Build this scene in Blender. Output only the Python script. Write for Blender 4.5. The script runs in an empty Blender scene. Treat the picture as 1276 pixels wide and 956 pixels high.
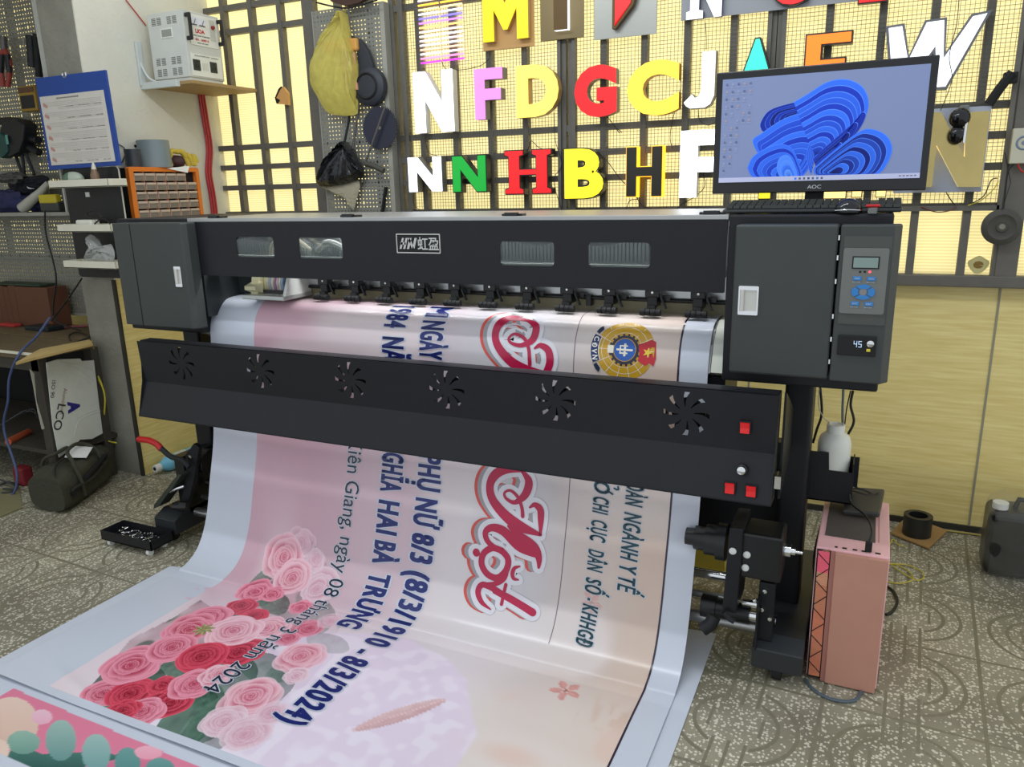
import bpy, bmesh, math, random
import numpy as np
from mathutils import Vector, Matrix, noise
random.seed(5); RNG = np.random.default_rng(7)
SC = bpy.context.scene; COL = SC.collection; PI = math.pi

# ------------------------------------------------------------------ camera
F = 958.0; CH = 1.45
YAW, PITCH, ROLL = 0.44170791, 0.2505414, -0.02464253
def _basis():
    cy, sy, cp, sp = math.cos(YAW), math.sin(YAW), math.cos(PITCH), math.sin(PITCH)
    cr, sr = math.cos(ROLL), math.sin(ROLL)
    f = np.array([-sy*cp, cy*cp, -sp]); r = np.array([cy, sy, 0.0]); u = np.cross(r, f)
    return r*cr+u*sr, -r*sr+u*cr, f
CR, CU, CF = _basis(); CC = np.array([0, 0, CH])
def ray(x, y): return CR*(x-638)/F - CU*(y-478)/F + CF
def on(x, y, ax, v):
    """point seen at photo position x, y on the plane axis = v"""
    d = ray(x, y); t = (v-CC[ax])/d[ax]
    return CC+t*d
cam = bpy.data.cameras.new('camera'); co = bpy.data.objects.new('camera', cam); COL.objects.link(co)
cam.sensor_width = 36; cam.lens = F/1276*36; cam.clip_start = .05
M = Matrix(((CR[0], CU[0], -CF[0]), (CR[1], CU[1], -CF[1]), (CR[2], CU[2], -CF[2]))).to_4x4()
M.translation = Vector(CC); co.matrix_world = M; SC.camera = co

# ------------------------------------------------------------------ materials
def lin(c):
    o = []
    for v in c[:3]:
        v = v/255.0; o.append(v/12.92 if v <= .04045 else ((v+.055)/1.055)**2.4)
    return tuple(o)
def mat(name, col, rough=.5, metal=0.0, var=.08, scale=12, bump=0.0, bscale=60, emis=0, ecol=None, trans=0, alpha=1, stretch=None, coat=0):
    m = bpy.data.materials.new(name); m.use_nodes = True; nt = m.node_tree; N = nt.nodes; L = nt.links
    b = N['Principled BSDF']; c = lin(col)
    b.inputs['Roughness'].default_value = rough; b.inputs['Metallic'].default_value = metal
    tc = N.new('ShaderNodeTexCoord'); mp = N.new('ShaderNodeMapping'); L.new(tc.outputs['Object'], mp.inputs[0])
    if stretch: mp.inputs['Scale'].default_value = stretch
    nz = N.new('ShaderNodeTexNoise'); nz.inputs['Scale'].default_value = scale; nz.inputs['Detail'].default_value = 5
    L.new(mp.outputs[0], nz.inputs['Vector'])
    mx = N.new('ShaderNodeMix'); mx.data_type = 'RGBA'
    mx.inputs[6].default_value = (*[v*(1-var) for v in c], 1); mx.inputs[7].default_value = (*[min(1, v*(1+var)) for v in c], 1)
    L.new(nz.outputs[0], mx.inputs[0]); L.new(mx.outputs[2], b.inputs['Base Color'])
    if bump:
        n2 = N.new('ShaderNodeTexNoise'); n2.inputs['Scale'].default_value = bscale; n2.inputs['Detail'].default_value = 4
        L.new(mp.outputs[0], n2.inputs['Vector'])
        bp = N.new('ShaderNodeBump'); bp.inputs['Strength'].default_value = bump; bp.inputs['Distance'].default_value = .01
        L.new(n2.outputs[0], bp.inputs['Height']); L.new(bp.outputs[0], b.inputs['Normal'])
    if emis:
        b.inputs['Emission Color'].default_value = (*lin(ecol or col), 1); b.inputs['Emission Strength'].default_value = emis
    if trans: b.inputs['Transmission Weight'].default_value = trans; b.inputs['IOR'].default_value = 1.3
    if alpha < 1: b.inputs['Alpha'].default_value = alpha
    if coat: b.inputs['Coat Weight'].default_value = coat
    return m
def attr_mat(name, rough=.35, bump=0, emis=0, spec=.5):
    m = bpy.data.materials.new(name); m.use_nodes = True; nt = m.node_tree; N = nt.nodes; L = nt.links
    b = N['Principled BSDF']; b.inputs['Roughness'].default_value = rough; b.inputs['Specular IOR Level'].default_value = spec
    a = N.new('ShaderNodeAttribute'); a.attribute_name = 'print'
    L.new(a.outputs['Color'], b.inputs['Base Color'])
    if emis: 
        b.inputs['Base Color'].default_value = (0, 0, 0, 1); L.new(a.outputs['Color'], b.inputs['Emission Color']); b.inputs['Emission Strength'].default_value = emis; b.inputs['Specular IOR Level'].default_value = .2
    tc = N.new('ShaderNodeTexCoord'); nz = N.new('ShaderNodeTexNoise'); nz.inputs['Scale'].default_value = 5; L.new(tc.outputs['Object'], nz.inputs['Vector'])
    bp = N.new('ShaderNodeBump'); bp.inputs['Strength'].default_value = bump; bp.inputs['Distance'].default_value = .02
    L.new(nz.outputs[0], bp.inputs['Height']); L.new(bp.outputs[0], b.inputs['Normal'])
    return m
MT = {}
def K(name, *a, **k):
    if name not in MT: MT[name] = mat(name, *a, **k)
    return MT[name]
BLACK = K('black_powder_coat', (27, 28, 32), .42, var=.1, bump=.05, bscale=300)
BLACK.node_tree.nodes['Principled BSDF'].inputs['Specular IOR Level'].default_value = .32
DARK = K('black_plastic', (19, 20, 21), .35)
MATTE = K('matte_black', (16, 16, 18), .7)
OLIVE = K('dark_grey_olive_plastic', (58, 62, 60), .45, bump=.05, bscale=400)
CHROME = K('chrome', (225, 225, 225), .12, 1.0)
STEEL = K('brushed_steel', (170, 170, 168), .3, .9, stretch=(1, 30, 30))
ALU = K('grey_aluminium', (176, 176, 174), .4, .6)
WHITE = K('white_plastic', (228, 230, 224), .4)
CREAM = K('cream_plastic', (214, 208, 170), .5)
RED = K('red_plastic', (196, 22, 26), .3)
ORANGE = K('orange_plastic', (232, 120, 36), .4)
PAPER = K('white_paper', (228, 228, 224), .7)
TUBE = K('dark_steel_tube', (104, 100, 92), .55, .1, var=.2, scale=20)

# ------------------------------------------------------------------ mesh building
ORG = {}
def frame_of(d):
    d = Vector(d).normalized(); a = Vector((0, 0, 1)) if abs(d.z) < .9 else Vector((1, 0, 0))
    u = d.cross(a).normalized(); return u, d.cross(u).normalized()
def smooth_path(pts, n=6):
    P = [Vector(p) for p in pts]
    if len(P) < 3: return P
    out = []
    for i in range(len(P)-1):
        p0 = P[max(i-1, 0)]; p1 = P[i]; p2 = P[i+1]; p3 = P[min(i+2, len(P)-1)]
        for k in range(n):
            t = k/n
            out.append(.5*((2*p1)+(p2-p0)*t+(2*p0-5*p1+4*p2-p3)*t*t+(3*p1-p0-3*p2+p3)*t**3))
    out.append(P[-1]); return out
class MB:
    def __init__(s): s.v = []; s.f = []; s.m = []
    def add(s, vs, fs, mi=0):
        o = len(s.v); s.v += [tuple(map(float, v)) for v in vs]; s.f += [tuple(o+i for i in f) for f in fs]; s.m += [mi]*len(fs); return s
    def bx(s, x0, x1, y0, y1, z0, z1, mi=0, rot=None):
        vs = [(x, y, z) for x in (x0, x1) for y in (y0, y1) for z in (z0, z1)]
        if rot is not None:
            c = Vector(((x0+x1)/2, (y0+y1)/2, (z0+z1)/2)); vs = [c+rot@(Vector(v)-c) for v in vs]
        return s.add(vs, [(0, 1, 3, 2), (4, 6, 7, 5), (0, 4, 5, 1), (2, 3, 7, 6), (0, 2, 6, 4), (1, 5, 7, 3)], mi)
    def tube(s, pts, r, n=8, mi=0, caps=True, sm=False, k=6):
        P = smooth_path(pts, k) if sm else [Vector(p) for p in pts]
        R = r if isinstance(r, (list, tuple)) else [r]*len(P)
        if len(R) != len(P): R = [R[min(len(R)-1, int(i*len(R)/len(P)))] for i in range(len(P))]
        vs = []; fs = []; pu = None
        for i, p in enumerate(P):
            d = (P[min(i+1, len(P)-1)]-P[max(i-1, 0)])
            if d.length < 1e-9: d = Vector((0, 0, 1))
            d.normalize()
            if pu is None: u, w = frame_of(d)
            else:
                u = (pu-d*pu.dot(d))
                u = u.normalized() if u.length > 1e-6 else frame_of(d)[0]
                w = d.cross(u)
            pu = u
            for j in range(n):
                a = 2*PI*j/n; vs.append(p+(u*math.cos(a)+w*math.sin(a))*R[i])
        for i in range(len(P)-1):
            for j in range(n): fs.append((i*n+j, i*n+(j+1) % n, (i+1)*n+(j+1) % n, (i+1)*n+j))
        if caps: fs.append(tuple(range(n-1, -1, -1))); fs.append(tuple((len(P)-1)*n+j for j in range(n)))
        return s.add(vs, fs, mi)
    def lathe(s, prof, c, axis=(0, 0, 1), n=24, mi=0, arc=2*PI):
        """prof: list of (radius, distance along axis)"""
        ax = Vector(axis).normalized(); u, w = frame_of(ax); c = Vector(c); vs = []; fs = []
        for r, h in prof:
            for j in range(n):
                a = arc*j/n; vs.append(c+ax*h+(u*math.cos(a)+w*math.sin(a))*max(r, 1e-5))
        for i in range(len(prof)-1):
            for j in range(n): fs.append((i*n+j, i*n+(j+1) % n, (i+1)*n+(j+1) % n, (i+1)*n+j))
        return s.add(vs, fs, mi)
    def prism(s, poly, ax, a0, a1, mi=0):
        """poly: 2-D points in the two other axes (cyclic order kept x<y<z)"""
        n = len(poly)
        def P(p, a):
            l = list(p); l.insert(ax, a); return tuple(l)
        vs = [P(p, a0) for p in poly]+[P(p, a1) for p in poly]
        fs = [tuple(range(n)), tuple(range(2*n-1, n-1, -1))]+[(i, (i+1) % n, n+(i+1) % n, n+i) for i in range(n)]
        return s.add(vs, fs, mi)
    def ball(s, c, r, n=16, m=10, rot=None, mi=0, bumpy=0, seed=0):
        rx, ry, rz = (r, r, r) if not isinstance(r, (tuple, list)) else r; vs = []; fs = []
        for i in range(m+1):
            t = PI*i/m
            for j in range(n):
                a = 2*PI*j/n; d = Vector((math.sin(t)*math.cos(a), math.sin(t)*math.sin(a), math.cos(t)))
                k = 1+bumpy*noise.noise(d*2.3+Vector((seed, 0, 0)))
                p = Vector((d.x*rx*k, d.y*ry*k, d.z*rz*k))
                if rot is not None: p = rot@p
                vs.append(Vector(c)+p)
        for i in range(m):
            for j in range(n): fs.append((i*n+j, (i+1)*n+j, (i+1)*n+(j+1) % n, i*n+(j+1) % n))
        return s.add(vs, fs, mi)
    def build(s, name, mats, parent=None, smooth=False, bevel=0, seg=2, org=None, **props):
        if not isinstance(mats, (list, tuple)): mats = [mats]
        V = np.array(s.v, float).reshape(-1, 3)
        if parent is not None: o0 = np.array(ORG[parent.name])
        elif org is not None: o0 = np.array(org, float)
        else: o0 = np.array([(V[:, 0].min()+V[:, 0].max())/2, (V[:, 1].min()+V[:, 1].max())/2, V[:, 2].min()])
        me = bpy.data.meshes.new(name); me.from_pydata((V-o0).tolist(), [], s.f)
        for m in mats: me.materials.append(m)
        if len(mats) > 1: me.polygons.foreach_set('material_index', s.m)
        bm = bmesh.new(); bm.from_mesh(me); bmesh.ops.recalc_face_normals(bm, faces=bm.faces); bm.to_mesh(me); bm.free()
        if smooth:
            me.polygons.foreach_set('use_smooth', [True]*len(me.polygons))
            try: me.set_sharp_from_angle(angle=math.radians(40))
            except Exception: pass
        ob = bpy.data.objects.new(name, me); COL.objects.link(ob)
        if parent is not None: ob.parent = parent
        else: ob.location = o0
        ORG[ob.name] = tuple(o0)
        if bevel:
            md = ob.modifiers.new('bevel', 'BEVEL'); md.width = bevel; md.segments = seg; md.limit_method = 'ANGLE'; md.angle_limit = math.radians(40)
        for k, v in props.items(): ob[k] = v
        return ob
def tag(o, label, cat, group=None):
    o['label'] = label; o['category'] = cat
    if group: o['group'] = group
    return o
def struct(o, label=None):
    o['kind'] = 'structure'
    if label: o['label'] = label
    return o
def thing(name, loc, label=None, cat=None, group=None):
    o = bpy.data.objects.new(name, None); COL.objects.link(o); o.location = loc; o.empty_display_size = .05
    ORG[o.name] = tuple(loc)
    if label: tag(o, label, cat, group)
    return o
def copy_tree(o, parent=None):
    c = o.copy(); COL.objects.link(c)
    if parent is not None: c.parent = parent
    ORG[c.name] = ORG[o.name]
    for ch in [x for x in bpy.data.objects if x.parent == o]: copy_tree(ch, c)
    return c
# flat shapes with holes (through a filled curve) and lettering
def _eval(cu):
    ob = bpy.data.objects.new('tmp', cu); COL.objects.link(ob); dg = bpy.context.evaluated_depsgraph_get(); dg.update()
    me = bpy.data.meshes.new_from_object(ob.evaluated_get(dg))
    vs = np.array([v.co[:] for v in me.vertices], float).reshape(-1, 3); fs = [tuple(p.vertices) for p in me.polygons]
    bpy.data.objects.remove(ob); bpy.data.curves.remove(cu); bpy.data.meshes.remove(me); return vs, fs
def plate(loops, ext=0):
    cu = bpy.data.curves.new('c', 'CURVE'); cu.dimensions = '2D'; cu.fill_mode = 'BOTH'; cu.extrude = ext
    for lp in loops:
        sp = cu.splines.new('POLY'); sp.points.add(len(lp)-1)
        for i, p in enumerate(lp): sp.points[i].co = (p[0], p[1], 0, 1)
        sp.use_cyclic_u = True
    return _eval(cu)
def text(body, ext=0, off=0, shear=0, res=4, space=1):
    cu = bpy.data.curves.new('t', 'FONT'); cu.body = body; cu.extrude = ext; cu.offset = off; cu.shear = shear; cu.resolution_u = res; cu.space_character = space
    cu.fill_mode = 'BOTH' if ext else 'FRONT'
    return _eval(cu)
def fit(vs, x0, x1, z0, z1):
    """scale flat verts (x,y) to a rectangle"""
    a = vs[:, :2].min(0); b = vs[:, :2].max(0); o = vs.copy()
    o[:, 0] = x0+(vs[:, 0]-a[0])/(b[0]-a[0])*(x1-x0); o[:, 1] = z0+(vs[:, 1]-a[1])/(b[1]-a[1])*(z1-z0); return o
def rrect(x0, x1, y0, y1, r, n=4):
    out = []
    for cx, cy, a0 in ((x1-r, y1-r, 0), (x0+r, y1-r, 90), (x0+r, y0+r, 180), (x1-r, y0+r, 270)):
        for k in range(n+1):
            a = math.radians(a0+90*k/n); out.append((cx+r*math.cos(a), cy+r*math.sin(a)))
    return out
def wall_text(mb, body, x0, x1, z0, z1, y, off=0, shear=0, mi=0, ext=.0004):
    """lettering facing -Y"""
    vs, fs = text(body, ext, off, shear); vs = fit(vs, x0, x1, z0, z1)
    return mb.add([(v[0], y-v[2], v[1]) for v in vs], fs, mi)
def pegmesh(mb, x0, z0, nx, nz, p, y, r=.0035, big=4, mi=0):
    """perforated sheet facing -Y, cell size p; every big-th hole a keyhole slot"""
    for i in range(nx):
        for k in range(nz):
            cx = x0+(i+.5)*p; cz = z0+(k+.5)*p; key = (i % big == 1 and k % big == 2)
            rx, rz = (r*1.5, r*2.3) if key else (r, r)
            h = p/2; sq = [(h, 0), (h, h), (0, h), (-h, h), (-h, 0), (-h, -h), (0, -h), (h, -h)]
            vs = [(cx+a, y, cz+b) for a, b in sq]+[(cx+rx*math.cos(j*PI/4), y, cz+rz*math.sin(j*PI/4)) for j in range(8)]
            mb.add(vs, [(j, (j+1) % 8, 8+(j+1) % 8, 8+j) for j in range(8)], mi)

# ------------------------------------------------------------------ the room
def floor_mat():
    m = bpy.data.materials.new('patterned_terrazzo_tiles'); m.use_nodes = True; nt = m.node_tree; N = nt.nodes; L = nt.links
    b = N['Principled BSDF']; tc = N.new('ShaderNodeTexCoord')
    mp = N.new('ShaderNodeMapping'); mp.vector_type = 'TEXTURE'; mp.inputs['Location'].default_value = (-.03, 2.098, 0); mp.inputs['Rotation'].default_value = (0, 0, math.radians(-2.6)); mp.inputs['Scale'].default_value = (.405, .405, .405)
    L.new(tc.outputs['Object'], mp.inputs[0])
    sx = N.new('ShaderNodeSeparateXYZ'); L.new(mp.outputs[0], sx.inputs[0])
    def mth(op, a, c=None, d=None):
        n = N.new('ShaderNodeMath'); n.operation = op
        for i, q in enumerate((a, c, d)):
            if q is None: continue
            if isinstance(q, (int, float)): n.inputs[i].default_value = q
            else: L.new(q, n.inputs[i])
        return n.outputs[0]
    fx = mth('FRACT', sx.outputs[0]); fy = mth('FRACT', sx.outputs[1])
    cx = mth('SUBTRACT', fx, .5); cy = mth('SUBTRACT', fy, .5)
    ax = mth('ABSOLUTE', cx); ay = mth('ABSOLUTE', cy)
    r = mth('SQRT', mth('ADD', mth('MULTIPLY', cx, cx), mth('MULTIPLY', cy, cy)))
    def near(v, c, w): return mth('LESS_THAN', mth('ABSOLUTE', mth('SUBTRACT', v, c)), w)
    grout = mth('GREATER_THAN', mth('MAXIMUM', ax, ay), .487)
    rings = mth('MAXIMUM', near(r, .40, .014), near(r, .275, .014))
    bars = mth('MAXIMUM', mth('MAXIMUM', near(cx, 0, .011), near(ax, .105, .011)), 0)
    inb = mth('MULTIPLY', bars, mth('GREATER_THAN', ay, .2))
    rings = mth('MULTIPLY', rings, mth('GREATER_THAN', ax, .13))
    sbar = mth('MULTIPLY', near(ax, .17, .011), mth('LESS_THAN', ay, .1))
    hb = mth('MULTIPLY', near(ay, .5, .0), 1)
    g = mth('MAXIMUM', mth('MAXIMUM', grout, rings), mth('MAXIMUM', inb, sbar))
    # stone chips
    v = N.new('ShaderNodeTexVoronoi'); v.inputs['Scale'].default_value = 105; L.new(tc.outputs['Object'], v.inputs['Vector'])
    nz = N.new('ShaderNodeTexNoise'); nz.inputs['Scale'].default_value = 160; nz.inputs['Detail'].default_value = 2; L.new(tc.outputs['Object'], nz.inputs['Vector'])
    sc = N.new('ShaderNodeSeparateColor'); L.new(v.outputs['Color'], sc.inputs[0])
    chip = mth('MULTIPLY', mth('GREATER_THAN', sc.outputs[0], .34), mth('LESS_THAN', mth('ADD', v.outputs['Distance'], mth('MULTIPLY', nz.outputs[0], .5)), .68))
    big = N.new('ShaderNodeTexNoise'); big.inputs['Scale'].default_value = 2.2; big.inputs['Detail'].default_value = 6; L.new(tc.outputs['Object'], big.inputs['Vector'])
    dirt = N.new('ShaderNodeMapRange'); dirt.inputs[1].default_value = .38; dirt.inputs[2].default_value = .62; L.new(big.outputs[0], dirt.inputs[0])
    base = N.new('ShaderNodeMix'); base.data_type = 'RGBA'; base.inputs[6].default_value = (*lin((122, 116, 98)), 1); base.inputs[7].default_value = (*lin((160, 154, 132)), 1); L.new(dirt.outputs[0], base.inputs[0])
    cc = N.new('ShaderNodeMix'); cc.data_type = 'RGBA'; cc.inputs[7].default_value = (*lin((222, 216, 196)), 1); L.new(base.outputs[2], cc.inputs[6])
    L.new(mth('MULTIPLY', chip, mth('ADD', mth('MULTIPLY', dirt.outputs[0], .25), .7)), cc.inputs[0])
    gc = N.new('ShaderNodeMix'); gc.data_type = 'RGBA'; gc.inputs[7].default_value = (*lin((122, 117, 96)), 1); L.new(cc.outputs[2], gc.inputs[6]); L.new(mth('MULTIPLY', g, .95), gc.inputs[0])
    L.new(gc.outputs[2], b.inputs['Base Color']); b.inputs['Roughness'].default_value = .62
    bp = N.new('ShaderNodeBump'); bp.inputs['Strength'].default_value = .9; bp.inputs['Distance'].default_value = .008
    h = mth('SUBTRACT', mth('MULTIPLY', nz.outputs[0], .25), g); L.new(h, bp.inputs['Height']); L.new(bp.outputs[0], b.inputs['Normal'])
    return m
struct(MB().bx(-7, 2.6, -2.2, 3.62, -.06, 0).build('floor', floor_mat(), org=(0, 0, 0)))
def wood_laminate():
    m = bpy.data.materials.new('yellow_wood_laminate'); m.use_nodes = True; nt = m.node_tree; N = nt.nodes; L = nt.links
    b = N['Principled BSDF']; b.inputs['Roughness'].default_value = .32
    tc = N.new('ShaderNodeTexCoord'); mp = N.new('ShaderNodeMapping'); mp.inputs['Scale'].default_value = (2.2, 2.2, 34); L.new(tc.outputs['Object'], mp.inputs[0])
    nz = N.new('ShaderNodeTexNoise'); nz.inputs['Scale'].default_value = 2.6; nz.inputs['Detail'].default_value = 6; nz.inputs['Distortion'].default_value = .25; L.new(mp.outputs[0], nz.inputs['Vector'])
    r = N.new('ShaderNodeValToRGB'); r.color_ramp.elements[0].position = .32; r.color_ramp.elements[0].color = (*lin((230, 206, 128)), 1); r.color_ramp.elements[1].position = .68; r.color_ramp.elements[1].color = (*lin((246, 228, 156)), 1)
    L.new(nz.outputs[0], r.inputs[0]); L.new(r.outputs[0], b.inputs['Base Color']); return m
LAM = wood_laminate()
CONC = K('grey_concrete', (142, 139, 126), .85, var=.25, scale=9, bump=.35, bscale=45)
PLAS = K('white_plaster', (222, 219, 203), .85, var=.07, scale=6, bump=.25, bscale=50)
WY = 3.5
# back wall: laminate dado below 1.05 m
struct(MB().bx(-6.2, 2.4, WY, WY+.1, 0, 1.035).build('wall_back', LAM))
for i, x in enumerate((-5.4, -4.17, -2.93, -1.70, -.47, .452, 1.75)):
    struct(MB().bx(x-.004, x+.004, WY-.003, WY+.001, 0, 1.03).build('trim_%d' % (i+1), K('grey_joint', (150, 146, 124), .5)))
struct(MB().bx(-6.2, 2.4, WY-.06, WY+.04, 1.03, 1.075).build('trim_8', TUBE, bevel=.004))
struct(MB().bx(-6.2, 2.4, WY-.012, WY, 0, .025).build('baseboard_back', K('dark_joint', (50, 48, 38), .8)))
# fluted translucent glazing between dark tubes
def glaze():
    m = bpy.data.materials.new('fluted_translucent_sheet'); m.use_nodes = True; nt = m.node_tree; N = nt.nodes; L = nt.links
    for n in list(N): N.remove(n)
    o = N.new('ShaderNodeOutputMaterial'); tr = N.new('ShaderNodeBsdfTranslucent'); df = N.new('ShaderNodeBsdfDiffuse'); mx = N.new('ShaderNodeMixShader'); mx.inputs[0].default_value = .3
    tc = N.new('ShaderNodeTexCoord'); w = N.new('ShaderNodeTexWave'); w.bands_direction = 'Z'; w.inputs['Scale'].default_value = 26; w.inputs['Distortion'].default_value = .3; L.new(tc.outputs['Object'], w.inputs['Vector'])
    nz = N.new('ShaderNodeTexNoise'); nz.inputs['Scale'].default_value = 2.5; nz.inputs['Detail'].default_value = 5; L.new(tc.outputs['Object'], nz.inputs['Vector'])
    a = N.new('ShaderNodeMix'); a.data_type = 'RGBA'; a.inputs[6].default_value = (*lin((234, 224, 186)), 1); a.inputs[7].default_value = (*lin((252, 246, 216)), 1); L.new(w.outputs[0], a.inputs[0])
    c = N.new('ShaderNodeMix'); c.data_type = 'RGBA'; c.blend_type = 'MULTIPLY'; c.inputs[7].default_value = (.88, .87, .82, 1); L.new(nz.outputs[0], c.inputs[0]); L.new(a.outputs[2], c.inputs[6])
    L.new(c.outputs[2], tr.inputs[0]); L.new(c.outputs[2], df.inputs[0]); L.new(tr.outputs[0], mx.inputs[1]); L.new(df.outputs[0], mx.inputs[2]); L.new(mx.outputs[0], o.inputs[0])
    return m
GLZ = glaze()
ZT = 2.72; ZH = (1.334, 1.481, 1.593, 1.70, 2.30, 2.42)
def window(n, x0, x1, xs, wide=(), zs=ZH):
    t = thing('window_%d' % n, ((x0+x1)/2, WY-.02, 1.07)); t['kind'] = 'structure'
    MB().bx(x0, x1, WY-.012, WY-.006, 1.07, ZT).build('glazing_sheet', GLZ, t)
    for x in xs: MB().bx(x-.014, x+.014, WY-.05, WY-.013, 1.07, ZT).build('vertical_bar', TUBE, t)
    for x in wide: MB().bx(x-.035, x+.035, WY-.055, WY-.013, 1.07, ZT).build('post', TUBE, t)
    for z in zs: MB().bx(x0, x1, WY-.047, WY-.015, z-.014, z+.014).build('horizontal_bar', TUBE, t)
window(1, -6.2, -3.6, (-5.9, -5.5, -5.1, -4.7, -4.3, -3.9))
window(2, -3.52, -2.70, (-3.495, -3.315, -3.12, -2.926), (-2.735,))
window(3, -2.70, -2.18, (-2.56, -2.37, -2.235))
window(4, -2.18, .42, (-2.184, -2.09, -1.904, -1.712, -1.53, -1.34, -1.30, -1.15, -.968, -.785, -.596, -.44, -.415, -.235, -.048, .128, .305, .42))
window(5, .42, 2.4, (.62, .85, 1.1, 1.4, 1.7, 2.0, 2.3), (.455,), (1.334,))
# pier between the bench bay and the printer bay
t = thing('wall_left', (-3.575, 3.0, 0)); t['kind'] = 'structure'
MB().bx(-3.70, -3.457, 2.66, 3.5, 0, 2.75).build('concrete_pier', CONC, t)
MB().bx(-3.457, -3.45, 2.662, 3.5, 1.04, 2.75).build('plaster_face', PLAS, t)
MB().bx(-3.457, -3.445, 2.655, 3.5, 0, 1.045).build('laminate_face', LAM, t)
MB().bx(-3.46, -3.44, 2.648, 2.66, 0, 1.045).build('edge_strip', K('dark_joint'), t)
struct(MB().bx(-3.712, -3.70, 2.645, 2.675, 1.38, 2.75).build('trim_9', K('pale_grey_trim', (176, 176, 166), .5)))
struct(MB().bx(-6.2, -3.45, .1, 3.6, 2.755, 2.86).build('left_shade_slab', PLAS, org=(0, 0, 2.755)))  # unseen slab added above the left bay to block light and darken it
struct(MB().bx(-6.3, -6.2, -1.0, 3.6, 0, 2.75).build('wall_far_left_blocker', PLAS))  # unseen wall, lengthened toward the camera to cut light on the left

# ------------------------------------------------------------------ the printer
P = thing('large_format_printer', (-1.38, 2.45, 0), 'wide black and dark grey banner printer on two legs, a banner hanging from it', 'printer')
XL, XR = -2.79, .036
# housings, covers
MB().bx(XL, -2.40, 2.2, 2.72, .915, 1.362).build('left_housing', BLACK, P, bevel=.006)
MB().bx(-.372, XR, 2.2, 2.72, .895, 1.362).build('right_housing', BLACK, P, bevel=.006)
tc_ = MB().bx(-2.40, -.372, 2.2, 2.72, 1.348, 1.362).build('top_cover', ALU, P, bevel=.002)
for px in (270, 437, 640, 888):
    x = on(px, 267, 1, 2.23)[0]
    MB().bx(x-.035, x+.035, 2.215, 2.25, 1.362, 1.369).bx(x-.022, x+.022, 2.205, 2.222, 1.362, 1.373).build('latch', DARK, tc_, bevel=.002)
holes = []
for a, b, c, d in ((294, 295, 343, 321), (372, 296, 428, 323), (623, 301, 691, 332), (733, 302, 810, 334)):
    p = on(a, b, 1, 2.2); q = on(c, d, 1, 2.2); holes.append((p[0], q[0], q[2], p[2]))
vs, fs = plate([rrect(-2.403, -.374, 1.147, 1.349, .004)]+[rrect(*h, .012)[::-1] for h in holes], .002)
fc = MB().add([(v[0], 2.2-v[2], v[1]) for v in vs], fs).build('front_cover', BLACK, P)
PANE = K('smoked_window_pane', (96, 104, 104), .12, trans=.6, alpha=.55)
for h in holes: MB().bx(h[0]-.006, h[1]+.006, 2.203, 2.2045, h[2]-.006, h[3]+.006).build('window_pane', PANE, fc)
for h in holes: MB().bx(h[0]-.004, h[1]+.004, 2.2046, 2.215, h[2]-.002, h[2]+.006).build('pane_sill', K('pale_sill', (220, 224, 214), .4), fc)
# maker's plate on the front
x0, x1, z0, z1 = -1.453, -1.284, 1.244, 1.308
vs, fs = plate([rrect(x0, x1, z0, z1, .003), rrect(x0+.0035, x1-.0035, z0+.0035, z1-.0035, .002)[::-1]], .001)
bd = MB().add([(v[0], 2.197-v[2], v[1]) for v in vs], fs)
W_ = x1-x0
def slash(a, b, z_0, z_1, w):  # slanted strokes of the emblem
    bd.prism([(x0+a*W_, z_0), (x0+(a+w)*W_, z_0), (x0+(b+w)*W_, z_1), (x0+b*W_, z_1)], 1, 2.1955, 2.1975)
zb, zt = z0+.014, z1-.014; zm = (zb+zt)/2
slash(.07, .14, zb, zt, .045); slash(.155, .225, zb, zt, .045); slash(.10, .10, zm-.004, zm+.004, .12)
slash(.24, .31, zb, zt, .05); slash(.36, .27, zb, zt, .05); slash(.36, .43, zb, zt, .05)
wall_text(bd, '虹盈', x0+.49*W_, x0+.965*W_, zb-.003, zt+.003, 2.1965, off=.012)
bd.build('name_plate', K('pale_silver_print', (196, 196, 190), .35, .3), fc)
MB().bx(x0, x1, 2.1972, 2.1979, z0, z1).build('plate_ground', MATTE, fc)
# doors
MB().prism([(-2.745, 2.15), (-2.74, 2.138), (-2.648, 2.138), (-2.648, 2.2), (-2.745, 2.2)], 2, .945, 1.348).build('left_end_cap', OLIVE, P, bevel=.003)
ld = MB().prism([(-2.645, 2.138), (-2.372, 2.138), (-2.360, 2.158), (-2.356, 2.2), (-2.645, 2.2)], 2, .942, 1.349).build('left_door', OLIVE, P, bevel=.006, seg=3)
rd = MB().bx(-.341, -.0875, 2.13, 2.2, .936, 1.338).build('right_door', OLIVE, P, bevel=.007, seg=3)
rc = MB().prism([(-.083, 2.13), (.038, 2.13), (.056, 2.158), (.056, 2.2), (-.083, 2.2)], 2, .934, 1.337).build('control_cover', OLIVE, P, bevel=.004, seg=3)
def handle(door, a, b, Y):
    p = on(*a, 1, Y); q = on(*b, 1, Y); X0, X1, Z0, Z1 = p[0], q[0], q[2], p[2]
    vs, fs = plate([rrect(X0, X1, Z0, Z1, .003), rrect(X0+.004, X1-.004, Z0+.011, Z1-.011, .002)[::-1]], .002)
    h = MB().add([(v[0], Y-.002-v[2], v[1]) for v in vs], fs).build('handle', CHROME, door)
    MB().tube([(X0+.010, Y-.004, Z0+.01), (X0+.010, Y-.004, Z1-.01)], .006, 10).bx(X0+.014, X1-.004, Y-.001, Y+.0005, Z0+.011, Z1-.011).build('handle_grip', K('pearl_grey', (206, 204, 196), .3, .3), h, smooth=True)
handle(ld, (216.8, 332), (228.5, 357.6), 2.138); handle(rd, (921, 356), (944, 393), 2.13)
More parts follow.
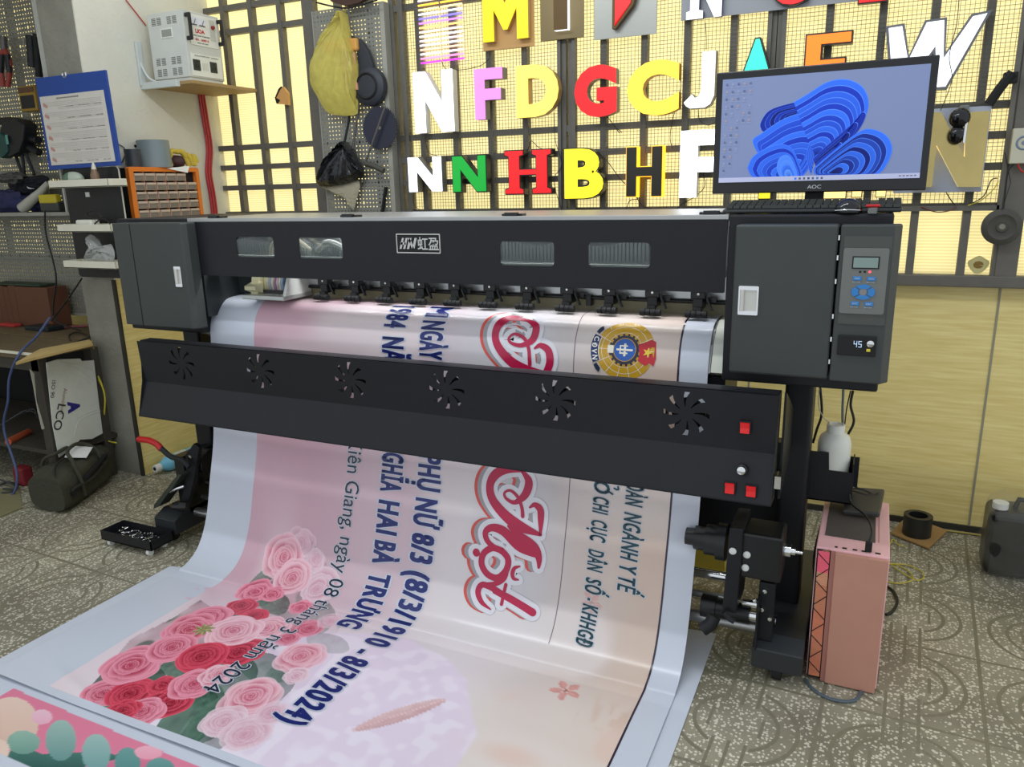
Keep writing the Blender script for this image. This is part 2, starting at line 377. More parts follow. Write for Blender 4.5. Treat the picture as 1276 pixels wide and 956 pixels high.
for z in (.98, 1.04, 1.10, 1.19, 1.25, 1.30): MB().bx(-.0875, -.084, 2.128, 2.134, z, z+.012).build('hinge', CHROME, rd)
# control panel
Yc = 2.13
rp = MB().bx(-.073, .036, Yc-.002, Yc+.001, 1.088, 1.31).build('recessed_strip', K('warm_grey_plastic', (74, 76, 72), .5), rc)
vs, fs = plate([rrect(-.0725, .0315, 1.116, 1.281, .006)], .0015)
kp = MB().add([(v[0], Yc-.0035-v[2], v[1]) for v in vs], fs).build('keypad', K('keypad_grey', (112, 114, 110), .45), rc)
def kq(x, y): p = on(1040+x*.1674, 300+y*.1674, 1, Yc-.005); return p[0], p[2]
a = kq(135, 115); b = kq(330, 212)
MB().bx(a[0], b[0], Yc-.0065, Yc-.005, b[1], a[1]).build('display_frame', MATTE, kp, bevel=.001)
mb = MB().bx(a[0]+.003, b[0]-.003, Yc-.0075, Yc-.0065, b[1]+.003, a[1]-.003)
MB.build(mb, 'display', K('lcd_green_grey', (120, 140, 134), .2, emis=.12), kp)
mb = MB()
for k in range(3): wall_text(mb, ('PRINT READY', 'C M Y K  45', 'ONLINE')[k], a[0]+.005, a[0]+.02+.003*(3-k), a[1]-.010-.006*k, a[1]-.0065-.006*k, Yc-.0077)
mb.bx(0, 0, 0, 0, 0, 0)
BLUE = K('blue_key', (44, 126, 196), .35)
for (x, y) in ((168, 281), (274, 284), (152, 467), (255, 472)):
    c = kq(x, y); MB().bx(c[0]-.010, c[0]+.010, Yc-.0075, Yc-.005, c[1]-.0052, c[1]+.0052).build('key', BLUE, kp, bevel=.001)
    m2 = MB(); wall_text(m2, 'MENU' if y < 300 else 'ESC', c[0]-.006, c[0]+.006, c[1]-.002, c[1]+.002, Yc-.0078); wall_text(m2, 'ENTER', c[0]-.010, c[0]+.008, c[1]-.0105, c[1]-.0075, Yc-.0055)
    m2.build('key_lettering', K('pale_print', (190, 205, 215), .5), kp)
c = kq(212, 382)
for q in range(4):
    mb = MB(); pts = []
    for k in range(9):
        t = math.radians(q*90-40+80*k/8); pts.append((c[0]+.0275*math.cos(t), c[1]+.019*math.sin(t)))
    for k in range(8, -1, -1):
        t = math.radians(q*90-40+80*k/8); pts.append((c[0]+.0115*math.cos(t), c[1]+.0085*math.sin(t)))
    mb.prism(pts, 1, Yc-.0075, Yc-.005).build('arrow_key', BLUE, kp)
MB().lathe([(0, 0), (.009, 0), (.009, .002), (0, .002)], (c[0], Yc-.005, c[1]), (0, -1, 0), 16).build('centre_key', K('mid_grey', (130, 130, 130), .5), kp)
for x, m_ in ((190, MATTE), (225, MATTE), (262, K('red_led', (255, 60, 70), .3, emis=3))):
    c = kq(x, 232); MB().lathe([(0, 0), (.0028, 0), (.002, .0022), (0, .0024)], (c[0], Yc-.005, c[1]), (0, -1, 0), 10).build('indicator', m_, kp)
tp = MB().bx(-.069, .0215, Yc-.006, Yc, 1.0065, 1.0595).build('temperature_controller', MATTE, rc, bevel=.002)
mb = MB()
def seg7(ch, x, z, w, h):
    S = {'4': 'bcfg', '5': 'acdfg'}[ch]; t = w*.18
    R = {'a': (0, w, h-t, h), 'd': (0, w, 0, t), 'g': (0, w, h/2-t/2, h/2+t/2), 'f': (0, t, h/2, h), 'b': (w-t, w, h/2, h), 'e': (0, t, 0, h/2), 'c': (w-t, w, 0, h/2)}
    for s_ in S: a_ = R[s_]; mb.bx(x+a_[0], x+a_[1], Yc-.0072, Yc-.006, z+a_[2], z+a_[3])
seg7('4', -.031, 1.030, .008, .016); seg7('5', -.020, 1.030, .008, .016)
mb.build('digits', K('digit_glow', (170, 190, 215), .4, emis=.8), tp)
MB().lathe([(0, 0), (.009, 0), (.0085, .006), (.006, .0075), (0, .0075)], (.008, Yc-.006, 1.041), (0, -1, 0), 18).build('knob', CHROME, tp, smooth=True)
MB().bx(0, .009, Yc-.0075, Yc-.006, 1.020, 1.027).build('yellow_mark', K('yellow_print', (230, 210, 60), .5), tp)
# print bay
MB().bx(-2.40, -.372, 2.47, 2.48, 1.0, 1.348).build('bay_back_panel', K('bay_grey', (120, 124, 124), .45, .3), P)
MB().bx(-2.40, -.372, 2.42, 2.47, 1.093, 1.165).build('rail_beam', K('satin_aluminium', (210, 212, 212), .35, .6), P, bevel=.002)
MB().bx(-2.40, -.372, 2.428, 2.47, 1.0, 1.093).build('platen_back', K('khaki_sheet', (150, 142, 110), .5), P)
sh = MB().tube([(-2.05, 2.41, 1.088), (-.372, 2.41, 1.088)], .0065, 10).build('roller_shaft', DARK, P, smooth=True)
for px in (381, 735): 
    x = on(px, 373, 1, 2.41)[0]; MB().bx(x-.008, x+.008, 2.395, 2.425, 1.062, 1.098).build('shaft_clip', DARK, sh)
mb = MB()
for k in range(150): mb.bx(-2.3+k*.0125, -2.3+k*.0125+.009, 2.33, 2.37, 1.215, 1.27+.01*math.sin(k*.35))
mb.build('cable_chain', K('chain_grey', (92, 96, 96), .5), P)
MB().bx(-2.38, -.39, 2.26, 2.30, 1.195, 1.208).build('bay_light_rail', K('rail_white', (226, 230, 222), .4), P)
MB().bx(-2.40, -2.19, 2.40, 2.43, 1.05, 1.147).bx(-2.40, -2.37, 2.22, 2.45, .98, 1.147).build('left_bay_plate', K('bay_dark', (44, 48, 50), .4), P, bevel=.002)
MB().bx(-2.075, -2.0, 2.30, 2.36, 1.17, 1.30).build('bright_bay_block', WHITE, P, bevel=.01)  # white block added to stand for the bright reflection behind the windows
MB().tube([(-2.10, 2.30, 1.20), (-2.06, 2.29, 1.27), (-1.98, 2.29, 1.29), (-1.9, 2.3, 1.24)], .008, 8, sm=True).build('bright_bay_tube', K('bay_tube_pale', (206, 200, 170), .3), P, smooth=True)  # pale tube added for the bright look behind the first window
MB().tube([(-1.86, 2.29, 1.24), (-1.80, 2.28, 1.27), (-1.74, 2.29, 1.25), (-1.70, 2.30, 1.22)], .012, 8, sm=True).build('bright_bay_tube', WHITE, P, smooth=True)  # white tube added for the bright look behind the second window
# pinch rollers
def pinch(x, first=None):
    Y = 2.36
    a = thing('x', (0, 0, 0)) if 0 else None
    b = MB(); b.bx(x-.018, x+.014, Y, Y+.05, 1.072, 1.112); b.bx(x-.024, x+.022, Y-.006, Y+.03, 1.104, 1.126); b.bx(x-.016, x+.012, Y-.012, Y+.01, 1.062, 1.08)
    o = b.build('pinch_roller', DARK, P, bevel=.003)
    r = MB()
    for k in range(4): r.tube([(x-.034+k*.0165, Y-.016, 1.0585), (x-.034+k*.0165+.0145, Y-.016, 1.0585)], .0115, 12)
    r.build('rubber_wheel', MATTE, o, smooth=True)
    MB().prism([(x+.018, 1.115), (x+.024, 1.115), (x+.044, 1.068), (x+.038, 1.068)], 1, Y+.002, Y+.012).bx(x+.02, x+.05, Y+.02, Y+.04, 1.092, 1.106).build('lever', DARK, o)
    MB().lathe([(0, 0), (.004, 0), (.003, .001), (0, .001)], (x, Y-.0065, 1.119), (0, -1, 0), 8).build('rivet', WHITE, o)
for px in (404, 442.6, 482, 524, 567, 611, 657, 707, 759, 813, 870): pinch(on(px, 364+(px-404)*.042, 1, 2.36)[0])
# print carriage
cg = MB()
x0, x1 = -2.205, -2.02
cg.prism([(2.25, 1.052), (2.42, 1.052), (2.42, 1.068), (2.25, 1.068)], 0, x0-.01, x1+.01)
cg_o = cg.build('print_carriage', K('carriage_silver', (196, 198, 194), .3, .5), P, bevel=.003)
MB().prism([(2.27, 1.068), (2.30, 1.135), (2.34, 1.16), (2.42, 1.16), (2.42, 1.068)], 0, x1-.008, x1+.006).build('carriage_cheek', WHITE, cg_o)
MB().prism([(2.29, 1.068), (2.31, 1.16), (2.42, 1.16), (2.42, 1.068)], 0, x0, x0+.035).prism([(2.27, 1.085), (2.27, 1.10), (2.31, 1.112), (2.31, 1.07)], 0, x0-.01, x0+.045).build('carriage_cheek', CREAM, cg_o)
for k in range(9):
    c_ = ((212, 204, 150), (190, 186, 170), (150, 160, 168), (200, 196, 190), (150, 110, 130), (196, 180, 186), (206, 204, 196), (140, 164, 196), (60, 70, 92))[k]
    MB().tube([(x0+.045+k*.0125, 2.33, 1.075), (x0+.045+k*.0125, 2.325, 1.11), (x0+.045+k*.0125, 2.35, 1.17)], .0055, 8).build('ink_tube', K('ink_tube_%d' % k, c_, .3), cg_o, smooth=True)
MB().bx(x0+.04, x1-.03, 2.31, 2.40, 1.068, 1.082).build('head_block', DARK, cg_o)
# media platen under the banner
prof = [(2.50, 1.047), (2.36, 1.042), (2.31, 1.028), (2.27, .985), (2.25, .925), (2.242, .86), (2.205, .514), (2.15, .306), (2.113, .18), (2.068, .088), (2.015, .035), (1.95, .011), (1.86, .004), (1.22, .004), (.45, .004)]
nose = [(2.50, 1.042), (2.36, 1.037), (2.318, 1.022), (2.279, .98), (2.258, .925), (2.25, .90), (2.30, .88), (2.50, .88)]
def nose_(x0, x1, m_, d=0): return MB().prism([(a+ (d if a < 2.4 else 0), b-(d if b > .9 else 0)) for a, b in nose], 0, x0, x1).build('platen', m_, P)
nose_(-2.40, -.415, ALU)
MB().prism([(a-.004, b+.004) for a, b in nose], 0, -2.452, -2.401).build('platen_end_cap', K('warm_grey_metal', (150, 147, 138), .4, .4), P)
MB().prism([(a-.004, b+.004) for a, b in nose], 0, -.412, -.373).build('platen_end_cap', K('ivory_plastic', (222, 224, 210), .4), P)
MB().bx(-2.40, -.372, 2.27, 2.5, .66, .885).build('front_apron', BLACK, P)
mb = MB()
for k in range(16): mb.bx(-.418, -.385, 2.235, 2.25, .845-k*.007, .848-k*.007)
mb.build('drag_chain', MATTE, P)
# dryer bar
DY = ((2.040, .905), (2.050, .742), (2.0, .610)); DX0, DX1 = -2.572, -.197
L1 = math.hypot(DY[1][0]-DY[0][0], DY[1][1]-DY[0][1]); L2 = math.hypot(DY[2][0]-DY[1][0], DY[2][1]-DY[1][1])
fans = [on(px, py, 1, 2.045)[0] for px, py in ((227, 456), (325, 467), (437, 478), (557, 490), (692, 505), (855, 521))]
loops = [[(DX0, 0), (DX1, 0), (DX1, L1), (DX0, L1)]]
fz = .089
for fx in fans:
    for k in range(8):
        lp = []
        for q in range(6):
            rr = .022+.042*q/5; t = math.radians(45*k+8-10*(q/5)**2); lp.append((rr, t+.05+.06*q/5))
        for q in range(5, -1, -1):
            rr = .022+.042*q/5; t = math.radians(45*k+8-10*(q/5)**2); lp.append((rr, t-.05-.07*q/5))
        loops.append([(fx+r_*math.cos(t_), fz+r_*math.sin(t_)) for r_, t_ in lp])
vs, fs = plate(loops, .001)
def dmap(v, h_): 
    f_ = v/L1; return DY[0][0]+(DY[1][0]-DY[0][0])*f_-h_, DY[0][1]+(DY[1][1]-DY[0][1])*f_
mb = MB().add([(v[0], *dmap(L1-v[1], v[2])) for v in vs], fs)
t_ = .003
def strip(a, b): mb.prism([a, b, (b[0]+t_, b[1]+.0), (a[0]+t_, a[1]+.0)], 0, DX0, DX1)
strip(DY[1], DY[2]); mb.bx(DX0, DX1, 2.055, 2.105, .901, .905)
mb.prism([(2.0, .610), (2.07, .600), (2.07, .604), (2.0, .614)], 0, DX0, DX1)
dr = mb.build('dryer_bar', BLACK, P)
for x in (DX0, DX1):
    MB().prism([(2.055, .905), (2.105, .905), (2.105, .80), (2.085, .602), (2.0, .61), (2.038, .745)], 0, x-.0015, x+.0015).build('dryer_end_plate', BLACK, dr)
for fx in fans:
    MB().lathe([(.0, .0), (.017, 0), (.017, .012), (0, .012)], (fx, 2.055, .819), (0, 1, 0), 16).bx(fx-.062, fx-.056, 2.06, 2.08, .77, .868).lathe([(0, .02), (.048, .02), (.048, .024), (0, .024)], (fx, 2.055, .822), (0, 1, 0), 20).build('cooling_fan', DARK, dr)
def rocker(px, py):
    p = on(px, py, 1, 2.0+ (2.038-2.0)*max(0, min(1, (on(px, py, 1, 2.03)[2]-.61)/.135)) )
    o = MB().bx(p[0]-.0155, p[0]+.0155, p[1]-.004, p[1]+.004, p[2]-.0175, p[2]+.0175).build('power_switch', MATTE, dr, bevel=.001)
    MB().prism([(p[1]-.012, p[2]+.0145), (p[1]-.005, p[2]), (p[1]-.007, p[2]-.0145), (p[1]+.002, p[2]-.0145), (p[1]+.002, p[2]+.0145)], 0, p[0]-.012, p[0]+.012).build('rocker', K('lit_red_rocker', (206, 24, 26), .25, emis=.25), o)
for q in ((928.5, 533), (909.5, 608), (936, 612)): rocker(*q)
p = on(925, 585, 1, 2.02)
kn = MB().lathe([(0, 0), (.016, 0), (.015, .012), (.012, .014)], (p[0], p[1], p[2]), (0, -1, .15), 20).build('speed_dial', DARK, dr, smooth=True)
MB().lathe([(.011, .012), (.011, .022), (.009, .023), (0, .023)], (p[0], p[1], p[2]), (0, -1, .15), 20).build('dial_cap', CHROME, kn, smooth=True)
for x in (-.188, -2.585):
    MB().prism([(2.10, .90), (2.37, .78), (2.37, .66), (2.09, .60)], 0, x, x+.006).build('dryer_bracket', BLACK, P)
MB().bx(-.192, -.176, 2.02, 2.06, .655, .69).build('bracket_screw', CHROME, P)
# legs, feet, beams
mb = MB().bx(-.212, -.131, 2.37, 2.50, .125, .90).build('post', BLACK, P, bevel=.012, seg=4)
MB().bx(-2.70, -2.605, 2.37, 2.50, .125, .92).build('post', BLACK, P, bevel=.012, seg=4)
def foot(x0, x1):
    f_ = MB().prism([(2.115, .045), (2.115, .108), (2.17, .135), (2.78, .135), (2.84, .108), (2.84, .045)], 0, x0, x1).build('foot', K('foot_grey', (44, 47, 50), .4), P, bevel=.003)
    for y in (2.15, 2.79):
        MB().tube([((x0+x1)/2-.014, y, .024), ((x0+x1)/2+.014, y, .024)], .024, 16).bx((x0+x1)/2-.02, (x0+x1)/2+.02, y-.018, y+.018, .036, .05).build('caster', MATTE, f_, smooth=True)
foot(-.234, -.092); foot(-2.722, -2.60)
MB().bx(-2.605, -.21, 2.50, 2.53, .27, .60).build('back_beam', BLACK, P)
MB().bx(-2.605, -.21, 2.40, 2.45, .62, .66).build('front_beam', BLACK, P)
# take-up shafts and drive unit at the right leg
MB().tube([(-2.58, 2.30, .222), (-.30, 2.30, .222)], .016, 14).build('take_up_shaft', CHROME, P, smooth=True)
MB().tube([(-2.58, 2.26, .17), (-.30, 2.26, .17)], .012, 14).build('guide_rod', STEEL, P, smooth=True)
MB().tube([(-2.58, 2.22, .115), (-.23, 2.22, .115)], .020, 14).build('dancer_bar', STEEL, P, smooth=True)
def P2(x, y, Y=2.1):  p = on(855+x*.157, 640+y*.157, 1, Y); return p[0], p[2]
g = P2(430, 180); h_ = P2(745, 590)
mo = MB().bx(g[0], h_[0], 2.10, 2.22, h_[1]+.01, g[1]+.012).build('take_up_motor', DARK, P, bevel=.008)
a = P2(335, 110, 2.09); b = P2(430, 160, 2.09)
pl = [P2(345, 115, 2.085), P2(455, 125, 2.085), P2(430, 440, 2.085), P2(395, 800, 2.085), P2(285, 770, 2.085), P2(325, 330, 2.085)]
MB().prism(pl, 1, 2.085, 2.24).build('motor_bracket', BLACK, mo, bevel=.003)
for x, y in ((367, 305), (474, 350), (461, 453)):
    c = P2(x, y, 2.08); MB().lathe([(0, 0), (.0105, 0), (.0105, .004), (.008, .006), (0, .006)], (c[0], 2.088 if x < 400 else 2.10, c[1]), (0, -1, 0), 16).build('white_bolt', WHITE, mo, smooth=True)
c = P2(300, 215, 2.16)
MB().lathe([(.0, -.112), (.026, -.112), (.026, -.085), (.036, -.085), (.036, -.052), (.046, -.052), (.046, -.018), (.056, -.018), (.056, .01), (0, .01)], (c[0], 2.16, c[1]-.004), (1, 0, 0), 24).build('tube_flange', DARK, mo, smooth=True)
c = P2(745, 285, 2.16)
MB().lathe([(.02, 0), (.02, .018), (.012, .018), (.012, .03), (.006, .03), (.006, .05), (0, .05)], (h_[0], 2.16, c[1]), (1, 0, 0), 16).build('shaft_nut', CHROME, mo, smooth=True)
c = P2(240, 745, 2.2)
MB().lathe([(.0, -.045), (.036, -.045), (.036, .0), (.03, .0), (.03, .10), (.0, .10)], (c[0], 2.20, c[1]), (1, 0, 0), 20).build('clamp_roller', DARK, mo, smooth=True)
c1 = P2(470, 800, 2.2); MB().tube([(c1[0]-.01, 2.2, c1[1]), (c1[0]+.09, 2.2, c1[1])], .017, 14).tube([(c1[0]-.01, 2.2, c1[1]+.04), (c1[0]+.04, 2.2, c1[1]+.04)], .012, 14).build('bright_shaft', CHROME, mo, smooth=True)
MB().bx(P2(560, 700)[0], P2(560, 700)[0]+.045, 2.14, 2.16, .125, P2(600, 600)[1]).bx(P2(560, 700)[0]-.0, P2(560, 700)[0]+.006, 2.10, 2.2, .11, P2(600, 700)[1]).build('mounting_arm', BLACK, mo, bevel=.002)
for x, y in ((600, 770), (545, 700), (662, 845), (623, 625)):
    c = P2(x, y, 2.13); MB().lathe([(0, 0), (.007, 0), (.006, .008), (0, .009)], (c[0], 2.14, c[1]), (0, -1, 0), 10).build('screw', CHROME, mo, smooth=True)
mb = MB().tube([on(890, 768, 1, 2.08), on(885, 778, 1, 2.07), on(875, 785, 1, 2.06)], .02, 10).tube([on(902, 763, 1, 2.07), on(910, 772, 1, 2.07), on(915, 775, 1, 2.07)], .008, 8)
mb.build('clamp_lever', BLACK, mo, smooth=True)
# left take-up mount with lever
lm = MB().bx(-2.655, -2.60, 2.20, 2.42, .11, .37).lathe([(0, -.01), (.045, -.01), (.055, .0), (.055, .1), (0, .1)], (-2.60, 2.26, .34), (1, 0, 0), 20).build('left_tube_mount', DARK, P, bevel=.004)
pts = [on(x, y, 1, 2.18) for x, y in ((241, 553), (248, 558), (241, 600), (233, 632), (225, 630), (231, 590), (235, 562))]
MB().prism([(p[0], p[2]) for p in pts], 1, 2.18, 2.20).build('clamp_plate', BLACK, lm, bevel=.002)
c = on(237, 569.5, 1, 2.178); MB().lathe([(0, 0), (.009, 0), (.008, .004), (0, .005)], c, (0, -1, 0), 14).build('pivot_bolt', CHROME, lm, smooth=True)
lv = MB().tube([on(x, y, 1, 2.16) for x, y in ((236, 582), (226, 573), (213, 569), (201, 559))], .0115, 12, sm=True).build('lever_arm', BLACK, lm, smooth=True)
MB().tube([on(x, y, 1, 2.16) for x, y in ((201, 560), (196, 554), (186, 549), (174, 547.5))], .0135, 12, sm=True).ball(on(174, 547.5, 1, 2.16), .0135).build('red_grip', RED, lv, smooth=True)
pts = [on(x, y, 1, 2.14) for x, y in ((191, 634), (197, 632), (226, 592), (222, 591), (192, 629))]
MB().prism([(p[0], p[2]) for p in pts], 1, 2.14, 2.2).build('stop_plate', K('dark_olive_sheet', (52, 58, 48), .5), lm)
MB().tube([on(212, 612, 1, 2.15), on(230, 606, 1, 2.17)], .008, 8).build('spring_pin', CHROME, lm)
MB().lathe([(0, -.03), (.018, -.03), (.022, 0), (.018, .03), (0, .03)], on(225, 631, 1, 2.15), (1, .4, 0), 10).build('clamp_knob', DARK, lm)

# ------------------------------------------------------------------ the printed banner
_pf = [Vector((0, a, b)) for a, b in prof]
_pp = np.array([(p.y, max(p.z, .003)) for p in smooth_path(_pf, 10)])
_ss = np.concatenate([[0], np.cumsum(np.hypot(*np.diff(_pp, axis=0).T))])
def sm(a, b, v): t = np.clip((v-a)/(b-a), 0, 1); return t*t*(3-2*t)
def bpos(x, s, h=0.0):
    """banner coordinates (across, along) -> world; arrays allowed"""
    x = np.asarray(x, float); s = np.asarray(s, float)
    y = np.interp(s, _ss, _pp[:, 0]); z = np.interp(s, _ss, _pp[:, 1]); e = .004
    dy = np.interp(s+e, _ss, _pp[:, 0])-np.interp(s-e, _ss, _pp[:, 0]); dz = np.interp(s+e, _ss, _pp[:, 1])-np.interp(s-e, _ss, _pp[:, 1])
    l = np.hypot(dy, dz)+1e-9; ny, nz = dz/l, -dy/l
    fl = sm(1.25, 1.6, s)
    # soft waves where the sheet lies on the floor, and a shallow fold
    w = fl*(.0022*(np.sin(x*7+s*3)+np.sin(s*11+x*2.3)+1.6*np.sin(x*3.1-s*5+1))+.0085)
    w = w+fl*.004*np.exp(-((s-2.0-.25*(x+2.1))/.02)**2)*np.exp(-((x+2.05)/.15)**2)
    up = np.clip((s-.45)/.2, 0, 1)*np.clip((1.25-s)/.3, 0, 1)
    w2 = up*.004*np.sin(x*5+s*2)
    return np.stack([x+0*y, y+ny*(h+w2), np.maximum(z+nz*(h+w2)+w, .001+h)], -1)
def bs(px, py):
    d = ray(px, py); best = None
    for i in range(len(_pp)-1):
        y0, z0 = _pp[i]; y1, z1 = _pp[i+1]; ny, nz = z1-z0, -(y1-y0); q = d[1]*ny+d[2]*nz
        if abs(q) < 1e-12: continue
        t = (y0*ny+(z0-CH)*nz)/q; yy = t*d[1]; zz = CH+t*d[2]; L2_ = (y1-y0)**2+(z1-z0)**2
        a = ((yy-y0)*(y1-y0)+(zz-z0)*(z1-z0))/L2_
        if -.001 <= a <= 1.001 and t > 0 and (best is None or t < best[0]): best = (t, t*d[0], _ss[i]+a*math.sqrt(L2_))
    return best[1], best[2]
BX0, BX1, PX0, PX1, SEND = -2.40, -.42, -2.172, -.508, 2.062
def axis_steps(a, b, fa, fb, fine, coarse):
    o = list(np.arange(a, fa, coarse))+list(np.arange(fa, fb, fine))+list(np.arange(fb, b, coarse))+[b]
    return np.array(sorted(set(np.round(o, 5))))
gx = np.unique(np.concatenate([axis_steps(BX0, BX1, -2.13, -1.42, .0026, .007), [PX0-.0005, PX0+.0005]]))
gs = np.unique(np.concatenate([axis_steps(.02, SEND, .98, 2.03, .0026, .008), [2.034, 2.036]]))
GX, GS = np.meshgrid(gx, gs); 
def sm(a, b, v): t = np.clip((v-a)/(b-a), 0, 1); return t*t*(3-2*t)
def nz2(X, Y, f, seed=0):
    """smooth value noise"""
    r = np.random.default_rng(seed).random((64, 64)); x = X*f+100; y = Y*f+100; xi = np.floor(x).astype(int); yi = np.floor(y).astype(int)
    fx = x-xi; fy = y-yi; fx = fx*fx*(3-2*fx); fy = fy*fy*(3-2*fy); g_ = lambda i, j: r[i % 64, j % 64]
    return (g_(xi, yi)*(1-fx)+g_(xi+1, yi)*fx)*(1-fy)+(g_(xi, yi+1)*(1-fx)+g_(xi+1, yi+1)*fx)*fy
C3 = lambda c: np.array(lin(c))
def mixc(A, c, k): return A*(1-k[..., None])+C3(c)*k[..., None]
WHT = (206, 211, 222)
art = np.ones(GX.shape+(3,))*C3((210, 170, 182))
art = mixc(art, (214, 190, 198), sm(-1.95, -1.55, GX)); art = mixc(art, (210, 206, 210), sm(-1.5, -1.1, GX)); art = mixc(art, (212, 196, 188), sm(-1.0, -.75, GX)); art = mixc(art, (216, 192, 176), sm(-.75, -.52, GX))
n1 = nz2(GX, GS, 3.1, 1)*.6+nz2(GX, GS, 8, 2)*.4
art = mixc(art, (212, 176, 188), .45*sm(.45, .7, n1)*sm(-1.35, -1.55, GX)*sm(1.5, 1.2, GS))
art = mixc(art, (236, 226, 224), .6*sm(.5, .8, nz2(GX, GS, 4, 3)))
fade = sm(1.25, 1.6, GS); art = mixc(art, (236, 222, 228), .75*fade*sm(-.9, -1.1, GX)); art = mixc(art, (238, 224, 214), .6*fade*sm(-1.1, -.9, GX))
rr = np.hypot(GX+1.32, (GS-1.86))*(1+.06*(nz2(GX, GS, 14, 5)-.5)); lav = sm(.47, .455, rr)
art = mixc(art, (234, 216, 236), .75*lav); art = mixc(art, (246, 238, 246), .5*lav*sm(.45, .75, nz2(GX, GS, 30, 6)))
bl = sm(.55, .8, nz2(GX, GS*.35, 60, 8))*sm(-.75, -.6, GX)*sm(1.0, 1.1, GS); art = mixc(art, (206, 164, 138), .55*bl*sm(.35, .7, nz2(GX, GS, 6, 9)))
bl = sm(.5, .75, nz2(GX, GS, 8, 10))*sm(1.45, 1.6, GS)*sm(-.95, -.8, GX); art = mixc(art, (232, 200, 184), .7*bl)
# ---- roses
def petals(cx, cs, R, lt, dk, al, seed):
    rg = np.random.default_rng(seed); dx = (GX-cx)/R; ds = (GS-cs)/R
    msk = (np.hypot(dx, ds) < 1.25)
    if not msk.any(): return
    x = dx[msk]; y = ds[msk]; d = np.hypot(x, y); th = np.arctan2(y, x); col = art[msk]; A, B = C3(lt), C3(dk)
    for ring, n in ((1.0, 5), (.86, 5), (.70, 4), (.54, 4), (.40, 3), (.28, 3), (.17, 2), (.09, 2)):
        ph0 = rg.random()*6.28; ox, oy = rg.normal(size=2)*.07*ring; x_ = x-ox; y_ = y-oy; d = np.hypot(x_, y_); th = np.arctan2(y_, x_)
        for k in range(n):
            ph = ph0+k*2*PI/n+rg.normal()*.12; da = (th-ph+PI) % (2*PI)-PI; wd = 2*PI/n*.72
            edge = ring*(1-.20*(np.abs(da)/wd)**2.5-.03*np.cos(da*5+seed)); ins = (d < edge)&(np.abs(da) < wd)
            t = np.clip(d/np.maximum(edge, 1e-3), 0, 1)
            sh = sm(.62, .97, t)*.85+.15; sh = sh*(1-.45*sm(.55, 1, np.abs(da)/wd)); rim = sm(.93, .98, t)
            sh = sh*(.55+.45*min(1, ring+.15)) 
            c = B[None]*(1-sh[:, None])+A[None]*sh[:, None]; c = c*(1-rim[:, None]*.55)+np.minimum(A*1.25+.06, .92)[None]*rim[:, None]*.55
            k_ = (ins*sm(1.0, .97, t))[:, None]*al; col = col*(1-k_)+c*k_
    art[msk] = col
def leaf(cx, cs, L_, Wd, ang, c1, c2, al=1.0):
    ca, sa = math.cos(ang), math.sin(ang); u = ((GX-cx)*ca+(GS-cs)*sa)/L_; v = (-(GX-cx)*sa+(GS-cs)*ca)/Wd
    k = ((np.abs(u) < 1)&(np.abs(v) < (1-u*u)**.8)); q = nz2(u*3, v*2, 2.0, int(abs(cx*1000)) % 97)
    sh = np.clip(.5+.5*v+.6*(q-.5), 0, 1); c = C3(c1)*(1-sh[..., None])+C3(c2)*sh[..., None]; vein = np.abs(v) < .05
    c = np.where(vein[..., None], c*1.3, c); kk = (k*al*sm(1, .85, np.abs(u)))[..., None]; art[:] = art*(1-kk)+c*kk
bq = [(175, 410), (250, 262), (335, 195), (330, 120), (390, 95), (470, 90), (540, 200), (540, 330), (590, 420), (540, 560), (460, 660), (360, 720), (330, 860), (130, 900), (-60, 720), (-220, 760), (-350, 650), (-200, 480), (-40, 400), (60, 330)]
bq = np.array([bs(230+x*.3307, 640+y*.3307) for x, y in bq]); ins = np.zeros(GX.shape, bool); j = len(bq)-1
for i in range(len(bq)):
    (xi, yi), (xj, yj) = bq[i], bq[j]; ins ^= ((yi > GS) != (yj > GS)) & (GX < (xj-xi)*(GS-yi)/(yj-yi+1e-12)+xi); j = i
far_ = sm(-1.98, -1.62, GX+.25*(1.5-GS)); art = mixc(art, (150, 84, 98), ins*(.6-.5*far_)*(.45+.55*nz2(GX, GS, 22, 31))); art = mixc(art, (70, 96, 84), ins*(.8-.6*far_)*sm(.5, .62, nz2(GX, GS, 13, 33)))
z3 = lambda x, y: bs(230+x*.3307, 640+y*.3307)
z2_ = lambda x, y: bs(0+x*.2888, 680+y*.2888)
GD, GL = (38, 70, 60), (96, 130, 112)
for (f_, x, y, L_, Wd, a, al) in ((z3, 340, 340, .10, .05, .6, .8), (z3, 520, 400, .11, .045, 1.0, .45), (z3, 300, 590, .12, .06, .3, .7), (z3, 360, 640, .10, .05, .9, .6), (z3, 540, 500, .10, .05, .2, .35),
        (z2_, 820, 760, .17, .085, 1.2, .95), (z2_, 920, 830, .12, .06, 1.5, .6), (z2_, 760, 520, .10, .045, .3, .9), (z2_, 1000, 320, .09, .05, .3, .9), (z2_, 640, 600, .10, .05, .8, .8), (z2_, 1010, 560, .12, .07, .6, .8), (z2_, 870, 660, .10, .04, .4, .9), (z3, 130, 770, .13, .07, 1.4, .7), (z3, 300, 240, .07, .035, 2, .7), (z3, 480, 170, .06, .03, 1.2, .45), (z2_, 480, 680, .1, .04, .5, .9)):
    c = f_(x, y); leaf(c[0], c[1], L_, Wd, a, GD, GL, al)
LP, MP, DP, VP = ((246, 196, 206), (202, 92, 118)), ((240, 150, 170), (178, 40, 76)), ((222, 74, 98), (132, 14, 40)), ((238, 208, 216), (214, 156, 174))
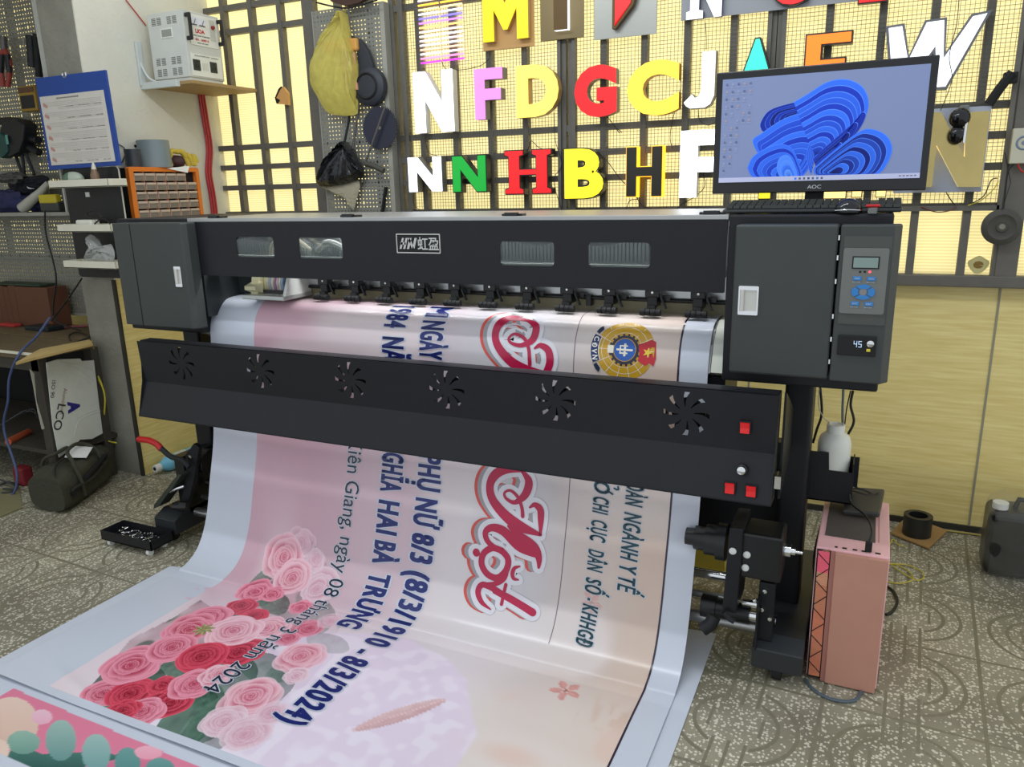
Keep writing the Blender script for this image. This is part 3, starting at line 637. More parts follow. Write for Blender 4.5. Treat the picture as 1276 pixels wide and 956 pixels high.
roses = [(z3, 440, 110, 45, VP, .55), (z3, 490, 175, 36, VP, .7), (z3, 375, 165, 66, LP, .85), (z3, 500, 285, 62, VP, .8), (z3, 405, 245, 62, LP, .95), (z3, 265, 300, 60, MP, 1), (z3, 435, 358, 42, MP, .8), (z3, 330, 310, 40, MP, .9), (z3, 215, 352, 52, DP, 1), (z3, 260, 390, 50, DP, 1), (z3, 470, 440, 58, MP, .7), (z3, 550, 410, 44, VP, .4), (z3, 310, 440, 70, LP, .95),
    (z3, 440, 550, 88, LP, .75), (z3, 420, 625, 44, VP, .8), (z3, 215, 530, 66, DP, 1), (z3, 85, 400, 82, MP, 1), (z3, 390, 480, 44, MP, .6), (z2_, 1030, 470, 90, DP, 1), (z2_, 820, 370, 100, MP, 1), (z2_, 1010, 375, 108, LP, 1), (z2_, 450, 640, 92, MP, 1), (z2_, 560, 640, 90, DP, 1), (z2_, 740, 680, 95, DP, 1), (z2_, 610, 720, 92, MP, 1), (z2_, 530, 715, 66, DP, 1), (z2_, 700, 605, 56, DP, 1), (z2_, 565, 520, 118, MP, 1), (z2_, 745, 445, 92, MP, 1), (z2_, 870, 485, 96, DP, 1), (z2_, 840, 600, 92, MP, 1), (z2_, 950, 560, 66, LP, .95),
    (z3, 250, 695, 104, LP, .8), (z3, 150, 790, 80, VP, .8), (z3, 230, 840, 90, VP, .6), (z3, 330, 760, 60, VP, .4)]
for i, (f_, x, y, r, (lt, dk), al) in enumerate(roses):
    a = f_(x-r, y); b = f_(x+r, y); c = f_(x, y); petals(c[0], c[1], math.hypot(a[0]-b[0], a[1]-b[1])/2*1.16, lt, dk, al, i+3)
c = z2_(880, 370)
for k in range(8): leaf(c[0]+.018*math.cos(k*.8), c[1]+.018*math.sin(k*.8), .022, .007, k*.8, (110, 110, 70), (190, 186, 130))
# small printed flower and a leaf feather
for (fx_, fy_, r_, al) in ((705, 862, .045, .9), (737, 751, .035, .5)):
    c = bs(fx_, fy_)
    for k in range(5): leaf(c[0]+r_*.62*math.cos(k*1.257+.3), c[1]+r_*.62*math.sin(k*1.257+.3), r_*.5, r_*.28, k*1.257+.3, (206, 120, 112), (224, 150, 140), al*.85)
    leaf(c[0], c[1], r_*.16, r_*.16, 0, (170, 84, 80), (170, 84, 80), al)
a = bs(435, 915); b = bs(560, 874); leaf((a[0]+b[0])/2, (a[1]+b[1])/2, math.hypot(a[0]-b[0], a[1]-b[1])/2, .028, math.atan2(b[1]-a[1], b[0]-a[0]), (226, 190, 186), (206, 158, 156), .85)
mg = ((GX < PX0)|(GX > PX1)|(GS > 2.035)); art[mg] = C3(WHT)
# faint ink strokes in the margin
for cx_, cs_ in ((bs(243, 748)), (bs(256, 735))):
    k = sm(.045, .03, np.abs(GX-cx_))*sm(.02, .012, np.abs(GS-cs_))*(nz2(GX, GS, 60, 3) > .35)*(GX < PX0); art[:] = mixc(art, (226, 176, 196), .6*k)
class Layer:
    """collects coloured print shapes laid on the banner"""
    def __init__(s): s.v = []; s.f = []; s.c = []
    def add(s, xy, fs, col, h):
        P_ = bpos(xy[:, 0], xy[:, 1], h); o = len(s.v); s.v += P_.tolist(); s.f += [tuple(o+i for i in f) for f in fs]; s.c += [(*lin(col), 1)]*len(P_)
LY = Layer()
def chop(vs, fs, step=.02):
    """cut a flat mesh (x, s) in bands so that it can follow the bends"""
    bm = bmesh.new(); bv = [bm.verts.new((v[0], v[1], 0)) for v in vs]
    for f in fs:
        try: bm.faces.new([bv[i] for i in f])
        except ValueError: pass
    a, b = vs[:, 1].min(), vs[:, 1].max(); q = math.ceil(a/step)*step
    while q < b:
        bmesh.ops.bisect_plane(bm, geom=bm.verts[:]+bm.edges[:]+bm.faces[:], plane_co=(0, q, 0), plane_no=(0, 1, 0)); q += step
    a, b = vs[:, 0].min(), vs[:, 0].max(); q = math.ceil(a/.05)*.05
    while q < b: bmesh.ops.bisect_plane(bm, geom=bm.verts[:]+bm.edges[:]+bm.faces[:], plane_co=(q, 0, 0), plane_no=(1, 0, 0)); q += .05
    bmesh.ops.triangulate(bm, faces=bm.faces); bm.verts.index_update()
    o = np.array([v.co[:] for v in bm.verts]), [tuple(v.index for v in f.verts) for f in bm.faces]; bm.free(); return o
def btext(body, s0, s1, x0, cap, col, off=.02, halo=.03, hc=WHT, shear=0, h=.0012):
    """tops of the letters towards +x, reading towards the viewer"""
    vs, fs = text(body, 0, 0, shear, 3, 1.13 if off > .02 else 1); w0, w1 = vs[:, 0].min(), vs[:, 0].max(); kx = (s1-s0)/(w1-w0); ky = cap/.73
    xy = np.stack([x0+vs[:, 1]*ky, s0+off*kx*1.2+(vs[:, 0]-w0)*(s1-s0-off*kx*2.4)/(w1-w0)], -1); a, b = chop(xy, fs); a = a[:, :2]
    n8 = 8; rx, ry = off+halo, off*.8+halo
    if halo:
        for j in range(n8): LY.add(a+np.array([ry*ky*math.sin(j*2*PI/n8), rx*kx*1.15*math.cos(j*2*PI/n8)]), b, hc, h)
    for dx_, dy_ in (((0, 0), (1, .5), (-1, .5), (1, -.5), (-1, -.5)) if off > .02 else ((0, 0),)):
        LY.add(a+np.array([dy_*off*ky, dx_*off*kx]), b, col, h+.0010)
NAVY, TEAL, INK = (30, 40, 110), (18, 64, 74), (40, 46, 66)
def S_(x, y): return bs(x, y)[1]
def row(items, x0, cap, col, **k):
    for body, (a, b), (c, d) in items: s_a, s_b = S_(a, b), S_(c, d); g_ = .007 if len(body) < 12 and len(body) > 1 else 0; btext(body, s_a+g_*.4, s_b-g_, x0, cap, col, **k)
row([('M', (567, 384), (564, 397)), ('NGÀY', (562, 400.5), (540, 451)), ('PHỤ', (540, 566), (538, 615)), ('NỮ', (537, 621), (530, 660)), ('8/3', (529, 664), (523, 704.5)),
     ('(8/3/1910', (521, 711), (482, 815)), ('-', (464, 817), (461, 824)), ('8/3/2024)', (460, 829), (380, 915))], -1.414, .092, NAVY, off=.045, halo=.05)
row([('1984', (506, 382), (492, 411.5)), ('NĂM', (492, 419), (486, 468)), ('NGHĨA', (489, 549), (487, 616)), ('HAI', (485, 623), (480, 668)), ('BÀ', (478, 673), (476, 706)), ('TRƯNG', (472, 713), (440, 788))], -1.570, .092, NAVY, off=.045, halo=.05)
row([('Kiên Giang, ngày 08 tháng 3 năm 2024', (440, 547), (275, 868))], -1.728, .066, INK, off=.0, halo=.04)
row([('ĐOÀN', (795, 592), (793, 635)), ('NGÀNH', (792, 639), (788, 703)), ('Y', (788, 706), (787, 717)), ('TẾ', (786, 719), (781, 744))], -.652, .058, TEAL, off=.03, halo=.045, shear=.2)
row([('O', (746, 599), (745, 615)), ('CHI', (744, 618), (743, 643)), ('CỤC', (742, 647), (741, 678)), ('DÂN', (740, 684), (738, 715)), ('SỐ', (737, 719), (733, 743)), ('-', (731, 744.5), (731, 748)), ('KHHGĐ', (729, 751), (716, 806))], -.758, .054, TEAL, off=.03, halo=.045, shear=.2)
# brush lettering
def stroke(pts, ws, col, h, f_=None, k=7, grow=0, dx=0, ds=0):
    Q = [f_(*p) if f_ else p for p in pts]; Q = [(a, b, w) for (a, b), w in zip(Q, ws)]
    S3 = smooth_path([Vector(q) for q in Q], k); n = len(S3); vs = []; fs = []
    for i, p in enumerate(S3):
        a = S3[max(i-1, 0)]; b = S3[min(i+1, n-1)]; d = Vector((b.x-a.x, b.y-a.y)); d = d.normalized() if d.length > 1e-9 else Vector((1, 0)); w = max(p.z, .0005)/2+grow
        vs += [(p.x-d.y*w+dx, p.y+d.x*w+ds), (p.x+d.y*w+dx, p.y-d.x*w+ds)]
        if i: fs.append((2*i-2, 2*i-1, 2*i+1, 2*i))
    vs = np.array(vs); LY.add(vs, fs, col, h)
    for e in (0, -1):
        p = S3[e]; w = max(p.z, .0005)/2+grow; c = np.array([(p.x+dx, p.y+ds)]+[(p.x+dx+w*math.cos(j*PI/6), p.y+ds+w*math.sin(j*PI/6)) for j in range(12)])
        LY.add(c, [(0, j+1, (j+1) % 12+1) for j in range(12)], col, h)
zz = lambda x, y: bs(380+x*.2719, 540+y*.2719); zu = lambda x, y: bs(500+x*.3137, 360+y*.3137)
U = .00080
Msw = [([(1000, 172), (930, 165), (880, 185), (852, 235), (862, 300), (915, 370), (985, 425), (1080, 465)], [10, 34, 42, 36, 38, 44, 46, 14]),
       ([(1080, 463), (1082, 400), (1080, 350), (1055, 328), (1032, 340)], [10, 26, 30, 22, 8]),
       ([(998, 172), (1028, 220), (1012, 280), (965, 316), (925, 298), (918, 272), (945, 262), (978, 292), (996, 340), (1000, 380)], [14, 34, 34, 20, 13, 11, 12, 15, 15, 17]),
       ([(935, 425), (985, 470), (1048, 520), (1072, 570), (1072, 615)], [12, 36, 42, 30, 12]),
       ([(1070, 560), (985, 520), (915, 450), (860, 432), (830, 455), (845, 500), (905, 545)], [26, 40, 40, 32, 26, 24, 20]),
       ([(905, 538), (932, 575), (925, 625), (885, 662), (838, 645), (812, 598), (822, 550), (862, 525), (905, 538)], [28]*9),
       ([(788, 545), (789, 547)], [34, 34]), ([(985, 610), (962, 618), (952, 642), (958, 665), (980, 672)], [8, 16, 18, 16, 6]),
       ([(920, 748), (865, 712), (815, 694), (795, 728), (812, 775), (852, 808)], [26, 26, 26, 26, 20, 6]), ([(928, 620), (912, 664), (872, 690), (826, 690)], [22, 26, 22, 12]),
       ([(872, 722), (930, 752), (985, 784), (1045, 822)], [26, 30, 31, 32]), ([(922, 694), (917, 715), (912, 740), (907, 762), (902, 784)], [15]*5)]
Up = [([(500, 128), (440, 118), (395, 138), (375, 185), (390, 235), (440, 290), (500, 325), (560, 345)], [12, 26, 34, 28, 30, 36, 40, 40]),
      ([(575, 340), (592, 290), (585, 245), (555, 225), (532, 236)], [26, 28, 26, 18, 8]),
      ([(498, 126), (536, 150), (525, 200), (480, 224), (440, 216), (428, 198), (452, 180), (490, 198), (508, 240), (512, 300)], [10, 26, 26, 16, 11, 9, 10, 13, 13, 15])]
for S_set, f_, u in ((Msw, zz, U), (Up, zu, U*1.15)):
    for lay, (col, grow, dx, hh) in enumerate((((214, 84, 74), .016, -.030, .0008), ((160, 158, 162), .014, -.020, .0014), ((226, 224, 230), .0165, -.002, .0021), ((186, 26, 72), 0, 0, .0036))):
        for pts, ws in S_set: stroke(pts, [w*u for w in ws], col, hh, f_, grow=grow, dx=dx)
    
q_ = S_(745, 613); xt = -.758+.054
for col_, gr_, hh_ in ((WHT, .003, .0013), (TEAL, 0, .0024)):
    stroke([(xt-.006, q_-.006), (xt+.002, q_-.002), (xt+.008, q_+.001)], [.006, .006, .005], col_, hh_, grow=gr_)
    stroke([(xt+.024, q_-.026), (xt+.026, q_-.018), (xt+.020, q_-.016), (xt+.012, q_-.019)], [.005, .006, .006, .005], col_, hh_, grow=gr_)
# hairlines and the dark edge line
def band(x0, x1, s0, s1, col, h=.0008, n=80):
    s_ = np.linspace(s0, s1, n); vs = np.array([(x, q) for q in s_ for x in (x0, x1)]); LY.add(vs, [(2*i, 2*i+1, 2*i+3, 2*i+2) for i in range(n-1)], col, h)
band(-.511, -.505, .02, SEND-.03, (52, 40, 62)); band(-.844, -.8415, .05, 1.262, (120, 100, 110))
# round emblem
ec = bs(777, 436); ex, es = ec[0]+.004, ec[1]; R0 = .094
def ring(r0, r1, col, h, n=40, a0=0, a1=2*PI, cx=ex, cs=es):
    vs = []; 
    for i in range(n+1):
        a = a0+(a1-a0)*i/n; vs += [(cx+r0*math.cos(a), cs+r0*math.sin(a)), (cx+r1*math.cos(a), cs+r1*math.sin(a))]
    LY.add(np.array(vs), [(2*i, 2*i+1, 2*i+3, 2*i+2) for i in range(n)], col, h)
GOLD, WHI = (206, 160, 44), (238, 232, 214)
for i in range(6): ring(R0*i/6, R0*(i+1)/6, GOLD, .0008)
ring(.074, .0755, WHI, .0014); ring(.054, .0552, WHI, .0014)
for k in range(14):
    a = k*2*PI/14; ring(.05, .092, WHI, .0014, 1, a-.012, a+.012)
ring(.034, .045, (36, 34, 60), .0018)
for k in range(18): ring(.044, .051, (36, 34, 60), .0018, 2, k*2*PI/18-.07, k*2*PI/18+.07)
ring(0, .034, (36, 92, 178), .0020); ring(.0345, .0365, GOLD, .0022)
for a, b, c_, d_ in ((-.026, .026, -.003, .003), (-.016, .01, -.014, -.010), (-.016, .01, .008, .013), (-.003, .004, -.02, .02), (-.016, -.012, -.014, .013)):
    LY.add(np.array([(ex+a, es+c_), (ex+b, es+c_), (ex+b, es+d_), (ex+a, es+d_)]), [(0, 1, 2, 3)], WHI, .0026)
LY.add(np.array([(ex-.055, es-.012), (ex-.036, es-.012), (ex-.036, es+.012), (ex-.055, es+.012)]), [(0, 1, 2, 3)], WHI, .0026)
fl_ = [(.05, -.02), (.066, -.024), (.09, -.036), (.104, -.03), (.108, .02), (.102, .044), (.09, .036), (.075, .044), (.06, .036), (.052, .03), (.056, .01)]
LY.add(np.array([(ex+a-.008, es+b) for a, b in fl_]), [tuple(range(len(fl_)))], (196, 28, 44), .0026)
st = []
for k in range(10): r_ = .016 if k % 2 == 0 else .0065; st.append((ex+.073+r_*math.cos(k*PI/5), es+.004+r_*math.sin(k*PI/5)))
LY.add(np.array(st), [tuple(range(10))], (240, 206, 60), .0032)
# dark ribbon with letters at the emblem's foot
ring(.086, .110, (34, 44, 100), .0030, 16, PI-.42, PI+.42); ring(.109, .112, WHI, .0028, 16, PI-.42, PI+.42); ring(.083, .086, WHI, .0028, 16, PI-.42, PI+.42)
for k, ch in enumerate('CĐVN'):
    vs, fs = text(ch, 0, .03, 0, 3); vs = fit(vs, -.0072, .0072, -.0085, .0085); a = PI+(.30-.20*k)
    cx_, cs_ = ex+.098*math.cos(a), es+.098*math.sin(a)
    t_ = 0; xy = np.array([(cx_+v[1]*math.cos(t_)+v[0]*math.sin(t_), cs_+v[0]*math.cos(t_)-v[1]*math.sin(t_)) for v in vs]); LY.add(xy, fs, (240, 238, 230), .0036)
for sg in (-1, 1):
    LY.add(np.array([(ex-.088, es+sg*.045), (ex-.075, es+sg*.062), (ex-.080, es+sg*.074), (ex-.090, es+sg*.066), (ex-.098, es+sg*.052)]), [(0, 1, 2, 3, 4)], (34, 44, 70), .0030)

def colour_mesh(name, V, Fs, C, m, org, smooth=True):
    me = bpy.data.meshes.new(name); V = np.asarray(V)-np.asarray(org); me.from_pydata(V.tolist(), [], Fs); me.materials.append(m)
    at = me.color_attributes.new('print', 'FLOAT_COLOR', 'POINT'); at.data.foreach_set('color', np.asarray(C, 'f').ravel())
    me.polygons.foreach_set('use_smooth', [smooth]*len(me.polygons)); o = bpy.data.objects.new(name, me); COL.objects.link(o); o.location = org; ORG[o.name] = tuple(org); return o
def grid_faces(ny, nx, o=0):
    i = np.arange(ny-1)[:, None]*nx+np.arange(nx-1)[None]; i = i.ravel()+o
    return np.stack([i, i+1, i+nx+1, i+nx], -1).tolist()
BP = bpos(GX, GS).reshape(-1, 3); BC = np.concatenate([art.reshape(-1, 3), np.ones((BP.shape[0], 1))], 1)
V = np.concatenate([BP, np.array(LY.v)]); n0 = len(BP); Fs = grid_faces(*GX.shape)+[tuple(n0+i for i in f) for f in LY.f]
bn = colour_mesh('printed_banner', V, Fs, np.concatenate([BC, np.array(LY.c)]), attr_mat('printed_vinyl', .22, .08), (-1.4, 1.5, 0))
tag(bn, 'long vinyl banner with roses and Vietnamese lettering running from the printer to the floor', 'banner')

# ---- earlier print lying flat under the banner
ux = np.unique(np.concatenate([np.arange(-2.47, -.36, .03), np.arange(-2.32, -1.5, .004), [-.385]])); uy = np.unique(np.concatenate([np.arange(.3, 2.33, .03), np.arange(.95, 1.22, .004)]))
UX, UY = np.meshgrid(ux, uy); art = np.ones(UX.shape+(3,))*C3(WHT); GX, GS = UX, UY
reg = (UX > -2.275)&(UX < -1.0)&(UY > 1.0)&(UY < 1.195-.02*(UX+2.27)); art[reg] = C3((228, 128, 156))
def lz(x, y, rx, ry, c1, c2, al=1):
    f_ = lambda u, v: on(u*.2888, 680+v*.2888, 2, .004); c = f_(x, y); a = f_(x+rx, y); b = f_(x, y+ry)
    e1 = a-c; e2 = b-c; det = e1[0]*e2[1]-e1[1]*e2[0]; dx, dy = UX-c[0], UY-c[1]; u = (dx*e2[1]-dy*e2[0])/det; v = (dy*e1[0]-dx*e1[1])/det
    r = np.hypot(u, v); k = (r < 1)&reg; sh = np.clip(.5-.5*v, 0, 1)[..., None]; c_ = C3(c1)*(1-sh)+C3(c2)*sh; art[k] = (art*(1-al)+c_*al)[k]
lz(330, 930, 260, 40, (40, 88, 84), (70, 120, 110)); lz(100, 920, 100, 45, (40, 88, 84), (70, 120, 110)); lz(560, 960, 200, 40, (196, 90, 128), (220, 120, 150))
lz(50, 760, 115, 120, (222, 184, 166), (236, 206, 190)); lz(180, 737, 45, 32, (236, 176, 196), (240, 196, 208)); lz(100, 845, 72, 52, (112, 156, 142), (150, 186, 170)); lz(0, 880, 40, 50, (236, 206, 190), (236, 206, 190))
lz(262, 835, 66, 92, (104, 150, 146), (160, 190, 180)); lz(415, 890, 62, 84, (112, 160, 158), (160, 192, 186)); lz(550, 940, 56, 76, (70, 130, 128), (110, 160, 156)); lz(690, 970, 66, 60, (60, 120, 116), (110, 160, 156)); lz(640, 890, 60, 30, (240, 160, 180), (246, 180, 196))
zz_ = .0015+.0018*(nz2(UX, UY, 4, 2))+.006*np.exp(-((UX+.45)/.06)**2)*sm(1.9, 2.3, UY)
# the sheet is cut askew at its far edge
far = 1.961+(UX+2.468)*(2.312-1.961)/(2.468-.39); YY = np.where(UY > 1.5, 1.5+(UY-1.5)*(far-1.5)/(uy.max()-1.5), UY)
sh_o = colour_mesh('printed_sheet', np.stack([UX, YY, zz_], -1).reshape(-1, 3), grid_faces(*UX.shape), np.concatenate([art.reshape(-1, 3), np.ones((UX.size, 1))], 1), attr_mat('printed_vinyl_sheet', .4, .12), (-1.4, 1.3, 0))
tag(sh_o, 'flat white sheet printed with teal leaves on pink, lying beneath the rose banner', 'banner')

# ------------------------------------------------------------------ mesh panels behind the letters
WIRE = K('dark_wire', (96, 92, 76), .5, .4)
for n, (a, b, lab) in enumerate(((-2.17, -1.355, 'leftmost wire mesh panel on the steel grille, behind the white N'), (-1.285, -.455, 'middle wire mesh panel on the steel grille, behind the letters G and C'), (-.40, .405, 'right wire mesh panel on the steel grille, behind the W'))):
    t = thing('wire_mesh_panel', ((a+b)/2, 3.445, 1.334), lab, 'mesh panel', 'wire mesh panels on the grille')
    mb = MB(); p = .0155
    for k in range(int((b-a)/p)+1): mb.bx(a+k*p-.0007, a+k*p+.0007, 3.441, 3.4424, 1.334, ZT)
    for k in range(int((ZT-1.334)/p)+1): mb.bx(a, b, 3.4424, 3.4438, 1.334+k*p-.0007, 1.334+k*p+.0007)
    mb.build('wire_mesh', WIRE, t)
    MB().bx(a-.008, a+.008, 3.436, 3.449, 1.32, ZT).bx(b-.008, b+.008, 3.436, 3.449, 1.32, ZT).bx(a, b, 3.436, 3.449, 1.320, 1.34).build('mesh_frame', TUBE, t)

# ------------------------------------------------------------------ channel letters
LYF = 3.385
def emat(name, col, e, base=None): return K(name, base or col, .35, emis=e, ecol=col, var=.02)
def letter(shape, box, face, side, label, border=.0, off=.04, group='sign letters hung on the wire mesh', Y=LYF, depth=None, shear=0, name='sign_letter', bmat=None, minz=None):
    """shape: a character or a polygon in a unit square; box: photo rectangle of the face"""
    p = on(box[0], box[1], 1, Y); q = on(box[2], box[3], 1, Y); X0, X1, Z1, Z0 = p[0], q[0], (p[2]+on(box[2], box[1], 1, Y)[2])/2, (q[2]+on(box[0], box[3], 1, Y)[2])/2
    yb = 3.434 if depth is None else Y+depth
    t = thing(name, ((X0+X1)/2, yb, Z0), label, 'letter', group)
    h = (yb-Y-.004)/2
    if isinstance(shape, str):
        v, f = text(shape, .002, off, shear); v = fit(v, X0+border, X1-border, Z0+border, Z1-border); 
        v2, f2 = text(shape, h, off+(.028 if border else 0), shear); v2 = fit(v2, X0, X1, Z0, Z1)
    else:
        w = X1-X0; hh = Z1-Z0; P_ = [(X0+a*w, Z0+b*hh) for a, b in shape]
        v2, f2 = plate([P_], h)
        bm = bmesh.new(); n = len(P_); area2 = sum(P_[i][0]*P_[(i+1) % n][1]-P_[(i+1) % n][0]*P_[i][1] for i in range(n)); sgn = 1 if area2 > 0 else -1; Pi = []
        for i in range(n):
            a, b, c = Vector(P_[i-1]), Vector(P_[i]), Vector(P_[(i+1) % n]); d1 = (b-a).normalized(); d2 = (c-b).normalized(); n1 = Vector((-d1.y, d1.x))*sgn; n2 = Vector((-d2.y, d2.x))*sgn; m_ = n1+n2; k = border/max(.25, m_.dot(n1)) if m_.length > 1e-6 else border; Pi.append(tuple(b+m_*k))
        bm.free(); v, f = plate([Pi], .002)
    MB().add([(a[0], yb-h-a[2], a[1]) for a in v2], f2).build('letter_return', side, t)
    MB().add([(a[0], Y+.0015-a[2], a[1]) for a in v], f).build('letter_face', face, t)
    return t
SG = K('letter_side_grey', (120, 116, 108), .4); SB = K('letter_side_dark', (34, 34, 32), .4); SW = K('letter_side_white', (214, 214, 210), .4)
NP = [(0, 0), (.27, 0), (.27, .56), (.70, 0), (1, 0), (1, 1), (.73, 1), (.73, .46), (.31, 1), (0, 1)]
FP = [(0, 0), (.36, 0), (.36, .38), (.93, .38), (.93, .60), (.36, .60), (.36, .78), (1, .78), (1, 1), (0, 1)]
EP = [(0, 0), (1, 0), (1, .2), (.38, .2), (.38, .4), (.9, .4), (.9, .6), (.38, .6), (.38, .8), (1, .8), (1, 1), (0, 1)]
HP = [(0, 0), (.31, 0), (.31, .40), (.69, .40), (.69, 0), (1, 0), (1, 1), (.69, 1), (.69, .61), (.31, .61), (.31, 1), (0, 1)]
HS = [(0, 0), (.42, 0), (.42, .13), (.34, .16), (.34, .42), (.66, .42), (.66, .16), (.58, .13), (.58, 0), (1, 0), (1, .13), (.92, .16), (.92, .84), (1, .87), (1, 1), (.58, 1), (.58, .87), (.66, .84), (.66, .58), (.34, .58), (.34, .84), (.42, .87), (.42, 1), (0, 1), (0, .87), (.08, .84), (.08, .16), (0, .13)]
NS = [(0, 0), (.44, 0), (.44, .14), (.33, .16), (.33, .62), (.74, 0), (.93, 0), (.93, .84), (1, .86), (1, 1), (.6, 1), (.6, .86), (.7, .84), (.7, .46), (.3, 1), (0, 1), (0, .86), (.1, .84), (.1, .16), (0, .14)]
AP = [(0, 0), (.25, 0), (.33, .22), (.67, .22), (.75, 0), (1, 0), (.57, 1), (.43, 1)]
WP = [(.17, 0), (.40, 0), (.56, .55), (.60, .0), (.80, 0), (1, 1), (.80, 1), (.70, .36), (.60, .96), (.42, .96), (.30, .36), (.20, .96), (0, .94)]
WPx = [(.10, .06), (.28, .06), (.49, .50), (.535, 0), (.66, 0), (1, 1), (.81, .968), (.608, .494), (.588, .96), (.38, .95), (.257, .50), (.184, .935), (0, .92)]
JP = [(.22, 0), (.70, 0), (.88, .06), (1, .22), (1, 1), (.55, 1), (.55, .32), (.48, .22), (.38, .2), (.28, .27), (0, .12), (.08, .05)]
HOT = emat('lit_white_acrylic', (236, 242, 255), 4.5); WL = emat('soft_white_acrylic', (240, 240, 246), 1.0)
YEL = emat('lit_yellow_acrylic', (255, 206, 60), 1.05, (255, 210, 70)); YL2 = emat('pale_lit_yellow_acrylic', (255, 222, 92), 1.1); RDL = emat('lit_red_acrylic', (226, 30, 34), .62)
PNK = emat('lit_pink_acrylic', (222, 132, 226), .85); GRN = emat('lit_green_acrylic', (20, 166, 56), .55); CYN = emat('lit_turquoise_acrylic', (60, 226, 190), .8); ORL = emat('lit_orange_acrylic', (255, 122, 30), .95); YB = emat('bright_yellow_acrylic', (255, 236, 40), .95)
letter(NP, (514, 88, 566, 165), emat('glaring_white_acrylic', (230, 238, 255), 3.2), SW, 'tall glaring white lit letter N with pale sides, left end of the middle row')
letter(FP, (590.3, 84.8, 627, 148.3), PNK, SG, 'pink lit letter F with grey sides', depth=.055)
letter('D', (642.5, 80, 696, 145.5), YL2, K('letter_side_gold', (196, 160, 96), .4), 'pale yellow lit letter D with gold sides', off=.055)
letter('G', (715.4, 81, 768, 146), RDL, SG, 'red lit letter G with grey sides', off=.06)
letter('C', (781.8, 75, 845, 144), YEL, K('letter_side_amber', (188, 140, 40), .4), 'warm yellow lit letter C', off=.06)
letter(JP, (853, 64.4, 889.7, 135), WL, SG, 'white letter J with thin grey sides', border=.002)
letter(AP, (918, 46.6, 967, 116), CYN, SB, 'turquoise lit letter A with black edge, partly behind the monitor', border=.006)
letter(EP, (1004, 40, 1057, 120), ORL, SB, 'orange lit letter E with black edge, top half showing above the monitor', border=.006)
letter(WPx, (1105, 19, 1225, 112), WL, K('letter_side_slate', (104, 106, 110), .4), 'large white letter W with slate outline, right of the orange E', border=.009)
letter(NP, (507, 195, 551.6, 239.6), emat('bright_white_acrylic', (232, 240, 255), 1.9), SG, 'small white lit letter N, left end of the lowest row', border=.003)
letter(NP, (562, 193, 607, 240), GRN, SB, 'small green lit letter N with black edge', border=.005)
letter(HS, (627.6, 186, 687.8, 242.4), RDL, SB, 'red lit letter H with slab serifs and black edge', border=.005)
letter('B', (701.9, 183.6, 752.7, 248.6), YB, SB, 'bright yellow lit letter B with black edge', border=.005, off=.045)
hb = letter(HP, (780, 182, 824.7, 245.7), K('letter_face_black', (42, 38, 28), .4), emat('halo_yellow', (255, 190, 40), 1.4), 'black letter H with a yellow halo behind it', border=.003)
letter(FP, (848.7, 162, 905, 245.7), HOT, SW, 'glaring white lit letter F next to the left edge of the monitor')
letter('Y', (926, 190, 982, 248.5), YB, SB, 'yellow letter of which only the foot shows below the monitor', border=.004, off=.05)
letter([(0, 0), (1, 0), (1, .35), (.7, .35), (.7, .6), (1, .6), (1, 1), (0, 1)], (1027, 180, 1054, 248), emat('warm_lit_cream', (255, 214, 130), 1.2), SB, 'narrow cream lit letter, its foot showing below the monitor left of its stand', border=.003)
letter(HP, (1066, 180, 1104, 246), emat('warm_lit_cream', (255, 214, 130), 1.2), SB, 'wide cream lit letter, its foot showing below the monitor right of its stand', border=.003)
# top row: letters on sample boards
def board(box, m_, label, Y=3.42, name='sample_board', slope=True):
    p = on(box[0], box[1], 1, Y); q = on(box[2], box[3], 1, Y)
    return tag(MB().bx(p[0], q[0], Y, Y+.006, q[2], p[2]).build(name, m_, bevel=.001), label, 'board', 'boards carrying the top row of letters')
board((599, -40, 666, 57), K('tan_board', (206, 160, 98), .5), 'square tan board under the lit yellow letter M')
letter([(0, 0), (.24, 0), (.24, .55), (.46, .18), (.54, .18), (.76, .55), (.76, 0), (1, 0), (1, 1), (.72, 1), (.5, .62), (.28, 1), (0, 1)], (600, -24, 658, 50), emat('lit_gold_acrylic', (255, 214, 20), 1.0), K('letter_side_gold'), 'lit golden letter M on a tan board', depth=.03)
board((672, -60, 727.5, 46), K('bronze_brushed_board', (124, 108, 74), .4, .5, stretch=(1, 1, 30)), 'brushed bronze board with a dark letter I')
letter([(0, 0), (1, 0), (1, 1), (0, 1)], (689, -50, 707, 37), K('dark_bronze', (96, 72, 36), .4, .4), emat('halo_white', (240, 246, 255), 1.6), 'dark bronze letter I with a white halo on a brushed board', depth=.03, Y=3.388)
board((740.5, -50, 818, 42), K('silver_brushed_board', (168, 168, 160), .35, .6, stretch=(1, 1, 30)), 'brushed silver board carrying the red letter with gold sides')
letter([(.0, .0), (.12, .0), (.75, .35), (1, .75), (1, 1), (0, 1)], (763, -45, 797, 34), RDL, K('dark_bronze'), 'red pointed letter with dark bronze sides on a silver board', border=.013, depth=.032, Y=3.386)
pA = on(850, -30, 1, 3.42); pB = on(1108, 1, 1, 3.42); pC = on(849, 30, 1, 3.42)
tag(MB().bx(pA[0], pB[0], 3.42, 3.426, (pC[2]+pB[2])/2+.012, 2.5).build('sample_board', K('grey_board', (150, 152, 156), .4, .2)), 'long grey board carrying the white slab N and two red letters', 'board', 'boards carrying the top row of letters')
letter(NS, (857, -45, 902, 22), WL, K('letter_side_indigo', (70, 78, 130), .4), 'white slab serif letter N on the long grey board', depth=.03)
letter('G', (961, -60, 1007, 7), RDL, SB, 'red round letter cut by the top of the photo, on the long grey board', border=.004, off=.05, depth=.03)
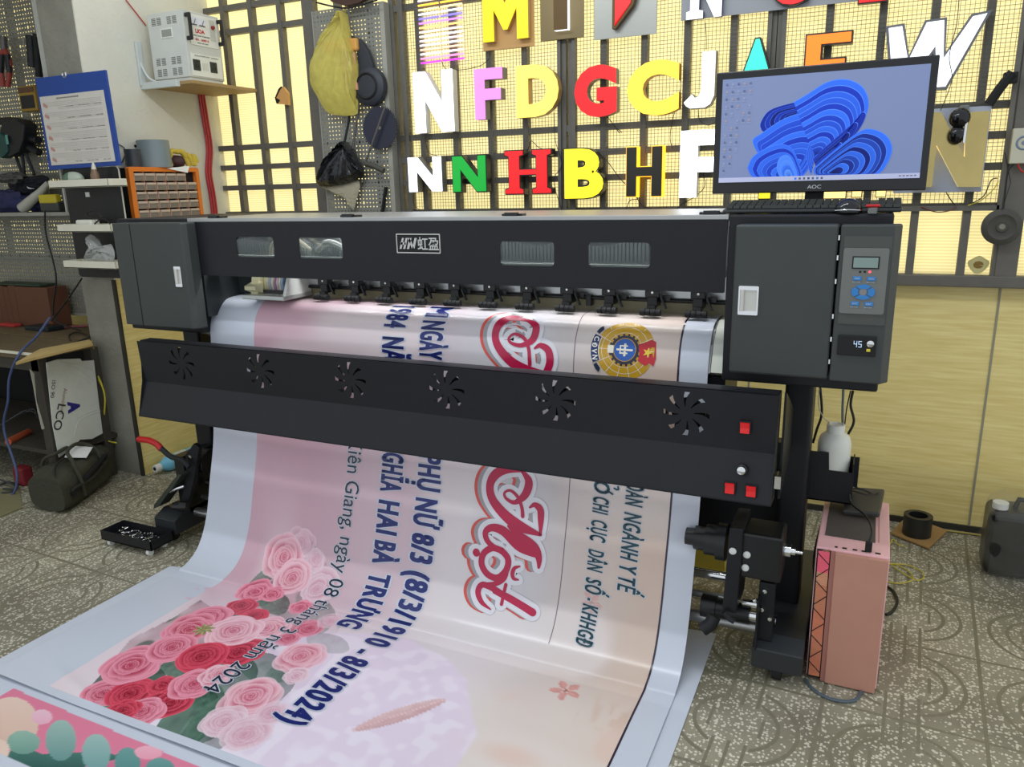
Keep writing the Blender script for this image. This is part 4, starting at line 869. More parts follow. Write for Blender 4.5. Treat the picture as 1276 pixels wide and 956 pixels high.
letter(EP, (1074, -66, 1106, 3), RDL, SB, 'red letter at the right end of the long grey board, barely in view', border=.004, depth=.03)
def pxpoly_(pts, Y): return [(p[0], p[2]) for p in (on(x, y, 1, Y) for x, y in pts)]
# mirror letter N on a grey board
p = on(1120, 133, 1, 3.40); q = on(1226, 238, 1, 3.40); cn = [(1128, 136), (1236, 134), (1222, 240), (1106, 240)]
PB_ = [(p_[0], p_[2]) for p_ in (on(a, b, 1, 3.40) for a, b in cn)]
xa, xb = on(1118, 190, 1, 3.4)[0], on(1229, 190, 1, 3.4)[0]; za, zb_ = on(1170, 240, 1, 3.4)[2], on(1190, 134, 1, 3.4)[2]
t = thing('mirror_letter', ((xa+xb)/2, 3.44, za), 'big gold mirror letter N on a blue grey board, right of the monitor', 'letter')
MB().bx(xa, xb, 3.405, 3.44, za, zb_).build('back_board', K('blue_grey_board', (150, 158, 178), .4), t, bevel=.002)
xl = on(1140, 190, 1, 3.36)[0]; xr_ = on(1222, 190, 1, 3.36)[0]; w = xr_-xl; z0_, z1_ = on(1190, 233, 1, 3.36)[2], on(1200, 138, 1, 3.36)[2]; hh = z1_-z0_
NB = [(0, 0), (.24, 0), (.27, .56), (.62, .02), (1, .02), (1, .99), (.66, 1), (.66, .42), (.36, 1), (0, .98)]
NQ = pxpoly_([(1140, 140), (1173, 140), (1202, 196), (1204, 150), (1208, 140), (1234, 138), (1222, 233), (1194, 233), (1167, 181), (1161, 233), (1135, 234)], 3.366)
v, f = plate([NQ], .019)
MB().add([(a[0], 3.386-a[2], a[1]) for a in v], f).build('letter_return', emat('halo_warm', (255, 236, 180), .35), t)
v, f = plate([NQ], .001)
MB().add([(a[0], 3.365-a[2], a[1]) for a in v], f).build('letter_face', K('gold_mirror', (190, 170, 110), .18, .85, var=.15), t)
# black clip lamp on top of it
t = thing('spot_lamp', (on(1196, 170, 1, 3.33)[0], 3.35, on(1196, 180, 1, 3.33)[2]), 'small glossy black spot lamp clamped to the gold mirror letter', 'lamp')
GB = K('glossy_black', (14, 14, 18), .12)
MB().ball(on(1196, 147, 1, 3.33), (.035, .03, .035)).build('lamp_head', GB, t, smooth=True)
MB().ball(on(1192, 168, 1, 3.335), (.028, .025, .034)).build('lamp_body', GB, t, smooth=True)
MB().bx(on(1196, 135, 1, 3.33)[0], on(1208, 135, 1, 3.33)[0], 3.33, 3.40, on(1200, 142, 1, 3.33)[2], on(1200, 131, 1, 3.33)[2]).build('clamp', K('grey_clamp', (110, 112, 108), .4), t, bevel=.004)
MB().tube([on(1206, 140, 1, 3.32), on(1201, 178, 1, 3.32)], .005, 8).build('bright_rod', CHROME, t)
# bundle of neon tubes
a = on(518, 2, 1, 3.42); b = on(579, 76, 1, 3.42)
t = thing('neon_sample', ((a[0]+b[0])/2, 3.44, b[2]), 'clear board of stacked coloured neon tubes above the white N', 'neon sign')
MB().bx(a[0], b[0], 3.434, 3.437, b[2]-.01, a[2]+.1).build('clear_board', K('clear_acrylic', (235, 230, 240), .1, trans=.9, alpha=.25), t)
nc = [(255, 246, 235), (255, 226, 210), (255, 190, 60), (255, 224, 150), (210, 226, 255), (120, 110, 255), (200, 120, 240), (255, 190, 110), (255, 226, 200), (255, 250, 245), (255, 200, 210), (235, 240, 255), (255, 176, 150), (245, 240, 255), (255, 130, 190), (235, 60, 240)]
for k, c in enumerate(nc):
    z = a[2]+.02-(a[2]+.02-b[2]-.01)*k/(len(nc)-1); m_ = K('neon_%d' % k, c, .4, emis=1.5 if k < 15 else 1.0, ecol=c)
    MB().tube([(a[0]+.01, 3.425, z), ((a[0]+b[0])/2-.006, 3.425, z+.002)], .0042, 8).tube([((a[0]+b[0])/2+.006, 3.425, z+.002), (b[0]-.006, 3.425, z+.004)], .0042, 8).build('neon_tube', m_, t)
# thin cables running down the mesh
CAB = K('black_cable', (24, 24, 24), .5)
def cable(px, Y, r, label, m_=CAB, name='cable', group=None, cat='cable'):
    o = MB().tube([on(x, y, 1, Y) if Y is not None else on(x, y, 2, .006) for x, y in px], r, 7, sm=True).build(name, m_, smooth=True); return tag(o, label, cat, group)
cable([(550, 75), (556, 86), (575, 87), (598, 82), (610, 72), (609, 60)], 3.43, .0016, 'thin dark cable looping from the neon board to the M board', group='thin cables over the mesh')
cable([(752, 140), (762, 152), (772, 166), (768, 160), (775, 165)], 3.43, .0018, 'curled cable end hanging below the red G', group='thin cables over the mesh')
cable([(846, 90), (848, 110), (838, 150), (835, 172), (838, 185)], 3.43, .0016, 'thin cable running down between the C and the J', group='thin cables over the mesh')
cable([(655, 195), (660, 180), (663, 176), (672, 184), (690, 190)], 3.43, .0016, 'cable peaking above the red serif H', group='thin cables over the mesh')
cable([(690, 140), (692, 175), (700, 205), (690, 225), (700, 262)], 3.43, .0014, 'thin cable hanging between the red H and the yellow B', group='thin cables over the mesh')
cable([(752, 195), (762, 208), (772, 222), (780, 230)], 3.43, .0018, 'dark cable sagging from the yellow B to the black H', group='thin cables over the mesh')
cable([(780, 262), (785, 250), (795, 248), (790, 240), (800, 256), (812, 260)], 3.42, .0018, 'tangle of cable under the black H', group='thin cables over the mesh')
cable([(870, 135), (872, 150), (882, 156), (893, 152)], 3.43, .0016, 'short cable below the white J', group='thin cables over the mesh')
cable([(880, 62), (880, 45), (879, 28)], 3.43, .0014, 'thin cable between the slab N board and the white J', group='thin cables over the mesh')
cable([(876, 215), (878, 232), (866, 245), (850, 254), (842, 262)], 3.43, .0016, 'thin looped cable under the glaring white F', group='thin cables over the mesh')
cable([(515, 240), (516, 255), (524, 262)], 3.43, .0014, 'thin cable under the small white N', group='thin cables over the mesh')
cable([(530, 175), (534, 190), (545, 194)], 3.43, .0014, 'thin cable above the small white N', group='thin cables over the mesh')
cable([(1195, 0), (1192, 30), (1183, 70), (1186, 100), (1172, 138)], 3.36, .0014, 'thin cable crossing the big white W')
cable([(1212, 253), (1226, 244), (1235, 225), (1243, 222)], 3.42, .002, 'pair of cables drooping right of the mirror N', group='cables right of the mirror letter')
cable([(1206, 256), (1222, 250), (1238, 236), (1244, 226)], 3.425, .002, 'yellow cable drooping under the mirror N', K('yellow_cable', (206, 190, 60), .5), group='cables right of the mirror letter')
cable([(1148, 258), (1165, 264), (1182, 263), (1192, 258)], 3.43, .002, 'reddish cable along the mesh foot below the mirror N', K('red_brown_cable', (110, 50, 40), .5))
cable([(1178, 238), (1184, 248), (1190, 256)], 3.43, .002, 'short black cable below the mirror N')
# hanging disc, stain, power supply, bracket at the right
c = on(1248.5, 283, 1, 3.40)
t = thing('grinding_disc', (c[0], 3.42, c[2]-.065), 'dark ribbed round disc hanging on a loop of wire at the far right', 'disc')
MB().lathe([(0, -.004), (.018, -.004), (.02, .0), (.034, .002), (.046, -.004), (.058, .0), (.066, .004), (.066, .018), (0, .018)], c, (0, 1, 0), 40).build('disc_body', K('dark_rubber', (70, 68, 60), .6), t, smooth=True)
MB().lathe([(0, -.007), (.008, -.007), (.011, -.004)], c, (0, 1, 0), 20).build('hub', K('grey_hub', (130, 126, 112), .4), t, smooth=True)
MB().tube([c+np.array([-.006, .0, .062]), c+np.array([.01, .01, .16]), on(1252, 190, 1, 3.42)], .0016, 6).build('wire_loop', CAB, t)
c = on(1219, 330, 1, WY-.013); pts = [(c[0]+.035*math.cos(a)*(1+.12*math.sin(3*a)), c[2]+.032*math.sin(a)*(1+.1*math.cos(4*a))) for a in np.linspace(0, 2*PI, 24, endpoint=False)]
tag(MB().prism(pts, 1, WY-.0165, WY-.0125).add([(c[0], WY-.018, c[2])]+[(c[0]+.018*math.cos(a), WY-.0168, c[2]+.015*math.sin(a)) for a in np.linspace(0, 6, 9)], [(0, i, i+1) for i in range(1, 9)], 1).build('putty_patch', [K('putty', (226, 214, 150), .8), K('putty_brown', (150, 120, 60), .8)]), 'round patch of putty on the glazing under the grinding disc', 'patch')
a = on(1263, 160, 1, 3.40); b = on(1300, 203, 1, 3.40)
t = thing('power_supply', ((a[0]+b[0])/2, 3.44, b[2]), 'pale metal power supply with a round fan at the right edge', 'power supply')
MB().bx(a[0], b[0], 3.40, 3.44, b[2], a[2]).build('case', K('pale_metal', (196, 192, 170), .4, .3), t, bevel=.003)
c = on(1276, 178, 1, 3.40)
MB().lathe([(.018, 0), (.022, -.003), (.026, 0)], c, (0, 1, 0), 24).lathe([(0, -.002), (.008, -.002), (.008, 0)], c, (0, 1, 0), 16).build('fan_grille', K('fan_blue_grey', (120, 132, 150), .4), t, smooth=True)
cable([(1268, 204), (1272, 212), (1280, 216)], 3.41, .003, 'red wire loop under the power supply', K('red_cable', (190, 50, 44), .4))
cable([(1264, 204), (1256, 216), (1252, 250), (1250, 268)], 3.42, .0018, 'thin black cable dropping from the power supply')
t = thing('clamp_arm', (on(1245, 115, 1, 3.40)[0], 3.43, on(1240, 132, 1, 3.4)[2]), 'dark angled clamp arm fixed to the grille at the right edge', 'bracket')
MB().tube([on(1232, 130, 1, 3.41), on(1246, 110, 1, 3.40), on(1262, 90, 1, 3.39)], .017, 8).build('tube_arm', MATTE, t)
MB().bx(on(1250, 100, 1, 3.40)[0], on(1268, 100, 1, 3.40)[0], 3.39, 3.43, on(1258, 104, 1, 3.4)[2], on(1258, 90, 1, 3.4)[2]).build('jaw', MATTE, t, bevel=.003)

# ------------------------------------------------------------------ perforated board and what hangs on it
t = thing('pegboard', (-2.46, 3.40, 1.33), 'tall grey perforated board between the windows, hung with bags and a saw blade', 'pegboard')
mb = MB(); pegmesh(mb, -2.667, 1.337, 20, 49, .0202, 3.40, .0035, 5)
pb = mb.build('perforated_sheet', K('peg_grey', (140, 140, 132), .5, .3), t)
MB().bx(-2.672, -2.667, 3.398, 3.446, 1.337, 2.327).bx(-2.264, -2.24, 3.398, 3.446, 1.337, 2.327).build('edge_fold', K('peg_grey_pale', (170, 168, 156), .5, .3), t)
HY = 3.36
def pxpoly(pts, Y): return [(p[0], p[2]) for p in (on(x, y, 1, Y) for x, y in pts)]
def blob(pts, Y, th, name, m_, parent, puff=.6, seed=0, crease=.12, n=18, top=None, **k):
    """a stuffed bag: outline given in the photo, puffed to thickness th"""
    P_ = pxpoly(pts, Y); cx = sum(p[0] for p in P_)/len(P_); cz = sum(p[1] for p in P_)/len(P_)
    if top: cx, cz = pxpoly([top], Y)[0]
    n_ = len(P_); vs = []; fs = []; R = 7
    for side in (1, -1):
        for r in range(R+1):
            q = r/R
            for i in range(n_):
                x = cx+(P_[i][0]-cx)*q; z = cz+(P_[i][1]-cz)*q; hgt = th*math.sqrt(max(0, 1-q**2.4)) if not top else th*1.3*q**.7*math.sqrt(max(0, 1-q**5))+.006*(1-q)
                hgt *= 1+crease*3*noise.noise(Vector((i*1.3+seed, r*.5, seed)))
                vs.append((x, Y-side*hgt*(1 if side > 0 else puff), z))
    for s_ in range(2):
        o = s_*(R+1)*n_
        for r in range(R):
            for i in range(n_): fs.append((o+r*n_+i, o+r*n_+(i+1) % n_, o+(r+1)*n_+(i+1) % n_, o+(r+1)*n_+i))
    return MB().add(vs, fs).build(name, m_, parent, smooth=True, **k)
def outline(pts, n=5): 
    P3 = smooth_path([Vector((x, y, 0)) for x, y in pts]+[Vector((*pts[0], 0))], n); return [(p.x, p.y) for p in P3[:-1]]
YBAG = K('yellow_film', (230, 216, 112), .18, trans=.2, alpha=.74, var=.25, scale=25, bump=.8, bscale=25)
t = thing('yellow_bag', (on(415, 140, 1, 3.34)[0], 3.38, on(415, 145, 1, 3.34)[2]), 'translucent yellow plastic bag hanging full from the top of the pegboard', 'bag')
blob(outline([(430, 16), (434, 40), (440, 62), (447, 95), (443, 125), (445, 142), (425, 144), (408, 140), (396, 122), (386, 100), (392, 75), (402, 50), (418, 28), (425, 14)]), 3.345, .045, 'bag_film', YBAG, t, top=(428, 22), crease=.1)
MB().bx(*sorted((on(403, 60, 1, 3.35)[0], on(446, 60, 1, 3.35)[0])), 3.34, 3.37, on(420, 66, 1, 3.35)[2], on(420, 50, 1, 3.35)[2]).build('orange_roll', K('orange_card', (216, 160, 80), .6), t, bevel=.01)
for k, (x, c) in enumerate(((427, (190, 90, 60)), (432, (210, 190, 170)), (437, (150, 60, 50)), (441, (200, 150, 110)))): MB().tube([on(x, 66, 1, 3.34), on(x+4, 112, 1, 3.34)], .008, 8).build('packed_stick', K('stick_%d' % k, c, .6), t)
MB().tube([on(428, 18, 1, 3.36), on(432, 6, 1, 3.37)], .006, 8).build('knot', YBAG, t)
cable([(394, 3), (415, 8), (432, 10), (446, 7), (470, 0)], 3.33, .004, 'dark strap stretched along the top of the pegboard', MATTE, 'strap', cat='strap')
tag(MB().prism(pxpoly([(405, -8), (415, 3), (432, 8), (448, 4), (468, -8)], 3.34), 1, 3.33, 3.36).build('brown_basket', K('dark_brown', (70, 44, 34), .7)), 'dark brown underside of a basket at the top of the pegboard', 'basket')
t = tag(MB().prism(pxpoly(outline([(438, 44), (450, 50), (460, 65), (466, 85), (463, 100), (452, 106), (445, 98), (448, 80), (446, 62), (440, 52)]), 3.375), 1, 3.36, 3.39).build('curved_guard', K('slate_black', (44, 48, 56), .5), bevel=.004), 'curved black guard plate hanging behind the yellow bag', 'guard')
c = on(461, 108, 1, 3.37)
t = thing('speaker_drum', (c[0], 3.39, c[2]-.08), 'round black drum with ringed face hanging in front of the pegboard', 'drum')
MB().lathe([(0, -.03), (.05, -.03), (.075, -.026), (.09, -.015), (.092, .015), (0, .02)], c, (0, 1, 0), 36).build('drum_body', K('slate_black'), t, smooth=True)
MB().lathe([(.052, -.032), (.058, -.036), (.064, -.031)], c, (0, 1, 0), 36).build('ring', MATTE, t, smooth=True)
c = on(474, 159.5, 1, 3.37); pts = []
for k in range(56):
    a = k*2*PI/56; pts += [(c[0]+.097*math.cos(a), c[2]+.097*math.sin(a)), (c[0]+.106*math.cos(a+.08), c[2]+.106*math.sin(a+.08)), (c[0]+.097*math.cos(a+.085), c[2]+.097*math.sin(a+.085))]
t = thing('saw_blade', (c[0], 3.378, c[2]-.105), 'dark toothed circular saw blade on the right of the pegboard', 'saw blade')
MB().prism(pts, 1, 3.365, 3.369).build('toothed_disc', K('blade_navy', (50, 52, 66), .4, .4), t)
MB().lathe([(0, -.003), (.008, -.003), (.008, 0)], (c[0], 3.365, c[2]), (0, 1, 0), 16).build('arbor_hole', K('grey_hub'), t)
t = thing('scraper', (on(466, 205, 1, 3.34)[0], 3.36, on(470, 215, 1, 3.34)[2]), 'long thin steel rod with a dark round handle across the saw blade', 'tool')
MB().tube([on(480, 132, 1, 3.34), on(455, 204, 1, 3.34)], .005, 8).build('rod', K('dull_steel', (104, 98, 96), .4, .5), t)
MB().tube([on(456, 204, 1, 3.34), on(466, 207, 1, 3.34), on(478, 213, 1, 3.34)], .014, 12).build('handle', K('dark_rubber'), t, smooth=True)
BBAG = K('black_film', (34, 35, 38), .22, var=.2, bump=1.0, bscale=22)
t = thing('black_bag', (on(425, 230, 1, 3.34)[0], 3.38, on(425, 238, 1, 3.34)[2]), 'shiny black plastic bag tied at the top, hanging low on the pegboard', 'bag')
blob(outline([(430, 176), (440, 188), (450, 205), (453, 218), (438, 226), (420, 231), (398, 232), (396, 222), (404, 205), (418, 188)]), 3.35, .045, 'bag_body', BBAG, t, seed=4, crease=.2, top=(430, 181))
MB().tube([on(429, 178, 1, 3.345), on(433, 160, 1, 3.36), on(436, 142, 1, 3.37)], .006, 8).build('tie', MATTE, t)
tag(blob(outline([(400, 233), (425, 228), (448, 226), (444, 250), (440, 262), (432, 250), (418, 242)], 3), 3.375, .015, 'crumpled_cloth', K('beige_cloth', (178, 170, 146), .9, bump=.6, bscale=40), None, seed=9), 'crumpled beige cloth hanging out below the black bag', 'cloth')
tag(MB().tube([on(447, 130, 1, 3.36), on(440, 185, 1, 3.36)], .0065, 8).build('steel_bar', K('dull_steel')), 'thin dark bar hanging behind the tied black bag', 'bar')
tag(MB().bx(0, .011, 3.37, 3.385, 0, .135).build('square_bar', MATTE), 'short black square bar leaning at the foot of the pegboard', 'bar')
o = bpy.data.objects['square_bar']; p = on(475, 266, 1, 3.375); o.location = (p[0], 3.385, p[2]); o.rotation_euler = (0, .24, 0)
# orange magnet on the window bar
t = thing('magnet_square', (on(352, 130, 1, 3.43)[0], 3.44, on(352, 131, 1, 3.43)[2]), 'orange arrow shaped welding magnet stuck on a window bar', 'magnet')
MB().prism(pxpoly([(345, 122), (350, 112), (353, 108), (359, 116), (360, 131), (347, 129.5), (350, 125)], 3.425), 1, 3.42, 3.438).build('magnet_body', K('magnet_orange', (216, 160, 92), .5), t)
MB().prism(pxpoly([(343.5, 122), (348, 111), (351, 108), (353, 108), (350, 112), (345, 122), (350, 125), (347, 129.5), (345.5, 129)], 3.425), 1, 3.418, 3.44).build('magnet_edge', MATTE, t)
# red cables down the corner
for k, (a, b) in enumerate(((247, 262), (250, 265), (253, 268))):
    pts = [on(a+x, y, 0, -3.442) for x, y in ((0, 112), (6, 150), (11, 185), (10, 215), (14, 240), (17, 262), (17, 272))]
    tag(MB().tube(pts, .006, 8, sm=True).build('red_wiring', K('wiring_red', (196, 60, 66), .4), smooth=True), ('leftmost', 'middle', 'rightmost')[k]+' of the three red cables dropping down the wall corner', 'cable', 'red cables in the wall corner')
tag(MB().tube([on(x, y, 0, -3.445) for x, y in ((157, 0), (168, 14), (182, 32))], .003, 7, sm=True).build('red_wiring', K('wiring_red')), 'thin red cable running to the voltage stabiliser', 'cable')

# ------------------------------------------------------------------ stabiliser on its shelf
SBX = (-3.395, -3.15, 3.02, 3.25, 2.005, 2.325)
t = thing('wall_shelf', (-3.3, 3.2, 1.97), 'wooden board on a white steel bracket under the voltage stabiliser', 'shelf')
MB().bx(-3.45, -3.12, 3.0, 3.47, 1.982, 1.998).build('board', K('shelf_ply', (170, 140, 92), .6, stretch=(8, 1, 8)), t, bevel=.001)
MB().bx(-3.448, -3.20, 2.975, 2.999, 1.972, 2.004).bx(-3.448, -3.435, 2.97, 3.0, 1.99, 2.20).tube([(-3.44, 2.985, 2.10), (-3.40, 2.985, 2.03), (-3.34, 2.985, 2.0)], .006, 8, sm=True).build('bracket', K('bracket_white', (206, 212, 208), .4), t, bevel=.002)
t = thing('voltage_stabiliser', (-3.27, 3.135, 1.998), 'grey white box with vents, meters and two sockets standing on the wall shelf', 'stabiliser')
CB = K('stabiliser_grey', (206, 208, 200), .45)
x0, x1, y0, y1, z0, z1 = SBX
MB().bx(x0, x1, y0, y1, z0+.012, z1).bx(x0+.005, x1-.005, y0+.005, y1-.005, z0-.006, z0+.012).build('case', CB, t, bevel=.003)
mb = MB()
for (cx, cz) in ((.25, .86), (.68, .86), (.25, .28), (.68, .28), (.25, .12), (.68, .12)):
    for d in (-.075, .075):
        for k in range(6): xx = x0+(cx+d)*(x1-x0); mb.bx(xx-.014, xx+.014, y0-.0008, y0+.001, z0+cz*(z1-z0)+k*.006-.012, z0+cz*(z1-z0)+k*.006-.0095)
mb.build('vents', K('vent_dark', (60, 62, 60), .6), t)
MB().bx(x0+.085, x0+.165, y0-.003, y0+.001, z0+.20, z0+.245).build('recess_frame', K('frame_pale', (226, 228, 218), .4), t)
MB().bx(x0+.092, x0+.158, y0-.0035, y0-.0028, z0+.206, z0+.239).build('recess', K('recess_grey', (150, 152, 142), .6), t)
XF = x1
MB().bx(XF-.001, XF+.003, y0+.03, y1-.02, z0+.165, z1-.012).build('control_label', K('label_cream', (232, 232, 220), .4), t)
MB().bx(XF, XF+.004, y0+.02, y1-.015, z0+.02, z0+.125).build('socket_panel', K('label_cream'), t)
def xtext(mb, body, y0_, y1_, z0_, z1_, x, off=.02):
    v, f = text(body, .0003, off); v = fit(v, y0_, y1_, z0_, z1_); mb.add([(x+a[2], a[0], a[1]) for a in v], f)
mb = MB(); xtext(mb, 'LIOA', y0+.065, y0+.125, z0+.222, z0+.242, XF+.0035, .04); mb.build('maker_lettering', K('print_red', (196, 30, 40), .5), t); mb = MB(); xtext(mb, 'SH - 3000 II', y0+.06, y0+.145, z0+.187, z0+.198, XF+.0035, .03); mb.build('model_lettering', K('print_red', (196, 30, 40), .5), t)
mb = MB(); xtext(mb, 'VOLTAGE STABILIZER', y0+.05, y0+.155, z0+.207, z0+.214, XF+.0035); mb.build('small_lettering', K('print_grey', (90, 90, 90), .5), t)
mb = MB(); xtext(mb, 'INPUT 90V-250V', y0+.07, y0+.14, z0+.174, z0+.18, XF+.0035); mb.build('input_lettering', K('print_grey'), t)
mb = MB(); xtext(mb, 'OUTPUT 220V', y0+.04, y0+.2, z0+.112, z0+.118, XF+.0045); mb.build('output_lettering', K('print_grey'), t)
for ya in (.035, .088):
    m_ = MB().bx(XF+.002, XF+.006, y0+ya, y0+ya+.046, z0+.255, z0+.296).build('meter', K('meter_face', (226, 228, 236), .2), t, bevel=.001)
    MB().tube([(XF+.007, y0+ya+.023, z0+.262), (XF+.007, y0+ya+.036, z0+.286)], .0012, 6).bx(XF+.006, XF+.0065, y0+ya+.004, y0+ya+.042, z0+.257, z0+.262).build('needle', MATTE, m_)
MB().bx(XF+.002, XF+.005, y0+.16, y0+.195, z0+.2, z0+.297).build('selector_plate', K('plate_grey', (206, 204, 190), .4), t, bevel=.001)
MB().lathe([(0, 0), (.010, 0), (.008, .012), (0, .012)], (XF+.005, y0+.178, z0+.262), (1, 0, 0), 14).build('selector_knob', K('knob_red', (150, 40, 40), .4), t)
for yy in (y0+.012, y1-.012):
    MB().bx(XF, XF+.03, yy-.007, yy+.007, z0+.18, z0+.2).bx(XF, XF+.03, yy-.007, yy+.007, z0+.285, z0+.305).bx(XF+.02, XF+.036, yy-.007, yy+.007, z0+.18, z0+.305).build('carry_handle', DARK, t, bevel=.005)
for ya in (.045, .155):
    s_ = MB().bx(XF+.003, XF+.007, y0+ya-.02, y0+ya+.026, z0+.045, z0+.097).build('socket', K('socket_black', (40, 48, 46), .4), t, bevel=.003)
    MB().bx(XF+.0068, XF+.0078, y0+ya-.006, y0+ya-.001, z0+.06, z0+.072).bx(XF+.0068, XF+.0078, y0+ya+.008, y0+ya+.013, z0+.06, z0+.072).bx(XF+.0068, XF+.0078, y0+ya+.001, y0+ya+.006, z0+.08, z0+.088).build('socket_slots', MATTE, s_)
mb = MB()
for k in range(5): mb.bx(XF+.003, XF+.005, y0+.086+k*.008, y0+.090+k*.008, z0+.05, z0+.085)
mb.build('front_vent', K('plate_grey'), t)

# ------------------------------------------------------------------ monitor, keyboard, mouse on the printer
TZ = 1.362; MY = 2.36
t = thing('monitor', (-.17, 2.42, TZ), 'black flat computer monitor showing a blue folded flower, standing on the printer', 'monitor')
m0, m1, mz0, mz1 = -.450, .107, 1.415, 1.749
MB().bx(m0, m1, MY, MY+.012, mz0, mz1).build('bezel', K('monitor_black', (22, 22, 24), .3), t, bevel=.003)
MB().bx(m0+.03, m1-.03, MY+.012, MY+.045, mz0+.03, mz1-.05).build('rear_shell', MATTE, t, bevel=.01)
MB().bx(-.195, -.145, MY+.02, MY+.04, TZ+.008, mz0+.06).build('neck', MATTE, t, bevel=.004)
MB().bx(-.28, -.06, MY-.01, MY+.17, TZ, TZ+.01).build('foot_plate', MATTE, t, bevel=.003)
s0, s1, sz0, sz1 = m0+.018, m1-.018, mz0+.032, mz1-.020
SV = []; SF = []; SCo = []
def spoly(pts, col, lay, fan=None):
    o = len(SV); y = MY-.0006-.00002*lay
    if fan is not None:
        SV.append((*[fan[0]], y, fan[1])); SCo.append((*lin(fan[2]), 1))
        for p in pts: SV.append((p[0], y, p[1])); SCo.append((*lin(col), 1))
        n = len(pts); SF.extend([(o, o+1+i, o+1+(i+1) % n) for i in range(n)])
    else:
        for p in pts: SV.append((p[0], y, p[1])); SCo.append((*lin(col), 1))
        SF.append(tuple(range(o, o+len(pts))))
spoly([(s0, sz0), (s1, sz0), (s1, sz1), (s0, sz1)], (112, 124, 158), 0)
SW_, SH_ = s1-s0, sz1-sz0
def scr(u, v):  # photo zoom coordinates of the picture on the screen
    p = on(840+u*.2665, 60+v*.2665, 1, MY); return p[0], p[2]
lay = 1
def petal(outer, core, cols, n, seed=0):
    """nested folds from an outline towards a core point"""
    global lay
    O = outline(outer, 6)
    for k in range(n):
        q = 1-k/n
        if q < .14: break
        w = .5+.5*math.sin(k*2.4+seed); c = tuple(cols[0][i]*(1-w)+cols[1][i]*w for i in range(3)); lay += 1
        pts = [scr(core[0]+(x-core[0])*q, core[1]+(y-core[1])*(q**1.15)) for x, y in O]
        q2 = q+.009; spoly([scr(core[0]+(x-core[0])*q2, core[1]+(y-core[1])*(q2**1.15)) for x, y in O], (78, 126, 224), lay, (*scr(*core), (34, 70, 176)))
        lay += 1
        f_ = scr(*core); dk = tuple(v*.55 for v in c)
        spoly(pts, c, lay, (f_[0], f_[1], dk))
B1, B2, B3, B4 = (26, 52, 170), (50, 104, 222), (16, 30, 110), (84, 138, 236)
petal([(410, 385), (405, 350), (450, 290), (560, 255), (600, 250), (620, 330), (560, 400), (470, 420)], (560, 320), (B3, B1), 7)
petal([(380, 470), (370, 430), (410, 400), (520, 330), (640, 300), (730, 330), (700, 430), (600, 600), (480, 600), (400, 500)], (560, 560), (B1, B2), 10, 1)
petal([(560, 255), (620, 220), (720, 160), (810, 150), (880, 185), (908, 255), (890, 330), (840, 400), (740, 460), (660, 520), (640, 590), (620, 500), (640, 400), (590, 330)], (660, 500), (B1, B2), 14, 2)
petal([(650, 520), (700, 470), (780, 400), (860, 330), (880, 300), (895, 320), (850, 400), (740, 500), (680, 570)], (670, 560), (B3, B1), 6, .5)
petal([(655, 560), (760, 470), (870, 390), (930, 382), (990, 410), (1017, 465), (1000, 530), (950, 590), (850, 598), (720, 596), (660, 590)], (740, 585), (B3, B2), 11, 1.4)
petal([(345, 560), (370, 510), (430, 470), (500, 450), (550, 470), (580, 530), (590, 604), (450, 604), (370, 602)], (540, 604), (B1, B2), 9, 2.2)
petal([(480, 560), (490, 520), (520, 500), (550, 520), (575, 604), (500, 604)], (540, 604), (B2, B4), 5, .3)
lay += 1
spoly([(s0, sz0), (s1, sz0), (s1, sz0+.013), (s0, sz0+.013)], (164, 168, 196), lay)
lay += 1
for k, c in enumerate(((60, 110, 220), (90, 90, 100), (90, 90, 100), (60, 70, 90), (80, 84, 110), (70, 100, 160), (90, 90, 110))):
    x = s0+SW_*(.40+.022*k); spoly([(x, sz0+.003), (x+.006, sz0+.003), (x+.006, sz0+.009), (x, sz0+.009)], c, lay)
for k in range(5): x = s1-.05+k*.009; spoly([(x, sz0+.005), (x+.006, sz0+.005), (x+.006, sz0+.008), (x, sz0+.008)], (96, 98, 116), lay)
for r in range(13):
    for c in range(5):
        if (c > 2 and r > 5) or (c == 2 and r > 9) or (r+c) % 7 == 6: continue
        x = s0+.010+c*.016; z = sz1-.012-r*.0195
        cc = ((92, 98, 126), (126, 134, 162), (84, 92, 124), (140, 130, 140))[(r*3+c) % 4]
        spoly([(x, z-.006), (x+.006, z-.006), (x+.006, z), (x, z)], cc, lay); spoly([(x-.002, z-.010), (x+.008, z-.010), (x+.008, z-.0085), (x-.002, z-.0085)], (134, 142, 168), lay)
so = colour_mesh('screen', SV, SF, SCo, attr_mat('lit_screen', .45, 0, emis=.46), ORG[t.name], smooth=False); so.parent = t; so.location = (0, 0, 0)
mb = MB(); wall_text(mb, 'AOC', -.188, -.152, mz0+.010, mz0+.020, MY-.0008, off=.01); mb.build('maker_lettering', K('silver_print', (190, 190, 192), .4), t)
t = thing('keyboard', (-.165, 2.27, TZ), 'black keyboard lying in front of the monitor on the printer', 'keyboard')
mb = MB().prism([(2.215, TZ+.002), (2.215, TZ+.012), (2.345, TZ+.030), (2.345, TZ+.010)], 0, -.392, .052); mb.build('keyboard_base', K('keyboard_black', (34, 36, 36), .45), t, bevel=.004)
kb = MB()
for r in range(6):
    y = 2.225+r*.0195; z = TZ+.0135+(y-2.215)*.138; x = -.384
    while x < .036:
        w = .0165 if not (r == 0 and -.30 < x < -.22) else .09
        if not (-.09 < x < -.084 or -.025 < x < -.018): kb.bx(x, x+w, y, y+.0165, z, z+.007)
        x += w+.0025
kb.build('keys', K('key_cap', (58, 60, 56), .5), t)
